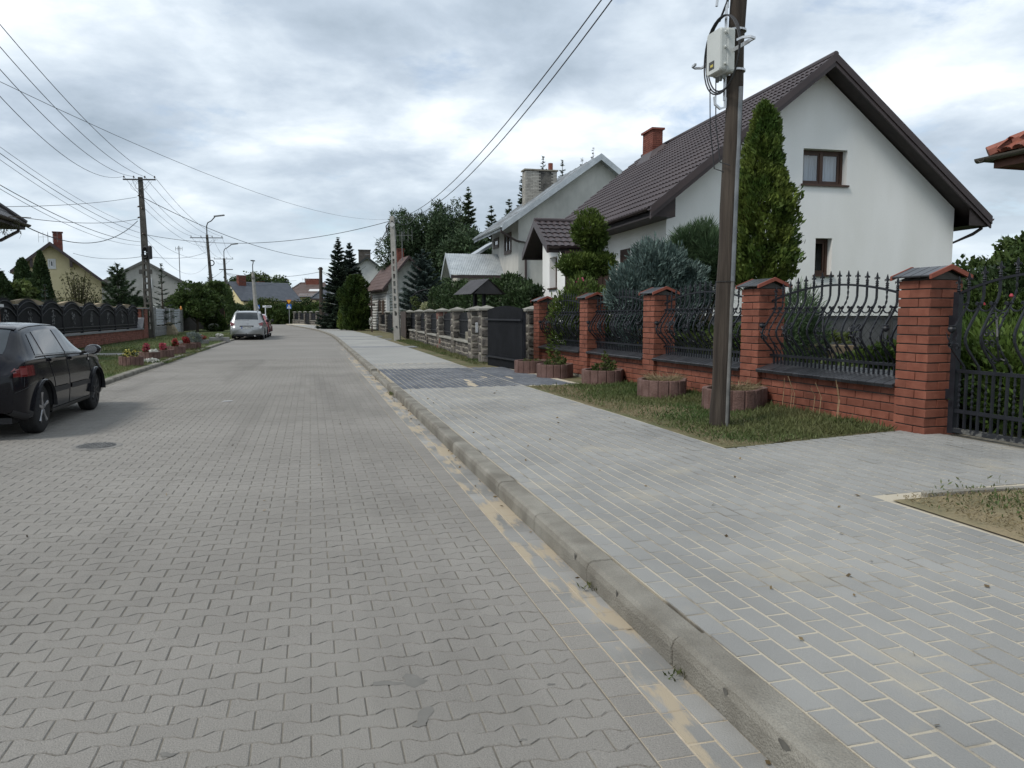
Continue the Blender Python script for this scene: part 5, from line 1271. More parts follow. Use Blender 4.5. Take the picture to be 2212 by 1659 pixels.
# --- left edge: dark hipped roof corner
lc = far(56, 484, 27)
H10 = House('dark_hip_house', 'dark tiled roof corner with gutter and downpipe at the left edge', lc, R(-163.3))
DKT = mat('dark_tile', (.04, .036, .036), (.06, .054, .052), scale=3, rough=.5)
ez = lc.z; RI = .83; L0 = 8.
b = MB()
tile_sheet(b, (L0, 0, ez), Vector((-L0, 0, 0)), Vector((0, 3.6, 3.6 * RI)), .36, .22, .02, .03) if False else None
n = 11
for k in range(n):
    f0, f1 = k * .36, (k + 1) * .36; z0, z1 = ez + f0 * RI + .03, ez + f1 * RI
    b.quad((f0, f0, z0), (L0 - f0, f0, z0), (L0 - f1, f1, z1), (f1, f1, z1)); b.quad((f0, L0 - f0, z0), (f0, f0, z0), (f1, f1, z1), (f1, L0 - f1, z1))
    b.quad((f0, f0, z0), (L0 - f0, f0, z0), (L0 - f0, f0, z0 - .04), (f0, f0, z0 - .04)); b.quad((f0, f0, z0), (f0, L0 - f0, z0), (f0, L0 - f0, z0 - .04), (f0, f0, z0 - .04))
b.build('roof', DKT, H10.t)
MB().tube([(0, 0, ez + .05), (3.9, 3.9, ez + 3.9 * RI + .05)], .09, 7).build('hip_tile', DKT, H10.t)
b = MB(); gutter(b, (L0, -.06, ez - .02), (-.1, -.06, ez - .02), .08); gutter(b, (-.06, -.1, ez - .02), (-.06, L0, ez - .02), .08); b.build('gutter', BROWN, H10.t)
MB().box(.02, L0, .02, L0, ez - .2, ez - .04).build('soffit', SOFF, H10.t)
MB().box(1.1, L0 - .6, 1.1, L0 - .6, -.1, ez - .15).build('wall', CREAM, H10.t)
MB().tube([(.25, -.06, ez - .08), (.25, -.02, ez - .25), (.6, .6, ez - .62), (1.2, 1.02, ez - .85), (1.2, 1.02, .1)], .055, 7).build('downpipe', BROWN, H10.t)
# ------------------------------------------------------------------ vegetation
def unit(v): return v / np.maximum(np.linalg.norm(v, axis=1, keepdims=True), 1e-9)
def leaf_obj(name, P, A, L, Wd, m, parent=None, fold=0., loc=None, stuff=False):
    """diamond leaves: centre P, axis A, length L, width Wd"""
    n = len(P); A = unit(A); Q = unit(np.cross(A, rng.normal(size=(n, 3)))); N = np.cross(A, Q)
    L = np.broadcast_to(np.asarray(L, float), (n,))[:, None]; Wd = np.broadcast_to(np.asarray(Wd, float), (n,))[:, None]
    V = np.empty((n, 4, 3)); V[:, 0] = P - A * L * .5; V[:, 1] = P + Q * Wd * .5 + N * Wd * fold; V[:, 2] = P + A * L * .5; V[:, 3] = P - Q * Wd * .5 + N * Wd * fold
    if loc is not None: V -= np.asarray(loc)
    me = bpy.data.meshes.new(name); me.vertices.add(n * 4); me.vertices.foreach_set('co', V.reshape(-1).astype(np.float32))
    me.loops.add(n * 4); me.loops.foreach_set('vertex_index', np.arange(n * 4, dtype=np.int32))
    me.polygons.add(n); me.polygons.foreach_set('loop_start', np.arange(0, n * 4, 4, dtype=np.int32))
    me.update(calc_edges=True); me.materials.append(m)
    o = link(name, me, parent)
    return o
def rnd_dir(n): return unit(rng.normal(size=(n, 3)))
def lump(D, k, ph): return sum(np.sin(D @ (np.array(q) * k) + p) for q, p in zip(((1, .3, .7), (-.6, 1, .4), (.2, -.8, 1), (1, 1, -.5)), ph)) / 4
LM = {}
DARKT = leafmat('dark_thuja', (.024, .046, .016), (.044, .072, .025), isl=.8, trans=.15)
THUJ = leafmat('thuja', (.022, .045, .010), (.055, .085, .016), isl=.8, trans=.2)
GOLDT = leafmat('golden_thuja', (.048, .09, .018), (.13, .165, .034), isl=.8, trans=.25, scale=2.2)
YGRN = leafmat('juniper_green', (.045, .078, .016), (.105, .145, .03), isl=.7, trans=.2, scale=3)
BLUJ = leafmat('blue_juniper', (.07, .108, .095), (.125, .172, .156), isl=.7, trans=.15, scale=3)
PINE = leafmat('pine_needle', (.028, .052, .022), (.054, .084, .038), isl=.8, trans=.12)
PINEL = leafmat('light_pine', (.05, .09, .042), (.095, .145, .072), isl=.8, trans=.15)
SPRU = leafmat('spruce_needle', (.024, .040, .026), (.044, .064, .042), isl=.8, trans=.12)
BSPR = leafmat('blue_spruce', (.042, .064, .055), (.072, .10, .088), isl=.8, trans=.12)
LARCH = leafmat('larch_needle', (.036, .056, .026), (.062, .088, .042), isl=.8, trans=.15)
BROAD = leafmat('broad_leaf', (.032, .058, .016), (.07, .105, .028), isl=.8, trans=.3)
BROADL = leafmat('light_leaf', (.04, .062, .016), (.085, .105, .03), isl=.8, trans=.3)
OLIVE = leafmat('olive_leaf', (.05, .055, .022), (.09, .09, .035), isl=.8, trans=.3)
GRASS = leafmat('grass_blade', (.06, .098, .028), (.14, .14, .06), isl=.7, trans=.3, scale=.8)
STRAW = leafmat('dry_blade', (.17, .14, .075), (.24, .19, .11), isl=.6, trans=.2)
BARK = mat('bark', (.05, .04, .03), (.08, .065, .05), scale=6, rough=.95, bump=.6, bscale=40, stretch=(1, 1, .2))
def trunk(par, pts, r, n=8): return MB().tube(pts, r, n).build('trunk', BARK, par, smooth=True)
def column(name, label, base, h, rad, z0, n, m, leaf=(.11, .05), prof=None, group=None, cat='shrub', spray=.55, lumps=.22, seed=1):
    g = np.random.default_rng(seed); t = thing(name, label, cat, base, 0, group)
    trunk(t, [(0, 0, -.05), (.01, .02, max(z0, .2) * .7), (0, 0, h * .8)], [rad * .13 + .02, rad * .11 + .02, .02])
    prof = prof or [(0, .75), (.12, 1), (.35, .95), (.65, .7), (.88, .36), (1, .03)]
    u = g.random(n); f = lambda q: np.interp(q, [p[0] for p in prof], [p[1] for p in prof]); w_ = f(u); keep = g.random(n) < (.25 + w_); u = u[keep]; k = len(u)
    a = g.random(k) * 2 * np.pi; D = np.stack([np.cos(a), np.sin(a), np.zeros(k)], 1); z = z0 + (h - z0) * u
    ph = g.random(4) * 6
    S_ = D * np.array([1, 1, 0]) * 1.4; S_[:, 2] = z / max(rad, .2) * .9
    r = rad * f(u) * (1 + lumps * .55 * lump(S_, 3.1, ph) + lumps * .8 * lump(S_, 7.5, ph + 2)) * (.55 + .47 * g.random(k) ** .45)
    P = D * r[:, None]; P[:, 2] = z + g.normal(size=k) * .03
    A = D * spray + np.array([0, 0, .8]) + g.normal(size=(k, 3)) * .38
    leaf_obj('crown', P, A, leaf[0] * (.6 + .8 * g.random(k)), leaf[1] * (.6 + .8 * g.random(k)), m, t)
    return t
def blobs(name, label, base, bl, n, m, leaf=(.12, .05), group=None, cat='shrub', up=.35, jit=.5, stems=True, shell=.5, lumps=.25, seed=1, extra=None, gap=0.):
    """bl: (cx,cy,cz,rx,ry,rz) relative to base"""
    g = np.random.default_rng(seed); t = thing(name, label, cat, base, 0, group)
    if stems:
        b = MB()
        for c in bl[:14]:
            b.tube([(c[0] * .1, c[1] * .1, -.05), (c[0] * .5, c[1] * .5, c[2] * .45), (c[0], c[1], c[2])], [.03 + .02 * c[2] / 2, .02 + .008 * c[2], .012], 6)
        b.build('trunk', BARK, t)
    vol = np.array([(c[3] * c[4] + c[4] * c[5] + c[3] * c[5]) for c in bl]); cnt = (n * vol / vol.sum()).astype(int); Ps = []; As = []
    for c, k in zip(bl, cnt):
        D = unit(g.normal(size=(k, 3))); ph = g.random(4) * 6; stray = 1 + (lump(D, 9, ph + 2) > .45) * g.random(k) * .22
        q = 1 + lumps * lump(D, 3.2, ph) + lumps * .6 * lump(D, 8, ph + 1)
        q = q * (1 - shell + shell * g.random(k) ** .4) * stray
        if gap:
            s_ = lump(D, 7, ph + 3); ok = s_ > -gap; D, q = D[ok], q[ok]; k = len(q)
        P = D * q[:, None] * np.array(c[3:6]) + np.array(c[:3]); ok = P[:, 2] > .02; P, D = P[ok], D[ok]
        Ps.append(P); As.append(D + np.array([0, 0, up]) + g.normal(size=D.shape) * jit)
    P = np.concatenate(Ps); A = np.concatenate(As); k = len(P)
    leaf_obj('crown', P, A, leaf[0] * (.55 + .9 * g.random(k)), leaf[1] * (.6 + .8 * g.random(k)), m, t, fold=.15)
    return t
def conifer(name, label, base, H, Rr, m, whorls=16, per=7, droop=-.15, tip=.25, dens=26, leaf=(.22, .04), z0=.1, group=None, seed=1, tops=0., power=.9, fill=1.):
    g = np.random.default_rng(seed); t = thing(name, label, 'tree', base, 0, group)
    trunk(t, [(0, 0, -.1), (0, 0, H * .5), (0, 0, H * .99)], [H * .018 + .03, H * .011, .012])
    Ps, As = [], []; b = MB()
    for w_ in range(whorls):
        f = w_ / (whorls - 1); z = H * (z0 + (1 - z0) * f * .985); rr = Rr * (1 - f) ** power + .06
        k = max(4, int(per * (1 - .4 * f)))
        for i in range(k):
            a = 2 * math.pi * (i + (w_ % 2) * .5 + g.random() * .7) / k; L_ = rr * g.uniform(.68, 1.12); d = np.array([math.cos(a), math.sin(a), 0.]); zz = z + g.normal() * H * .01
            lift = droop * L_ * (1 - f) + .35 * L_ * f
            ts = np.linspace(0, 1, 5); pts = [d * L_ * q + np.array([0, 0, zz + lift * q + tip * L_ * q * q * .6]) for q in ts]
            b.tube(pts, [.012 * L_ + .008, .010 * L_ + .006, .008, .006, .004], 4, cap=False)
            nn = max(6, int(dens * L_ * fill)); q = g.random(nn) ** .75; side = np.array([-d[1], d[0], 0.])
            P = d * (L_ * q)[:, None]; P[:, 2] += zz + lift * q + tip * L_ * q * q * .6
            wid = L_ * .30 * (1.1 - q) + .04; s_ = g.uniform(-1, 1, nn)
            P += side * (s_ * wid)[:, None]; P[:, 2] -= np.abs(s_) * wid * .25; P += g.normal(size=P.shape) * .025 * L_
            As.append(d * .9 + side * (np.sign(s_) * .8)[:, None] + g.normal(size=P.shape) * .35 + np.array([0, 0, .15])); Ps.append(P)
    if tops:
        nn = 40; q = g.random(nn); P = np.zeros((nn, 3)); P[:, 2] = H * (1 - tops * q); Ps.append(P + g.normal(size=P.shape) * .03); As.append(unit(g.normal(size=P.shape)) + np.array([0, 0, 1.]))
    b.build('branch', BARK, t)['kind'] = 'stuff'
    P = np.concatenate(Ps); A = np.concatenate(As); k = len(P)
    leaf_obj('crown', P, A, leaf[0] * (.6 + .8 * g.random(k)), leaf[1] * (.7 + .6 * g.random(k)), m, t)
    return t
def tree(name, label, base, H, crown_z, rx, n, m, leaf=(.2, .12), nb=16, group=None, seed=1, ry=None, gap=.25, shell=.6, limbs=7, flat=1.):
    g = np.random.default_rng(seed); ry = ry or rx; bl = []
    for i in range(nb):
        d = unit(g.normal(size=(1, 3)))[0]; q = g.random() ** .5 * .75; rz = (H - crown_z) / 2
        s = g.uniform(.28, .5)
        bl.append((d[0] * rx * q, d[1] * ry * q, crown_z + rz + d[2] * rz * q * .95, rx * s, ry * s, rz * s * flat))
    t = blobs(name, label, base, bl, n, m, leaf, group, 'tree', .1, .8, False, shell, .3, seed, gap=gap)
    b = MB().tube([(0, 0, -.1), (rx * .02, 0, crown_z * .6), (0, 0, crown_z + (H - crown_z) * .3)], [H * .022 + .03, H * .017 + .02, H * .01], 7)
    for c in bl[:limbs]: b.tube([(0, 0, crown_z * .8), (c[0] * .5, c[1] * .5, (crown_z * .8 + c[2]) / 2 + .1), c[:3]], [H * .011, H * .007, H * .003], 5)
    b.build('trunk', BARK, t)
    return t
def spot(px, py, Y): p = far(px, py, Y); return p
def base_at(px, Y, z=.1): p = far(px, 679, Y); p.z = z; return p
# --- white house garden
p = base_at(1640, 14, .17); H_ = zat(222, 14) - .17
g_ = np.random.default_rng(5)
column('columnar_thuja', 'tall golden green columnar thuja between the wooden pole and the white gable', p, H_, .53, 1.75, 24000, GOLDT, (.11, .045), [(0, .55), (.06, .9), (.16, 1.08), (.3, 1.05), (.45, .92), (.6, .72), (.75, .55), (.88, .42), (.95, .3), (1, .04)], cat='tree', spray=.8, lumps=.55, seed=8)
p = base_at(1270, 19.3, .17); kx = 19.3 / 1662
rel = lambda px, py, Y: (far(px, py, Y).x - p.x, zat(py, Y) - .17)
x1, z1 = rel(1273, 497, 19.3); x2, z2 = rel(1268, 570, 19.3); x3, z3 = rel(1262, 625, 19.3)
blobs('cloud_pruned_juniper', 'yellow green juniper clipped into stacked balls before the porch', p, [(x1, 0, z1, .46, .46, .42), (x1 + .1, .1, z1 - .22, .36, .4, .25), (x2 - .12, 0, z2 - .05, .56, .5, .34), (x2 + .3, .05, z2 + .02, .46, .45, .32), (x2 - .34, 0, z2 - .08, .34, .4, .26), (x2 + .05, 0, z2 + .26, .16, .16, .16)], 17000, YGRN, (.10, .032), cat='shrub', up=.6, jit=.45, seed=11, lumps=.3)
p = base_at(1262, 18.2, .17); x3, z3 = rel(1262, 628, 18.2)
blobs('juniper_bush', 'low yellow green juniper bush under the clipped juniper balls', p, [(-.05, 0, 1.45, .58, .6, .66), (.45, .1, 1.25, .5, .6, .6), (-.42, 0, 1.2, .42, .6, .55), (0, 0, .7, .8, .8, .7)], 9000, YGRN, (.12, .035), up=.7, jit=.5, seed=12, lumps=.35)
b = MB()
for k in range(9):
    x, z = rel(1252 + random.gauss(0, 12), 601 + random.gauss(0, 3), 18.2); q = random.uniform(.015, .026); y = random.gauss(0, .1)
    b.add([(x + q * math.cos(e), y + random.uniform(-.02, .02), z + q * math.sin(e)) for e in (0, 1.2, 2.5, 3.8, 5)], [(0, 1, 2, 3, 4)])
fl = thing('pink_flowers', 'small pink blossoms peeping out between the juniper balls', 'flowers', p); b.build('blossom', mat('pink_petal', (.5, .08, .16), (.6, .14, .24), rough=.7), fl)['kind'] = 'stuff'
p = base_at(1418, 15.6, .17); rel_ = lambda px, py, Y=15.6: (far(px, py, Y).x - p.x, zat(py, Y) - .17)
B_ = []
for px, py, r, dy in ((1420, 590, .62, 0), (1370, 612, .5, -.15), (1475, 605, .5, .1), (1345, 640, .38, -.3), (1410, 560, .42, .1), (1450, 565, .4, .2), (1385, 655, .55, -.35), (1450, 660, .6, -.1), (1340, 625, .3, -.2), (1500, 640, .35, .1), (1400, 720, .7, .0)):
    x, z = rel_(px, py); B_.append((x, dy, z, r, r, r * .85))
blobs('blue_juniper', 'large blue grey juniper bush leaning over the iron fence', p, B_, 30000, BLUJ, (.12, .030), up=.75, jit=.4, seed=13, lumps=.32)
p = base_at(1505, 17.4, .17); B_ = []
for px, py, r in ((1495, 525, .42), (1480, 545, .42), (1530, 545, .45), (1520, 505, .28), (1560, 570, .45), (1500, 580, .5), (1545, 610, .5), (1470, 520, .2)):
    x = far(px, py, 17.4).x - p.x; z = zat(py, 17.4) - .17; B_.append((x, random.uniform(-.2, .2), z, r, r, r))
blobs('mountain_pine', 'bushy dark green pine with long needles behind the blue juniper', p, B_, 16000, PINEL, (.26, .016), up=.55, jit=.25, seed=14, lumps=.35, shell=.45)
p = base_at(1722, 12.6, .17)
blobs('small_pine', 'small round pine behind the second brick pillar', p, [(0, 0, 1.25, .36, .36, .42), (-.15, 0, .9, .4, .4, .4), (.18, .1, .85, .4, .4, .45), (0, 0, .4, .35, .35, .4)], 9000, PINEL, (.15, .012), up=.5, jit=.3, seed=15)
# planting seen through the panels and the gate
def hosta(label, base, n, L, m, seed, spread=.5, h=.5, cat='plant', w_=.35, name='leafy_perennial'):
    g = np.random.default_rng(seed); t = thing(name, label, cat, base); a = g.random(n) * 6.28; r = spread * g.random(n) ** .6
    P = np.stack([np.cos(a) * r, np.sin(a) * r, h * (.25 + .75 * g.random(n))], 1); A = np.stack([np.cos(a), np.sin(a), g.uniform(-.3, .9, n)], 1)
    leaf_obj('foliage', P, A, L * (.6 + .7 * g.random(n)), L * w_ * (.7 + .6 * g.random(n)), m, t, fold=.12); return t
HOST = leafmat('broad_green_leaf', (.045, .075, .018), (.11, .13, .045), isl=.8, trans=.3, scale=4)
def fpx(px, d, z=.17):                        # garden point d metres behind the fence plane under a pixel column
    P = C5 + FN * d; t = on_line(px, P, FU); q = P - FU * t; return Vector((q.x, q.y, z))
k = 0
for px, d, sp_, L_, hh, l in ((1705, 1.0, .45, .22, .6, 'pale leafy perennials in the left part of the nearest panel'), (1790, 1.3, .5, .22, .55, 'pale leafy clump in the middle of the nearest panel'), (1880, 1.1, .5, .2, .5, 'pale leafy clump in the right part of the nearest panel'), (1660, 1.3, .35, .2, .5, 'green clump low behind the second brick pillar'), (1510, 1.0, .5, .3, .9, 'spiky pale plants behind the panel left of the wooden pole'), (1450, 1.0, .5, .25, .6, 'leafy plants behind the third brick pillar'), (1210, .9, .5, .2, .4, 'low leafy plants behind the farthest iron panel')):
    hosta(l, fpx(px, d), 300, L_, HOST, 60 + k, sp_, hh); k += 1
for px, d, r, l in ((1840, 2.6, .42, 'dark rounded shrub before the plinth, in the middle of the nearest panel'), (1905, 2.2, .55, 'dark rounded shrub by the nearest pillar, seen through its panel'), (1490, 1.9, .7, 'dark shrub filling the panel left of the wooden pole'), (1555, 1.9, .7, 'dark shrub behind the wooden pole'), (1330, .9, .6, 'dark green bush under the blue juniper'), (1285, 1.4, .5, 'low bush behind the panel covered by the blue juniper')):
    blobs('garden_shrub', l, fpx(px, d), [(0, 0, r * .75, r, r, r * .8), (.2, .1, r * .6, r * .7, r * .7, r * .7)], 5000, THUJ, (.09, .05), seed=int(px))
b = MB(); q = fpx(1772, 3.0); bx = thing('raised_bed', 'low timber edged raised bed behind the nearest iron panel', 'planter', q, FRZ); MB().box(-.55, .55, -.3, .3, 0, .72).build('board', mat('weathered_timber', (.22, .16, .10), (.3, .23, .15), scale=6, rough=.9), bx)
hosta('plants filling the timber raised bed', q + Vector((0, 0, .7)), 300, .13, BROADL, 77, .5, .25)
yb = thing('yellow_board', 'bright yellow board leaning behind the blue juniper panel', 'board', fpt(7.95, .9, .17), FRZ); MB().box(-.16, .16, -.02, .02, .25, 1.22).build('panel', mat('yellow_paint', (.52, .36, .02), (.6, .42, .03), rough=.5), yb)
b = MB()
for k in range(4): b.box(-.12, .12, -.026, -.021, .4 + k * .2, .43 + k * .2)
b.build('stripe', mat('black_print', (.02, .02, .02)), yb)
JUN = leafmat('spreading_juniper', (.035, .07, .012), (.085, .13, .025), isl=.7, trans=.2, scale=2)
def jun(l, px, d, r, h, n, m=JUN, leaf=(.11, .035), seed=3): blobs('spreading_juniper', l, fpx(px, d), [(0, 0, h * .55, r, r, h * .5), (r * .5, r * .2, h * .5, r * .7, r * .6, h * .5), (-r * .5, -.1, h * .5, r * .6, r * .6, h * .45)], n, m, leaf, seed=seed, up=.5, lumps=.4)
jun('bright green spreading juniper low behind the driveway gate', 2135, 1.5, .85, 1.0, 18000, seed=31)
jun('second green juniper mound farther behind the driveway gate', 2170, 3.2, 1.1, 1.15, 12000, seed=32)
jun('green juniper mound at the right frame edge behind the gate', 2240, 1.4, .8, 1.0, 9000, seed=33)
for px, d, h, r, l in ((2092, 3.6, 1.6, .28, 'small conical thuja just right of the nearest pillar'), (2130, 4.6, 1.75, .36, 'small conical thuja behind the gate ornament'), (2205, 4.0, 1.6, .42, 'small thuja at the right edge behind the gate')):
    column('small_thuja', l, fpx(px, d), h, r, .1, 5000, THUJ, (.08, .035), seed=int(h * 10))
for px, d, l, seed in ((2188, 4.8, 'rose bush with red blooms behind the gate', 41),):
    t = blobs('rose_bush', l, fpx(px, d), [(0, 0, .8, .5, .5, .5), (.1, 0, 1.2, .35, .35, .35)], 2500, BROADL, (.09, .05), seed=seed); b = MB()
    for k in range(9):
        x, y, z = random.gauss(0, .35), random.gauss(-.2, .2), random.uniform(.8, 1.6); q = .03; b.lathe([(.01, -.02), (q, 0), (q * .7, .03), (.01, .04)], (x, y, z), 7)
    b.build('bloom', mat('red_petal', (.28, .025, .04), (.36, .05, .07), rough=.7), t)['kind'] = 'stuff'
# trees at the right edge
tree('broadleaf_tree', 'dark broadleaf tree behind the gate at the right edge', base_at(2235, 24, .1), zat(492, 24), 1.2, 2.1, 22000, BROAD, (.19, .11), 22, seed=21, gap=.35)
tree('broadleaf_tree', 'lower dense tree beside the white gable corner, behind the gate', base_at(2150, 20, .1), zat(560, 20), .6, 1.35, 14000, BROAD, (.15, .09), 16, seed=22, gap=.4)
column('garden_hedge', 'dark hedge closing the garden behind the gate', base_at(2230, 15.5, .1), 2.3, 1.3, .05, 12000, DARKT, (.12, .06), [(0, 1), (.8, 1), (1, .7)], cat='hedge', seed=23)
# --- hedge between the two gardens, well roof, arch and shrub behind the slat fence
def hedge(name, label, P0, P1, h, w_, n, m, leaf, cat='hedge', seed=2, wave=.12, group=None):
    g = np.random.default_rng(seed); P0, P1 = Vector(P0), Vector(P1); L_ = (P1 - P0).length; u = (P1 - P0) / L_; nn = Vector((-u.y, u.x, 0)); t = thing(name, label, cat, P0, 0, group)
    s = g.random(n) * L_; hz_ = h * (1 + wave * np.sin(s * 2.1) * .5 + wave * np.sin(s * 5.3 + 1) * .5)
    face = g.random(n); v = g.random(n); y = np.where(face < .4, -w_ / 2, np.where(face < .65, w_ / 2, (v - .5) * w_)); z = np.where(face < .65, v, 1.) * hz_
    D = np.zeros((n, 3)); D[:, 1] = np.where(face < .4, -1, np.where(face < .65, 1, 0)); D[:, 2] = np.where(face < .65, .4, 1)
    bulge = .10 * np.sin(s * 4.3 + np.sin(z * 3)) + .08 * np.sin(s * 9 + z * 5)
    y = y * (1 + bulge) * (1 - .25 * (z / h) ** 4) + g.normal(size=n) * .06; z = z + g.normal(size=n) * .07 - .2 * (np.abs(y) / w_ * 2) ** 3 * (face >= .65)
    R3 = np.array([[u.x, nn.x, 0], [u.y, nn.y, 0], [0, 0, 1.]]); Q = np.stack([s, y, np.maximum(z, .02)], 1) @ R3.T; A = (D + g.normal(size=(n, 3)) * .5 + np.array([0, 0, .4])) @ R3.T
    leaf_obj('crown', Q, A, leaf[0] * (.6 + .8 * g.random(n)), leaf[1] * (.6 + .8 * g.random(n)), m, t)
    b = MB()
    for k in range(int(L_ / .8) + 1): b.tube([P0 * 0 + u * (k * .8), u * (k * .8) + Vector((0, 0, h * .8))], [.04, .02], 5)
    b.build('trunk', BARK, t)['kind'] = 'stuff'
    return t
hedge('thuja_hedge', 'clipped dark thuja hedge behind the slat gate and stone posts', base_at(948, 35.5, .08), base_at(1128, 25.5, .08), 2.35, 1.0, 26000, DARKT, (.13, .06), seed=51)
hedge('thuja_hedge', 'short dark hedge against the grey house beside the brick fence', base_at(1118, 24.5, .08), base_at(1158, 23.6, .08), 2.0, .7, 6000, DARKT, (.13, .06), seed=52)
wl = base_at(1036, 24.2, .08); t = thing('well_roof', 'small dark corrugated well roof on two posts behind the stone gate post', 'well', wl, R(-60))
zt, ze = zat(604, 24.2) - .08, zat(637, 24.2) - .08
PLUM = mat('dark_corrugated', (.032, .03, .032), (.05, .047, .05), scale=3, rough=.5, spec=.45)
b = MB(); n = 22
for sg in (-1, 1):
    o = len(b.v)
    for f in (0, 1):
        for k in range(n + 1): b.v.append((-.62 + 1.24 * k / n, sg * .62 * (1 - f), ze + (zt - ze) * f + .018 * (k % 2)))
    b.f += [(o + k, o + k + 1, o + n + 2 + k, o + n + 1 + k) for k in range(n)]
b.add([(x, y, z) for x in (-.58, .58) for y, z in ((-.5, ze + .02), (.5, ze + .02), (0, zt - .02))], [(0, 1, 2), (5, 4, 3)]); b.build('roof', PLUM, t)
for x in (-.3, .3): MB().box(x - .045, x + .045, -.045, .045, 0, ze + .25).build('post', SLATB, t)
MB().lathe([(.45, 0), (.45, .8), (.36, .8), (.36, .75)], n=16).build('well_ring', CONC, t)
# arch with climbing plant
pa = base_at(930, 43.5, .08); t = thing('garden_arch', 'dark lattice garden arch overgrown with a climber behind the slat fence', 'arch', pa, R(-15)); w_ = 1.2; hz_ = zat(655, 43.5); zt = zat(628, 43.5)
b = MB().tube([(-w_, 0, 0), (-w_, 0, hz_)] + [(-w_ * math.cos(a), 0, hz_ + (zt - hz_) * math.sin(a)) for a in np.linspace(.1, math.pi - .1, 11)] + [(w_, 0, hz_), (w_, 0, 0)], .045, 5)
b.build('frame', SLATB, t); b = MB()
for k in range(-5, 6):
    for sg in (1, -1):
        x0 = k * .25; pts = [(x0 + sg * q * .25, .02, hz_ - 1.0 + q * .25) for q in range(0, 7)]; pts = [p_ for p_ in pts if abs(p_[0]) < w_ and (p_[2] < hz_ or (p_[0] / w_) ** 2 + ((p_[2] - hz_) / (zt - hz_)) ** 2 < 1)]
        if len(pts) > 1: b.tube(pts, .018, 4)
tag(b.build('lattice', SLATB, t), kind='stuff')
blobs('climber', 'thin leafy climber growing over the lattice arch', pa, [(-.7, .2, 1.4, .4, .4, .8), (.4, .3, 1.2, .5, .4, .8), (-.9, .1, 2.1, .25, .3, .3)], 1600, BROADL, (.1, .06), seed=53, jit=.9)
p = base_at(932, 40.5, .08); VARI = leafmat('variegated_leaf', (.30, .32, .17), (.42, .43, .26), isl=.6, trans=.3, scale=5)
blobs('variegated_shrub', 'pale variegated shrub rising above the slat fence', p, [(0, 0, zat(662, 40.5) - .1, .5, .4, .28), (0, 0, .9, .4, .4, .6)], 2600, VARI, (.09, .05), seed=54, jit=.8, lumps=.4)
# --- conifers and pines behind the grey house and cottage
conifer('blue_spruce', 'broad blue grey spruce right of the log cottage', base_at(915, 49, .1), zat(545, 49), 1.9, BSPR, 16, 11, -.08, .3, 150, (.22, .06), .04, seed=61, power=.6, fill=1.6)
def pine(label, px, top, Y, Rr, seed, m=PINE, n=16000, cz=None, name='pine_tree', leaf=(.40, .09), nb=20, gap=.15):
    H = zat(top, Y); return tree(name, label, base_at(px, Y, .1), H, H * .15 if cz is None else cz, Rr, int(n * 1.9), m, leaf, nb + 8, 'tall conifers behind the grey house', seed, gap=gap + .25, shell=.75)
pine('big dark pine behind the blue spruce, left of the group', 905, 432, 68, 3.2, 71, n=22000, nb=26)
pine('dark pine with thin top left of the grey house', 962, 428, 67, 2.8, 72, n=18000, nb=24)
pine('low dark pine between cottage roof and the tall pines', 892, 500, 70, 2.0, 73, n=11000)
conifer('larch_tree', 'pointed larch standing out above the pines', base_at(1013, 60, .1), zat(405, 60), 2.1, LARCH, 26, 8, .05, .2, 70, (.36, .08), .1, 'tall conifers behind the grey house', 74, fill=1.5)
pine('dark pine filling the gap beside the grey house porch', 1018, 480, 58, 2.5, 75, n=16000, nb=22)
conifer('larch_tree', 'feathery larch just left of the grey house roof', base_at(1062, 62, .1), zat(445, 62), 1.9, LARCH, 24, 8, .1, .25, 62, (.36, .08), .1, 'tall conifers behind the grey house', 76, fill=1.5)
conifer('larch_tree', 'light green larch touching the grey house eave', base_at(1100, 60, .1), zat(432, 60), 2.0, LARCH, 24, 8, .1, .2, 66, (.36, .08), .1, 'tall conifers behind the grey house', 77, fill=1.5)
conifer('spruce_tree', 'dark narrow spruce left of the white brick chimney', base_at(1128, 62, .1), zat(383, 62), 1.5, SPRU, 30, 8, -.1, .2, 80, (.32, .08), .1, 'tall conifers behind the grey house', 78, fill=1.7)
conifer('spruce_tree', 'spruce tip above the white brick chimney', base_at(1172, 70, .1), zat(338, 70), 2.0, SPRU, 32, 7, -.05, .25, 75, (.3, .06), .1, 'tall conifers behind the grey house', 79)
conifer('spruce_tree', 'small spruce tip right of the white brick chimney', base_at(1213, 70, .1), zat(345, 70), 1.9, SPRU, 32, 7, -.05, .25, 75, (.3, .06), .1, 'tall conifers behind the grey house', 80)
conifer('spruce_tree', 'spruce tip showing over the grey house ridge', base_at(1278, 72, .1), zat(328, 72), 1.9, SPRU, 34, 7, -.05, .25, 75, (.3, .06), .1, 'tall conifers behind the grey house', 81)
conifer('spruce_tree', 'lower spruce tip over the grey metal roof', base_at(1255, 71, .1), zat(345, 71), 1.6, SPRU, 34, 7, -.05, .25, 75, (.3, .06), .1, 'tall conifers behind the grey house', 82)
tree('birch_tree', 'thin birch crown between cottage chimney and the pines', base_at(884, 72, .1), zat(470, 72), 4, 1.6, 4500, BROADL, (.26, .14), 14, seed=83, gap=.2)
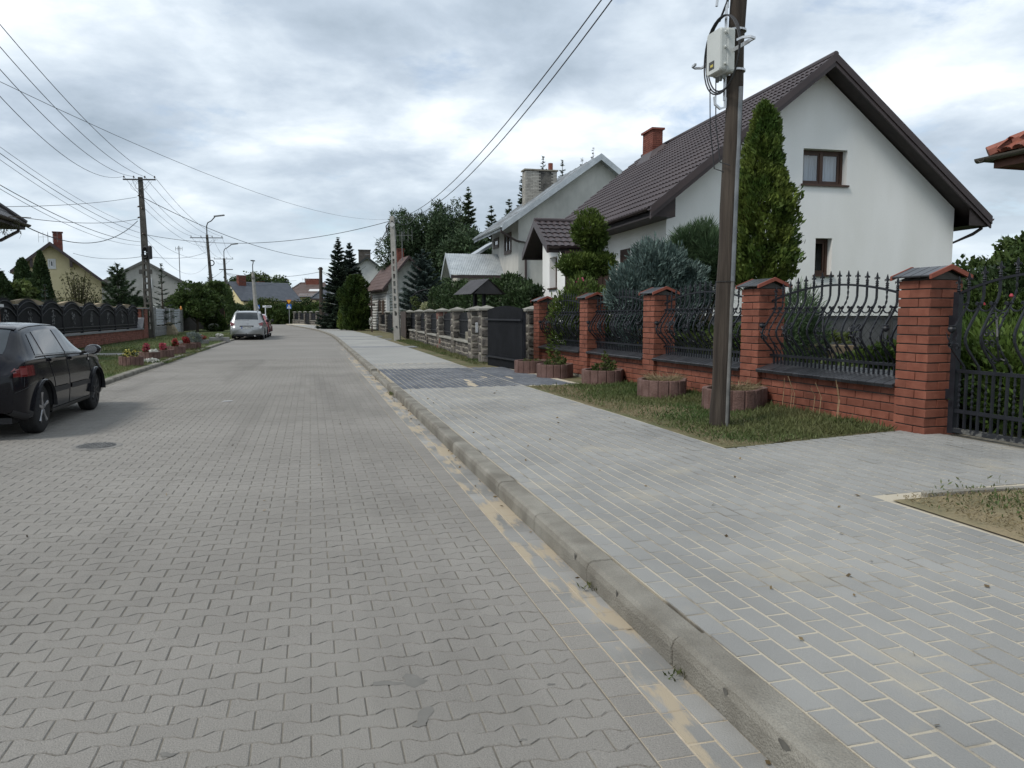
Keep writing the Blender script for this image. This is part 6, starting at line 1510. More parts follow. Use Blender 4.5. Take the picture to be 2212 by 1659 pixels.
# --- spruces and thuja by the far pavement
conifer('spruce_tree', 'tall grey green spruce near the far pavement, leftmost of the pair', base_at(733, 70, .1), zat(516, 70), 2.0, SPRU, 26, 11, -.18, .25, 110, (.28, .075), .03, 'paired spruces on the right', 91, power=.8, fill=1.5)
conifer('spruce_tree', 'tall grey green spruce near the far pavement, right one of the pair', base_at(757, 72, .1), zat(527, 72), 1.9, BSPR, 26, 11, -.18, .25, 110, (.28, .075), .03, 'paired spruces on the right', 92, power=.75, fill=1.5)
conifer('spruce_tree', 'lower spruce tucked against the white cottage', base_at(776, 71, .1), zat(580, 71), 1.6, SPRU, 18, 10, -.15, .25, 100, (.28, .075), .03, None, 93, power=.7, fill=1.3)
column('thuja_bush', 'broad green thuja leaning before the spruces', base_at(768, 63, .1), zat(597, 63), 1.0, .1, 14000, THUJ, (.26, .08), [(0, .7), (.2, .9), (.5, 1), (.75, .95), (.9, .65), (1, .3)], seed=94, lumps=.75, spray=.8)
column('thuja_bush', 'yellowish thuja bush by the end of the far stone fence', base_at(748, 64, .1), zat(640, 64), .7, .1, 5000, GOLDT, (.2, .08), seed=95, lumps=.3)
# --- hedge and shrubs closing the street
ju = [('dark evergreen shrub behind the street name sign', 600, 655, 118, 2.4, DARKT), ('olive shrub below the yellow gable', 527, 660, 116, 2.0, OLIVE), ('leafy shrub under the blue-grey roof, tallest of the row', 575, 641, 117, 2.6, BROADL), ('broad shrub left of the yield sign', 640, 650, 116, 2.4, OLIVE), ('pointed evergreen right of the yield sign', 664, 646, 114, 1.3, DARKT), ('pointed evergreen before the brown hip roof house', 684, 652, 110, 1.5, THUJ), ('green shrub behind the lamp post at the junction', 553, 648, 117, 2.0, BROAD), ('low evergreen beside the far stone fence', 617, 665, 114, 1.6, BROAD), ('dark round shrub at the left of the junction', 505, 652, 114, 2.0, DARKT), ('shrub filling the corner right of the junction', 702, 662, 104, 1.6, BROAD)]
for i, (l, px, top, Y, r, m) in enumerate(ju):
    H_ = zat(top, Y); blobs('junction_shrub', l, base_at(px, Y, .0), [(0, 0, H_ * .5, r, r * .8, H_ * .5), (r * .6, .2, H_ * .4, r * .7, r * .6, H_ * .38), (-r * .6, -.1, H_ * .42, r * .7, r * .6, H_ * .4)], 4200, m, (.3, .17), 'shrubs closing the street', seed=100 + i, jit=.7)
hedge('far_hedge', 'low mixed hedge along the cross road at the end of the street', base_at(470, 120, 0), base_at(705, 112, 0), 2.6, 1.6, 14000, BROAD, (.34, .2), seed=120)
for i, (px, top, Y, r, l) in enumerate(((512, 590, 150, 4.2, 'birch crown left of the red chimney beyond the blue roof'), (546, 584, 152, 4.6, 'birch crown behind the far lamp post'), (583, 584, 152, 4.8, 'round birch crown right of the far lamp post'), (610, 601, 150, 2.8, 'small birch crown over the right end of the blue roof'), (475, 600, 140, 3.4, 'dense tree between the poles on the left'))):
    tree('birch_tree', l, base_at(px, Y, 0), zat(top, Y), 3, r, 5200, BROAD if i != 1 else BROADL, (.5, .3), 15, 'birches beyond the junction', 130 + i)
conifer('spruce_tree', 'dark narrow spruce between the second and third pole', base_at(457, 118, 0), zat(588, 118), 2.6, SPRU, 20, 8, -.1, .2, 16, (.5, .12), .1, None, 140)
conifer('spruce_tree', 'thin dark spruce right of the birches', base_at(619, 150, 0), zat(596, 150), 1.6, SPRU, 16, 6, -.1, .2, 14, (.5, .12), .1, None, 141)
# --- left side
tree('broadleaf_tree', 'wide dark leafy tree over the brown board fence on the left', base_at(425, 60, .07), zat(612, 60), .8, 2.4, 20000, BROAD, (.22, .13), 24, seed=151, gap=.3, ry=2.2)
tree('broadleaf_tree', 'leafy tree left of the second pole, behind the pale slat fence', base_at(392, 64, .07), zat(622, 64), .8, 1.7, 11000, BROAD, (.22, .13), 18, seed=152, gap=.3)
hedge('tall_hedge', 'tall rounded green hedge beside the third pole', base_at(466, 68, .07), base_at(484, 84, .07), 3.9, 1.9, 20000, BROAD, (.22, .13), seed=153, wave=.1)
blobs('clipped_bush', 'clipped bush in front of the dark brown board fence', base_at(461, 62, .07), [(0, 0, .9, .9, .8, .95), (.3, 0, .5, .8, .8, .6)], 4500, THUJ, (.16, .09), seed=154)
tree('birch_tree', 'loose light crown showing above the left trees', base_at(404, 92, 0), zat(606, 92), 2.5, 3., 5500, BROADL, (.34, .2), 16, seed=155)
tree('birch_tree', 'loose light crown beside the old grey house', base_at(436, 95, 0), zat(612, 95), 2.5, 2.6, 4500, BROADL, (.34, .2), 14, seed=156)
column('columnar_thuja', 'narrow dark thuja in front of the yellow gable, taller of two', base_at(93, 45, .07), zat(545, 45), .78, .1, 13000, DARKT, (.17, .08), [(0, 1), (.3, .9), (.6, .66), (.85, .38), (1, .08)], 'dark thujas on the left', seed=161, lumps=.12)
column('columnar_thuja', 'narrow dark thuja before the yellow house, left one of two', base_at(54, 46, .07), zat(561, 46), .62, .1, 11000, DARKT, (.17, .08), [(0, 1), (.5, .95), (.8, .7), (.95, .4), (1, .1)], 'dark thujas on the left', seed=162, lumps=.12)
conifer('spruce_tree', 'dark conifer cut by the left frame edge', base_at(-6, 46, .07), zat(558, 46), 1.3, SPRU, 20, 9, -.1, .2, 40, (.24, .06), .05, None, 163, fill=1.3)
WALN = leafmat('walnut_leaf', (.04, .072, .016), (.11, .14, .045), isl=.8, trans=.3)
blobs('leafy_shrub', 'shrub with large drooping green leaves at the left edge', base_at(28, 40, .07), [(0, 0, 2.2, 1.0, .9, .8), (-.9, 0, 2.0, .9, .8, .8), (.7, 0, 1.5, .8, .7, .7), (0, 0, 1, 1, .8, .9)], 5200, WALN, (.34, .17), seed=164, up=-.25, jit=.5, lumps=.3)
column('round_thuja', 'rounded dark thuja above the arched iron fence', base_at(64, 41, .07), zat(606, 41), .62, .1, 8000, DARKT, (.15, .07), [(0, 1), (.6, 1), (.85, .7), (1, .25)], seed=165, lumps=.15)
column('round_thuja', 'dark thuja at the far left over the black fence', base_at(8, 39, .07), zat(590, 39), .7, .1, 8000, DARKT, (.15, .07), seed=166, lumps=.15)
conifer('small_spruce', 'little blue spruce between thuja and dark bush', base_at(100, 40, .07), zat(618, 40), .55, BSPR, 10, 7, .1, .2, 50, (.14, .03), .1, None, 167, fill=1.4)
blobs('dark_bush', 'low dark bush over the middle of the arched fence', base_at(122, 41, .07), [(0, 0, 1.2, .75, .6, .8), (.3, 0, 1.5, .45, .4, .45)], 4500, DARKT, (.15, .08), seed=168)
# open shrub with visible twigs
p = base_at(172, 44, .07); t = thing('open_shrub', 'open twiggy shrub with small olive leaves before the yellow wall', 'shrub', p); b = MB(); Ps, As = [], []; g = np.random.default_rng(169); zt = zat(570, 44)
for k in range(46):
    a = g.random() * 6.28; sp_ = g.random() ** .6; e = Vector((math.cos(a) * sp_ * 1.55, math.sin(a) * sp_ * 1.0, zt * (1.0 - .38 * sp_ ** 2) * g.uniform(.78, 1))); m_ = Vector((e.x * .35, e.y * .35, e.z * .5))
    b.tube([(0, 0, 0), m_, e], [.03, .018, .006], 4); nn = 46; q = g.random(nn) ** .6
    P = np.array(m_) * (2 * q * (1 - q))[:, None] + np.array(e) * (q * q)[:, None] + (np.array(m_) * 0); Ps.append(P + g.normal(size=P.shape) * .07); As.append(g.normal(size=P.shape))
b.build('branch', BARK, t)['kind'] = 'stuff'
leaf_obj('crown', np.concatenate(Ps), np.concatenate(As), .13, .07, OLIVE, t)
conifer('bushy_pine', 'bushy dark pine with upright shoots right of the yellow house', base_at(258, 48, .07), zat(574, 48), 1.45, PINE, 11, 9, .1, .9, 75, (.32, .05), .1, 'pines behind the left wall', 170, power=.65, fill=1.6, tops=.2)
blobs('bushy_pine', 'lower dark pine beside the concrete pole', base_at(300, 49, .07), [(0, 0, 1.5, .8, .7, .9), (.3, 0, 1.0, .7, .7, .9), (-.4, 0, 2.0, .45, .4, .5)], 8000, PINE, (.32, .05), 'pines behind the left wall', 'tree', .7, .35, True, .7, .3, 171)
conifer('young_spruce', 'thin young spruce with spaced whorls before the old grey house', base_at(352, 50, .07), zat(573, 50), .95, SPRU, 11, 6, -.05, .3, 26, (.22, .05), .15, None, 172, tops=.25)
blobs('white_hydrangea', 'pale flowering shrub behind the concrete pole', base_at(342, 52, .07), [(0, 0, 1.5, .5, .4, .55)], 1400, leafmat('white_petal', (.5, .52, .5), (.62, .63, .6), isl=.3, trans=.2), (.13, .1), seed=173, jit=.8)
# weeping twigs hanging from behind the left roof corner
p = base_at(20, 25.5, 0); t = thing('weeping_birch', 'thin weeping birch twigs hanging below the left roof corner', 'tree', p); b = MB(); Ps = []; As = []; g = np.random.default_rng(180)
for k in range(16):
    x = far(2 + k * 2.7, 480, 25.5).x - p.x; z0_ = zat(474, 25.5); L_ = g.uniform(.15, .75); pts = [(x + .05 * math.sin(q * 2 + k), 0, z0_ - L_ * q / 4) for q in range(5)]; b.tube(pts, .004, 3)
    for q in range(7): f = g.random(); Ps.append((x + g.normal() * .03, g.normal() * .03, z0_ - L_ * f)); As.append((g.normal() * .4, g.normal() * .4, -1))
b.tube([(-4, -2, 0), (-3, -1, 4.6), (-1.2, -.2, zat(466, 25.5)), (.9, 0, zat(470, 25.5))], [.12, .08, .03, .01], 5)
b.build('branch', BARK, t); leaf_obj('crown', np.array(Ps), np.array(As), .07, .04, OLIVE, t)
# ------------------------------------------------------------------ grass
def grass(name, region, n, h, m, seed, lean=.35, zfn=None, patch=None):
    """region(k)->(k,2) street coordinates"""
    g = np.random.default_rng(seed); q = region(g, n); P = np.array([tuple(S(a, d, zs(a, d) if zfn is None else zfn)) for a, d in q])
    k = len(P); hh = h * (.45 + .9 * g.random(k)); A = np.stack([g.normal(size=k) * lean, g.normal(size=k) * lean, np.ones(k)], 1); A = unit(A); P = P + A * hh[:, None] * .5
    o = leaf_obj(name, P, A, hh, (.004 if m is STRAW else .009) + .005 * g.random(k), m); tag(o, kind='stuff'); return o
def verge_reg(lo=0., hi=1., thin=1., inv=False):
    def f(g, n):
        s = GA[0] + .05 + (13.6 - GA[0]) * g.random(n * 3); d = PD1 + .05 + (4.4 - PD1) * g.random(n * 3)
        lim = np.minimum(1, np.maximum(0, (s - GA[0]) / (GB[0] - GA[0]))) * (GB[1] - PD1) + PD1
        fr = (d - PD1) / 2.0; pn = np.sin(s * 1.7 + 1) * .12 + np.sin(d * 3.1 + s * .7) * .1
        ok = (d < np.where(s < GB[0], lim - .03, 9)) & (g.random(n * 3) < (np.clip((fr + pn - lo) / max(hi - lo, .01), 0, 1) if not inv else np.clip((hi - fr - pn) / (hi - lo), 0, 1)) * thin + .04); q = np.stack([s, d], 1)[ok]; return q[:n]
    return f
grass('verge_grass', verge_reg(.16, .45), 24000, .048, GRASS, 201, .7)
grass('verge_grass', lambda g, n: np.stack([GA[0] + .1 + (13.5 - GA[0]) * g.random(n), 3.75 + .62 * g.random(n) ** .6], 1)[lambda_ok(g, n)] if False else verge_reg(.55, .95)(g, n), 9000, .09, GRASS, 202, .5)
grass('dry_grass', verge_reg(.12, .42, inv=True), 9000, .026, STRAW, 203, 1.6)
def dry_reg(g, n):
    s = E0[0] - 2.6 + 3.6 * g.random(n * 2); d = PD1 + .05 + 2.5 * g.random(n * 2)
    lim = E0[0] + (E1[0] - E0[0]) * (d - E0[1]) / (E1[1] - E0[1]) - .14; ok = s < lim; return np.stack([s, d], 1)[ok][:n]
grass('dry_grass', dry_reg, 14000, .03, STRAW, 204, 1.6, .19)
grass('dry_patch_grass', lambda g, n: dry_reg(g, n)[np.sin(dry_reg(np.random.default_rng(205), n)[:, 0] * 3) > 9] if False else np.array([[E0[0] - .55 + g.normal() * .25, PD1 + .75 + g.normal() * .22] for _ in range(500)]), 500, .04, GRASS, 205, .8, .19)
def left_reg(s0, s1, d0, d1): return lambda g, n: np.stack([s0 + (s1 - s0) * g.random(n) ** 1.3, -ROADW - d0 - (d1 - d0) * g.random(n)], 1)
grass('left_grass', left_reg(16.3, 28.1, .15, 5.3), 26000, .07, GRASS, 206, .4, .075)
grass('left_grass', left_reg(30.5, 60, .15, 5.3), 16000, .11, GRASS, 207, .4, .07)
grass('kerb_grass', left_reg(24, 34, -.12, .25), 2600, .09, GRASS, 208, .7, .03)
grass('far_verge_grass', lambda g, n: np.stack([20 + 20 * g.random(n), 2.75 + .9 * g.random(n)], 1), 9000, .08, GRASS, 209, .5, .1)
def lawnreg(g, n): 
    return np.stack([GB[0] - 2 + 9 * g.random(n), 5.1 + 3.2 * g.random(n)], 1)
grass('lawn_grass', lawnreg, 9000, .10, GRASS, 210, .4, .17)
# weeds in the kerb joint
WEED = leafmat('weed_leaf', (.05, .07, .02), (.12, .12, .045), isl=.7, trans=.25, scale=9)
for s, d, n, h, l in ((3.02, -.02, 26, .05, 'tiny green weed in the first kerb joint from the bottom edge'), (2.1, -.03, 40, .045, 'sparse brown weeds along the kerb foot near the bottom edge'), (4.0, -.015, 26, .055, 'small weed tuft at a kerb joint, halfway along the sand'), (14.0, -.03, 90, .08, 'grassy tuft where the kerb drops before the dark crossing')):
    t = thing('weed', l, 'weed', S(s, d, 0)); g = np.random.default_rng(int(s * 7)); P = np.stack([g.normal(size=n) * .03, g.normal(size=n) * .02, h * .5 * g.random(n)], 1)
    P += np.outer(g.normal(size=n) * (.12 if n > 30 else .02), np.array(u3)); leaf_obj('leaf', P, np.stack([g.normal(size=n) * .6, g.normal(size=n) * .6, np.ones(n)], 1), h * .8, .008, WEED, t)
t = thing('dandelion', 'flat dandelion rosette in the grass at the foot of the brick wall', 'weed', fpt(.9, -.25, .2)); g = np.random.default_rng(3); a = g.random(22) * 6.28
leaf_obj('leaf', np.stack([np.cos(a) * .09, np.sin(a) * .09, .03 + .03 * g.random(22)], 1), np.stack([np.cos(a), np.sin(a), .35 * g.random(22)], 1), .19, .04, HOST, t)
t = thing('dry_stalk', 'long dry grass stalks leaning against the brick wall', 'grass', fpt(1.3, -.1, .2)); b = MB()
for k in range(7):
    x = random.uniform(-.9, .9); q = FU * x; b.tube([q, q + Vector((.02, 0, .25)), q + FU * random.uniform(-.12, .12) - FN * .05 + Vector((0, 0, random.uniform(.35, .5)))], .0035, 3)
b.build('stalk', mat('straw', (.3, .22, .12), (.36, .27, .16), rough=.9), t)['kind'] = 'stuff'
# ------------------------------------------------------------------ poles and wires
PCON = mat('pole_concrete', (.05, .047, .041), (.095, .09, .08), scale=2.5, rough=.95, bump=.4, bscale=30, fine=.15, fscale=14)
PCONL = mat('pale_pole_concrete', (.25, .245, .225), (.33, .32, .295), scale=2.5, rough=.95, bump=.3, bscale=30)
STEEL = mat('dark_steel', (.04, .04, .042), (.06, .06, .06), rough=.55, metal=.4)
PORC = mat('porcelain', (.05, .035, .03), (.07, .05, .04), rough=.25)
GALVS = mat('bright_steel', (.5, .51, .52), (.62, .63, .64), scale=9, rough=.35, metal=.7)
def ladder_pole(t, top, wb, wt, db, dt, slots, f0=.14, f1=.72, rz=0., m=PCON, holes_gap=.3):
    """two legs joined by webs, open slots between f0 and f1 of the height"""
    top = Vector(top); H_ = top.z; c, s = math.cos(rz), math.sin(rz)
    def P(f, u, v):
        w_ = wb + (wt - wb) * f; d_ = db + (dt - db) * f; x, y = u * w_ / 2, v * d_ / 2
        return (top.x * f + x * c - y * s, top.y * f + x * s + y * c, H_ * f)
    b = MB()
    def seg(fa, fb, u0, u1):
        vs = [P(f, u, v) for f in (fa, fb) for u, v in ((u0, -1), (u1, -1), (u1, 1), (u0, 1))]
        b.add(vs, [(3, 2, 1, 0), (4, 5, 6, 7), (0, 1, 5, 4), (1, 2, 6, 5), (2, 3, 7, 6), (3, 0, 4, 7)])
    seg(-.02, f0, -1, 1); seg(f1, 1, -1, 1); seg(f0, f1, -1, -.42); seg(f0, f1, .42, 1)
    for k in range(slots):
        fa = f0 + (f1 - f0) * (k + 1 - holes_gap) / slots; fb = f0 + (f1 - f0) * (k + 1) / slots; seg(fa, fb, -.42, .42)
    b.build('shaft', m, t)
def crossarm(t, p, L_, ang=0., n=4):
    c = MB().obox(p, (L_, .07, .07), Matrix.Rotation(ang, 3, 'Z')).build('crossarm', STEEL, t); pts = []
    for k in range(n):
        u = (-.5 + (k + .0) / (n - 1)) * L_ * .94 if n > 1 else 0
        if n == 4: u = (-.47, -.17, .17, .47)[k] * L_
        q = Vector(p) + Vector((u * math.cos(ang), u * math.sin(ang), 0)); link('insulator', INS, t, q + Vector((0, 0, .04))); pts.append(q + Vector((0, 0, .16)))
    return pts
INS = MB().lathe([(.012, 0), (.012, .05), (.045, .06), (.05, .08), (.03, .1), (.045, .12), (.035, .15), (.01, .165)], n=8).mesh('insulator', PORC)
WIREM = mat('wire_black', (.025, .026, .028), rough=.6); WIREG = mat('wire_grey', (.10, .105, .11), rough=.6)
def wire(label, p, q, sag, r=.009, m=WIREM, n=26, name='overhead_wire', group='overhead wires'):
    p, q = Vector(p), Vector(q); t0 = p.copy()
    b = MB().tube([(p.lerp(q, i / n) - Vector((0, 0, sag * 4 * (i / n) * (1 - i / n)))) for i in range(n + 1)], r, 4)
    return tag(b.build(name, m), label, 'wire', group)
def loops(t, c, n, r, seed):
    g = random.Random(seed); b = MB()
    for k in range(n):
        a = Vector((g.uniform(-r, r), g.uniform(-.1, .1), g.uniform(-.2, .1))) + c; e = Vector((g.uniform(-.2, .2), 0, g.uniform(-1.3, -.2))) + c; m_ = (a + e) / 2 + Vector((g.uniform(-.5, .5), g.uniform(-.2, .2), g.uniform(-.5, 0)))
        b.tube([a.lerp(m_, q / 6).lerp(m_.lerp(e, q / 6), q / 6) for q in range(7)], .008, 3)
    tag(b.build('jumper_wire', WIREG, t), kind='stuff')
# first pole on the left
b1 = at(325, 731, .07); t1 = far(303, 383, b1.y)
P1 = thing('utility_pole', 'tall concrete ladder pole with crossarm, nearest on the left', 'utility pole', b1, 0, 'utility poles along the street')
ladder_pole(P1, t1 - b1, .46, .21, .3, .18, 12, .06, .56, R(10))
c1 = t1 - b1 - Vector((0, 0, .14)); A1 = [p + b1 for p in crossarm(P1, c1 + Vector((0, -.12, 0)), 1.75, R(4))]
loops(P1, c1 + Vector((0, -.15, -.1)), 9, .75, 3)
for k, (dx, dz) in enumerate(((-.16, -.9), (.16, -.95), (-.2, -1.5), (.18, -1.6), (-.22, -2.1), (.2, -3.0))):
    link('insulator', INS, P1, c1 + Vector((dx, -.12, dz)), (0, R(70 if dx < 0 else -70), 0))
cb = far(318, 546, b1.y) - b1
b = MB()
for k in range(5): b.tube([(cb.x + (.3 + .02 * k) * .6 * math.cos(a) * .9, cb.y - .28 + .03 * k, cb.z + (.3 + .015 * k) * math.sin(a)) for a in np.linspace(0, 6.28, 19)], .025, 5)
coil = thing('cable_coil', 'black cable coil and splice case strapped to the nearest left pole', 'cable coil', b1); b.build('coil', WIREM, coil)
MB().lathe([(.02, -.38), (.11, -.34), (.11, .30), (.07, .36), (.02, .38)], (cb.x + .28, cb.y - .25, cb.z), 10).build('splice_case', mat('black_plastic', (.02, .02, .022), rough=.45), coil)
MB().tube([(cb.x - .1, cb.y - .12, cb.z), (cb.x + .35, cb.y - .22, cb.z)], .02, 4).build('bracket', GALVS, coil)
# second, third and fourth
def at_pole(px, pytop, Y): p = far(px, pytop, Y); return Vector((p.x, Y, .07)), p
b2, t2 = at_pole(447, 507, 73); b2.x += .45
P2 = thing('utility_pole', 'second utility pole on the left, with a street lamp on top', 'utility pole', b2, 0, 'utility poles along the street')
ladder_pole(P2, t2 - b2, .34, .2, .24, .16, 12, .06, .5, R(10))
A2 = [p + b2 for p in crossarm(P2, t2 - b2 + Vector((0, -.12, -.3)), 3.0, R(4))]; loops(P2, t2 - b2 + Vector((0, -.15, -.4)), 7, 1.2, 4)
LAMPG = mat('lamp_grey', (.16, .165, .17), (.2, .2, .2), rough=.5, metal=.3)
def lamp_arm(t, p, rise, reach, ang=0.):
    p = Vector(p); d = Vector((math.cos(ang), math.sin(ang), 0)); r = .25
    pts = [p, p + Vector((0, 0, rise - .5)), p + Vector((0, 0, rise - .2)) + d * .1, p + Vector((0, 0, rise)) + d * .45, p + d * reach + Vector((0, 0, rise + .42))]
    MB().tube(pts, .055, 6).build('lamp_arm', STEEL, t)
    e = pts[-1]; MB().obox(e + d * .35 + Vector((0, 0, .05)), (.95, .26, .11), Matrix.Rotation(ang, 3, 'Z') @ Matrix.Rotation(R(-8), 3, 'Y')).build('lamp_head', LAMPG, t)
lamp_arm(P2, t2 - b2, 1.3, .8, R(10))
MB().tube([(t2.x - b2.x + .42 + .25 * math.cos(a), -.2, t2.z - 2.7 + .25 * math.sin(a)) for a in np.linspace(0, 6.28, 13)], .05, 5).build('cable_loop', WIREM, P2)
b3, t3 = at_pole(484, 558, 103); b3.x += .3
P3 = thing('utility_pole', 'third utility pole with crossarm, lamp and grey sign back', 'utility pole', b3, 0, 'utility poles along the street')
ladder_pole(P3, t3 - b3, .4, .26, .3, .2, 10, .06, .3, R(10)); A3 = [p + b3 for p in crossarm(P3, t3 - b3 + Vector((0, -.2, -.1)), 2.5, R(4))]; lamp_arm(P3, t3 - b3, 1.4, 1.0, R(10)); loops(P3, t3 - b3 + Vector((0, -.2, -.3)), 8, 1., 5)
MB().box(-.9, .9, -.3, -.2, t3.z - 1.6, t3.z - 1.5).build('crossarm', STEEL, P3)
sgn = thing('round_sign', 'grey back of a round road sign on the third pole', 'road sign', far(492, 661, 101)); MB().lathe([(.0, -.01), (.42, -.01), (.42, .012), (0, .012)], axis='y', n=20).build('plate', mat('sign_back', (.32, .34, .36), rough=.5, metal=.3), sgn); MB().tube([(0, .03, -.4), (0, .03, -2.1 - .0)], .03, 6).build('post', LAMPG, sgn)
b4, t4 = at_pole(546, 588, 103); b4.x += .4
P4 = thing('lamp_post', 'pale concrete lamp post behind the silver car', 'lamp post', b4, 0)
MB().tube([(0, 0, 0), (t4 - b4)], [.32, .2], 10).build('shaft', PCONL, P4)
MB().tube([t4 - b4, t4 - b4 + Vector((0, 0, .9)), t4 - b4 + Vector((.12, -.1, 1.25)), t4 - b4 + Vector((.25, -.5, 1.42))], .06, 6).build('lamp_arm', STEEL, P4)
MB().obox(t4 - b4 + Vector((.3, -.75, 1.46)), (.34, .8, .13)).build('lamp_head', STEEL, P4)
MB().box(-.5, .5, -.3, -.22, t4.z - .9, t4.z - .8).build('crossarm', STEEL, P4)
# wooden pole far right, concrete pole in the middle
WOOD = mat('old_pole_wood', (.026, .020, .016), (.066, .053, .042), scale=16, rough=.95, bump=.9, bscale=45, stretch=(1, 1, .06), fine=.3, fscale=30, lo=.3, hi=.7)
b5 = at(695, 704.6, .13); t5 = far(692.5, 577, b5.y)
P5_ = thing('wooden_pole', 'thin dark wooden pole on the far pavement before the spruces', 'utility pole', b5)
MB().tube([(0, 0, -.1), t5 - b5], [.24, .17], 8).build('shaft', WOOD, P5_)
for sx in (-1, 1): link('insulator', INS, P5_, t5 - b5 + Vector((sx * .22, -.1, -.35)), (0, 0, 0), (1.5, 1.5, 1.5))
b6 = at(858.5, 735, .12); t6 = far(847, 467, b6.y)
P6 = thing('concrete_pole', 'pale concrete pole with oval holes standing at the pavement edge', 'utility pole', b6)
ladder_pole(P6, t6 - b6, .31, .2, .22, .16, 9, .2, .74, R(-8), PCONL, .36)
TIN = mat('tin_plate', (.4, .4, .4), (.45, .45, .45), rough=.5)
for fz, py in ((.955, 0), (.11, 0)):
    q = (t6 - b6) * fz; MB().lathe([(0, -.012), (.05, -.012), (.05, 0), (0, 0)], (q.x, q.y - .12 - .02 * (fz < .5), q.z), 12, 'y').build('bolt_hole', WIREM, P6)
MB().obox((t6 - b6) * .93 + Vector((.0, -.13, 0)), (.2, .02, .2), Matrix.Rotation(R(45), 3, 'Y')).build('number_plate', TIN, P6)
MB().tube([(t6 - b6) + Vector((-.14, -.05, -.3)), (t6 - b6) + Vector((-.3, -.05, -.5)), (t6 - b6) + Vector((-.26, -.05, -.8)), (t6 - b6) + Vector((-.16, -.05, -1.0))], .03, 5).build('hook', STEEL, P6)
# the near wooden pole
bw = ground(1553, 921); bw.z -= .01; tw_ = far(1595.5, 0, bw.y); dirw = (tw_ - bw).normalized(); Hw = 7.4 / dirw.z
PW_ = thing('wooden_pole', 'weathered wooden utility pole standing in the grass verge, cut by the top edge', 'utility pole', bw)
b = MB(); n = 34; pts = [dirw * (Hw * k / n) + Vector((.006 * math.sin(k * .9), .006 * math.cos(k * .7), 0)) for k in range(n + 1)]
b.tube([Vector((0, 0, -.15))] + pts[1:], [.104 - .032 * k / n + .0025 * math.sin(k * 1.9) + (.006 if k < 2 else 0) for k in range(n + 1)], 16)
b.build('shaft', WOOD, PW_, smooth=True)
vd = Vector((0, 0, 0)) - Vector((bw.x, bw.y, 0)); vd.normalize(); sdv = Vector((-vd.y, vd.x, 0))         # sdv: to the right seen from the street
off = vd * .078 + sdv * .078
zc1 = (zat(192, bw.y) - bw.z) / dirw.z
MB().tube([off + Vector((0, 0, -.1))] + [off * (1 - .2 * f) + dirw * (zc1 * f) for f in (.3, .45)], .02, 8).build('conduit', mat('conduit_old', (.10, .10, .096), (.17, .168, .16), scale=8, rough=.6), PW_)
MB().tube([off * .92 + dirw * (zc1 * .44), off * .8 + dirw * zc1], .024, 8).build('conduit', mat('conduit_zinc', (.13, .14, .15), (.20, .212, .22), scale=7, rough=.45, metal=.4), PW_)
b = MB()
for f in (.44,): c_ = dirw * (zc1 * f); b.tube([c_ + (vd * math.cos(a) + sdv * math.sin(a)) * (.112 - .02 * f) for a in np.linspace(0, 6.28, 17)], .004, 4)
b.build('band', STEEL, PW_)
# cable storage frame, coil and distribution box on it
zb0 = zat(160, bw.y - .1); zb1 = zat(64, bw.y - .1); mid = dirw * (((zb0 + zb1) / 2 - bw.z) / dirw.z)
FB = thing('distribution_box', 'pale grey plastic distribution box strapped high on the wooden pole', 'junction box', bw + mid, FRZ)
hb = (zb1 - zb0) / 2; GBOX = mat('grey_plastic', (.46, .48, .46), (.52, .54, .52), scale=3, rough=.45, spec=.4)
def rbox(b, x0, x1, y0, y1, z0, z1, r):
    pts = []
    for cx_, cz_, a0 in ((x1 - r, z1 - r, 0), (x0 + r, z1 - r, 90), (x0 + r, z0 + r, 180), (x1 - r, z0 + r, 270)):
        for q in (0, 30, 60, 90): pts.append((cx_ + r * math.cos(R(a0 + q)), cz_ + r * math.sin(R(a0 + q))))
    n = len(pts); v = [(x, y1, z) for x, z in pts] + [(x, y0 + .015, z) for x, z in pts] + [(x * .95 + (x0 + x1) * .025, y0, z * .97 + (z0 + z1) * .015) for x, z in pts]
    f = [(k, (k + 1) % n, n + (k + 1) % n, n + k) for k in range(n)] + [(n + k, n + (k + 1) % n, 2 * n + (k + 1) % n, 2 * n + k) for k in range(n)] + [tuple(range(2 * n, 3 * n)), tuple(range(n))]
    b.add(v, f)
b = MB(); rbox(b, -.14, .14, -.20, -.11, -hb, hb, .03); b.build('body', GBOX, FB)
b = MB(); rbox(b, -.135, .135, -.275, -.203, -hb + .01, hb - .005, .03); ld = b.build('lid', GBOX, FB)
MB().box(-.08, .02, -.2775, -.2745, -.17, -.085).build('label', mat('dark_label', (.05, .05, .05), (.09, .09, .08), scale=30), ld)
MB().box(-.05, .0, -.279, -.2776, -.145, -.12).build('label_print', mat('yellow_print', (.5, .42, .1)), ld)
for z in (-.15, .02, .17): MB().lathe([(.016, 0), (.016, .02), (.012, .026)], (.137, -.22, z), 8, 'x').build('latch', GBOX, FB)
for x in (-.08, -.02, .05): MB().lathe([(.016, -.05), (.02, -.03), (.02, 0)], (x, -.17, -hb + .0), 8).build('gland', mat('grey_gland', (.2, .21, .2), rough=.6), FB)
MB().box(-.03, .03, -.109, -.085, -hb * 1.0, hb * 1.05).build('mount', GALVS, FB)
b = MB()
for z in (hb + .02, -hb + .06): b.tube([(math.cos(a) * .092, math.sin(a) * .092, z) for a in np.linspace(0, 6.28, 21)], .014, 4)
b.build('strap', GALVS, FB)
FR = thing('cable_bracket', 'bright steel cross shaped cable bracket with hooked ends around the grey box', 'bracket', bw + mid, FRZ)
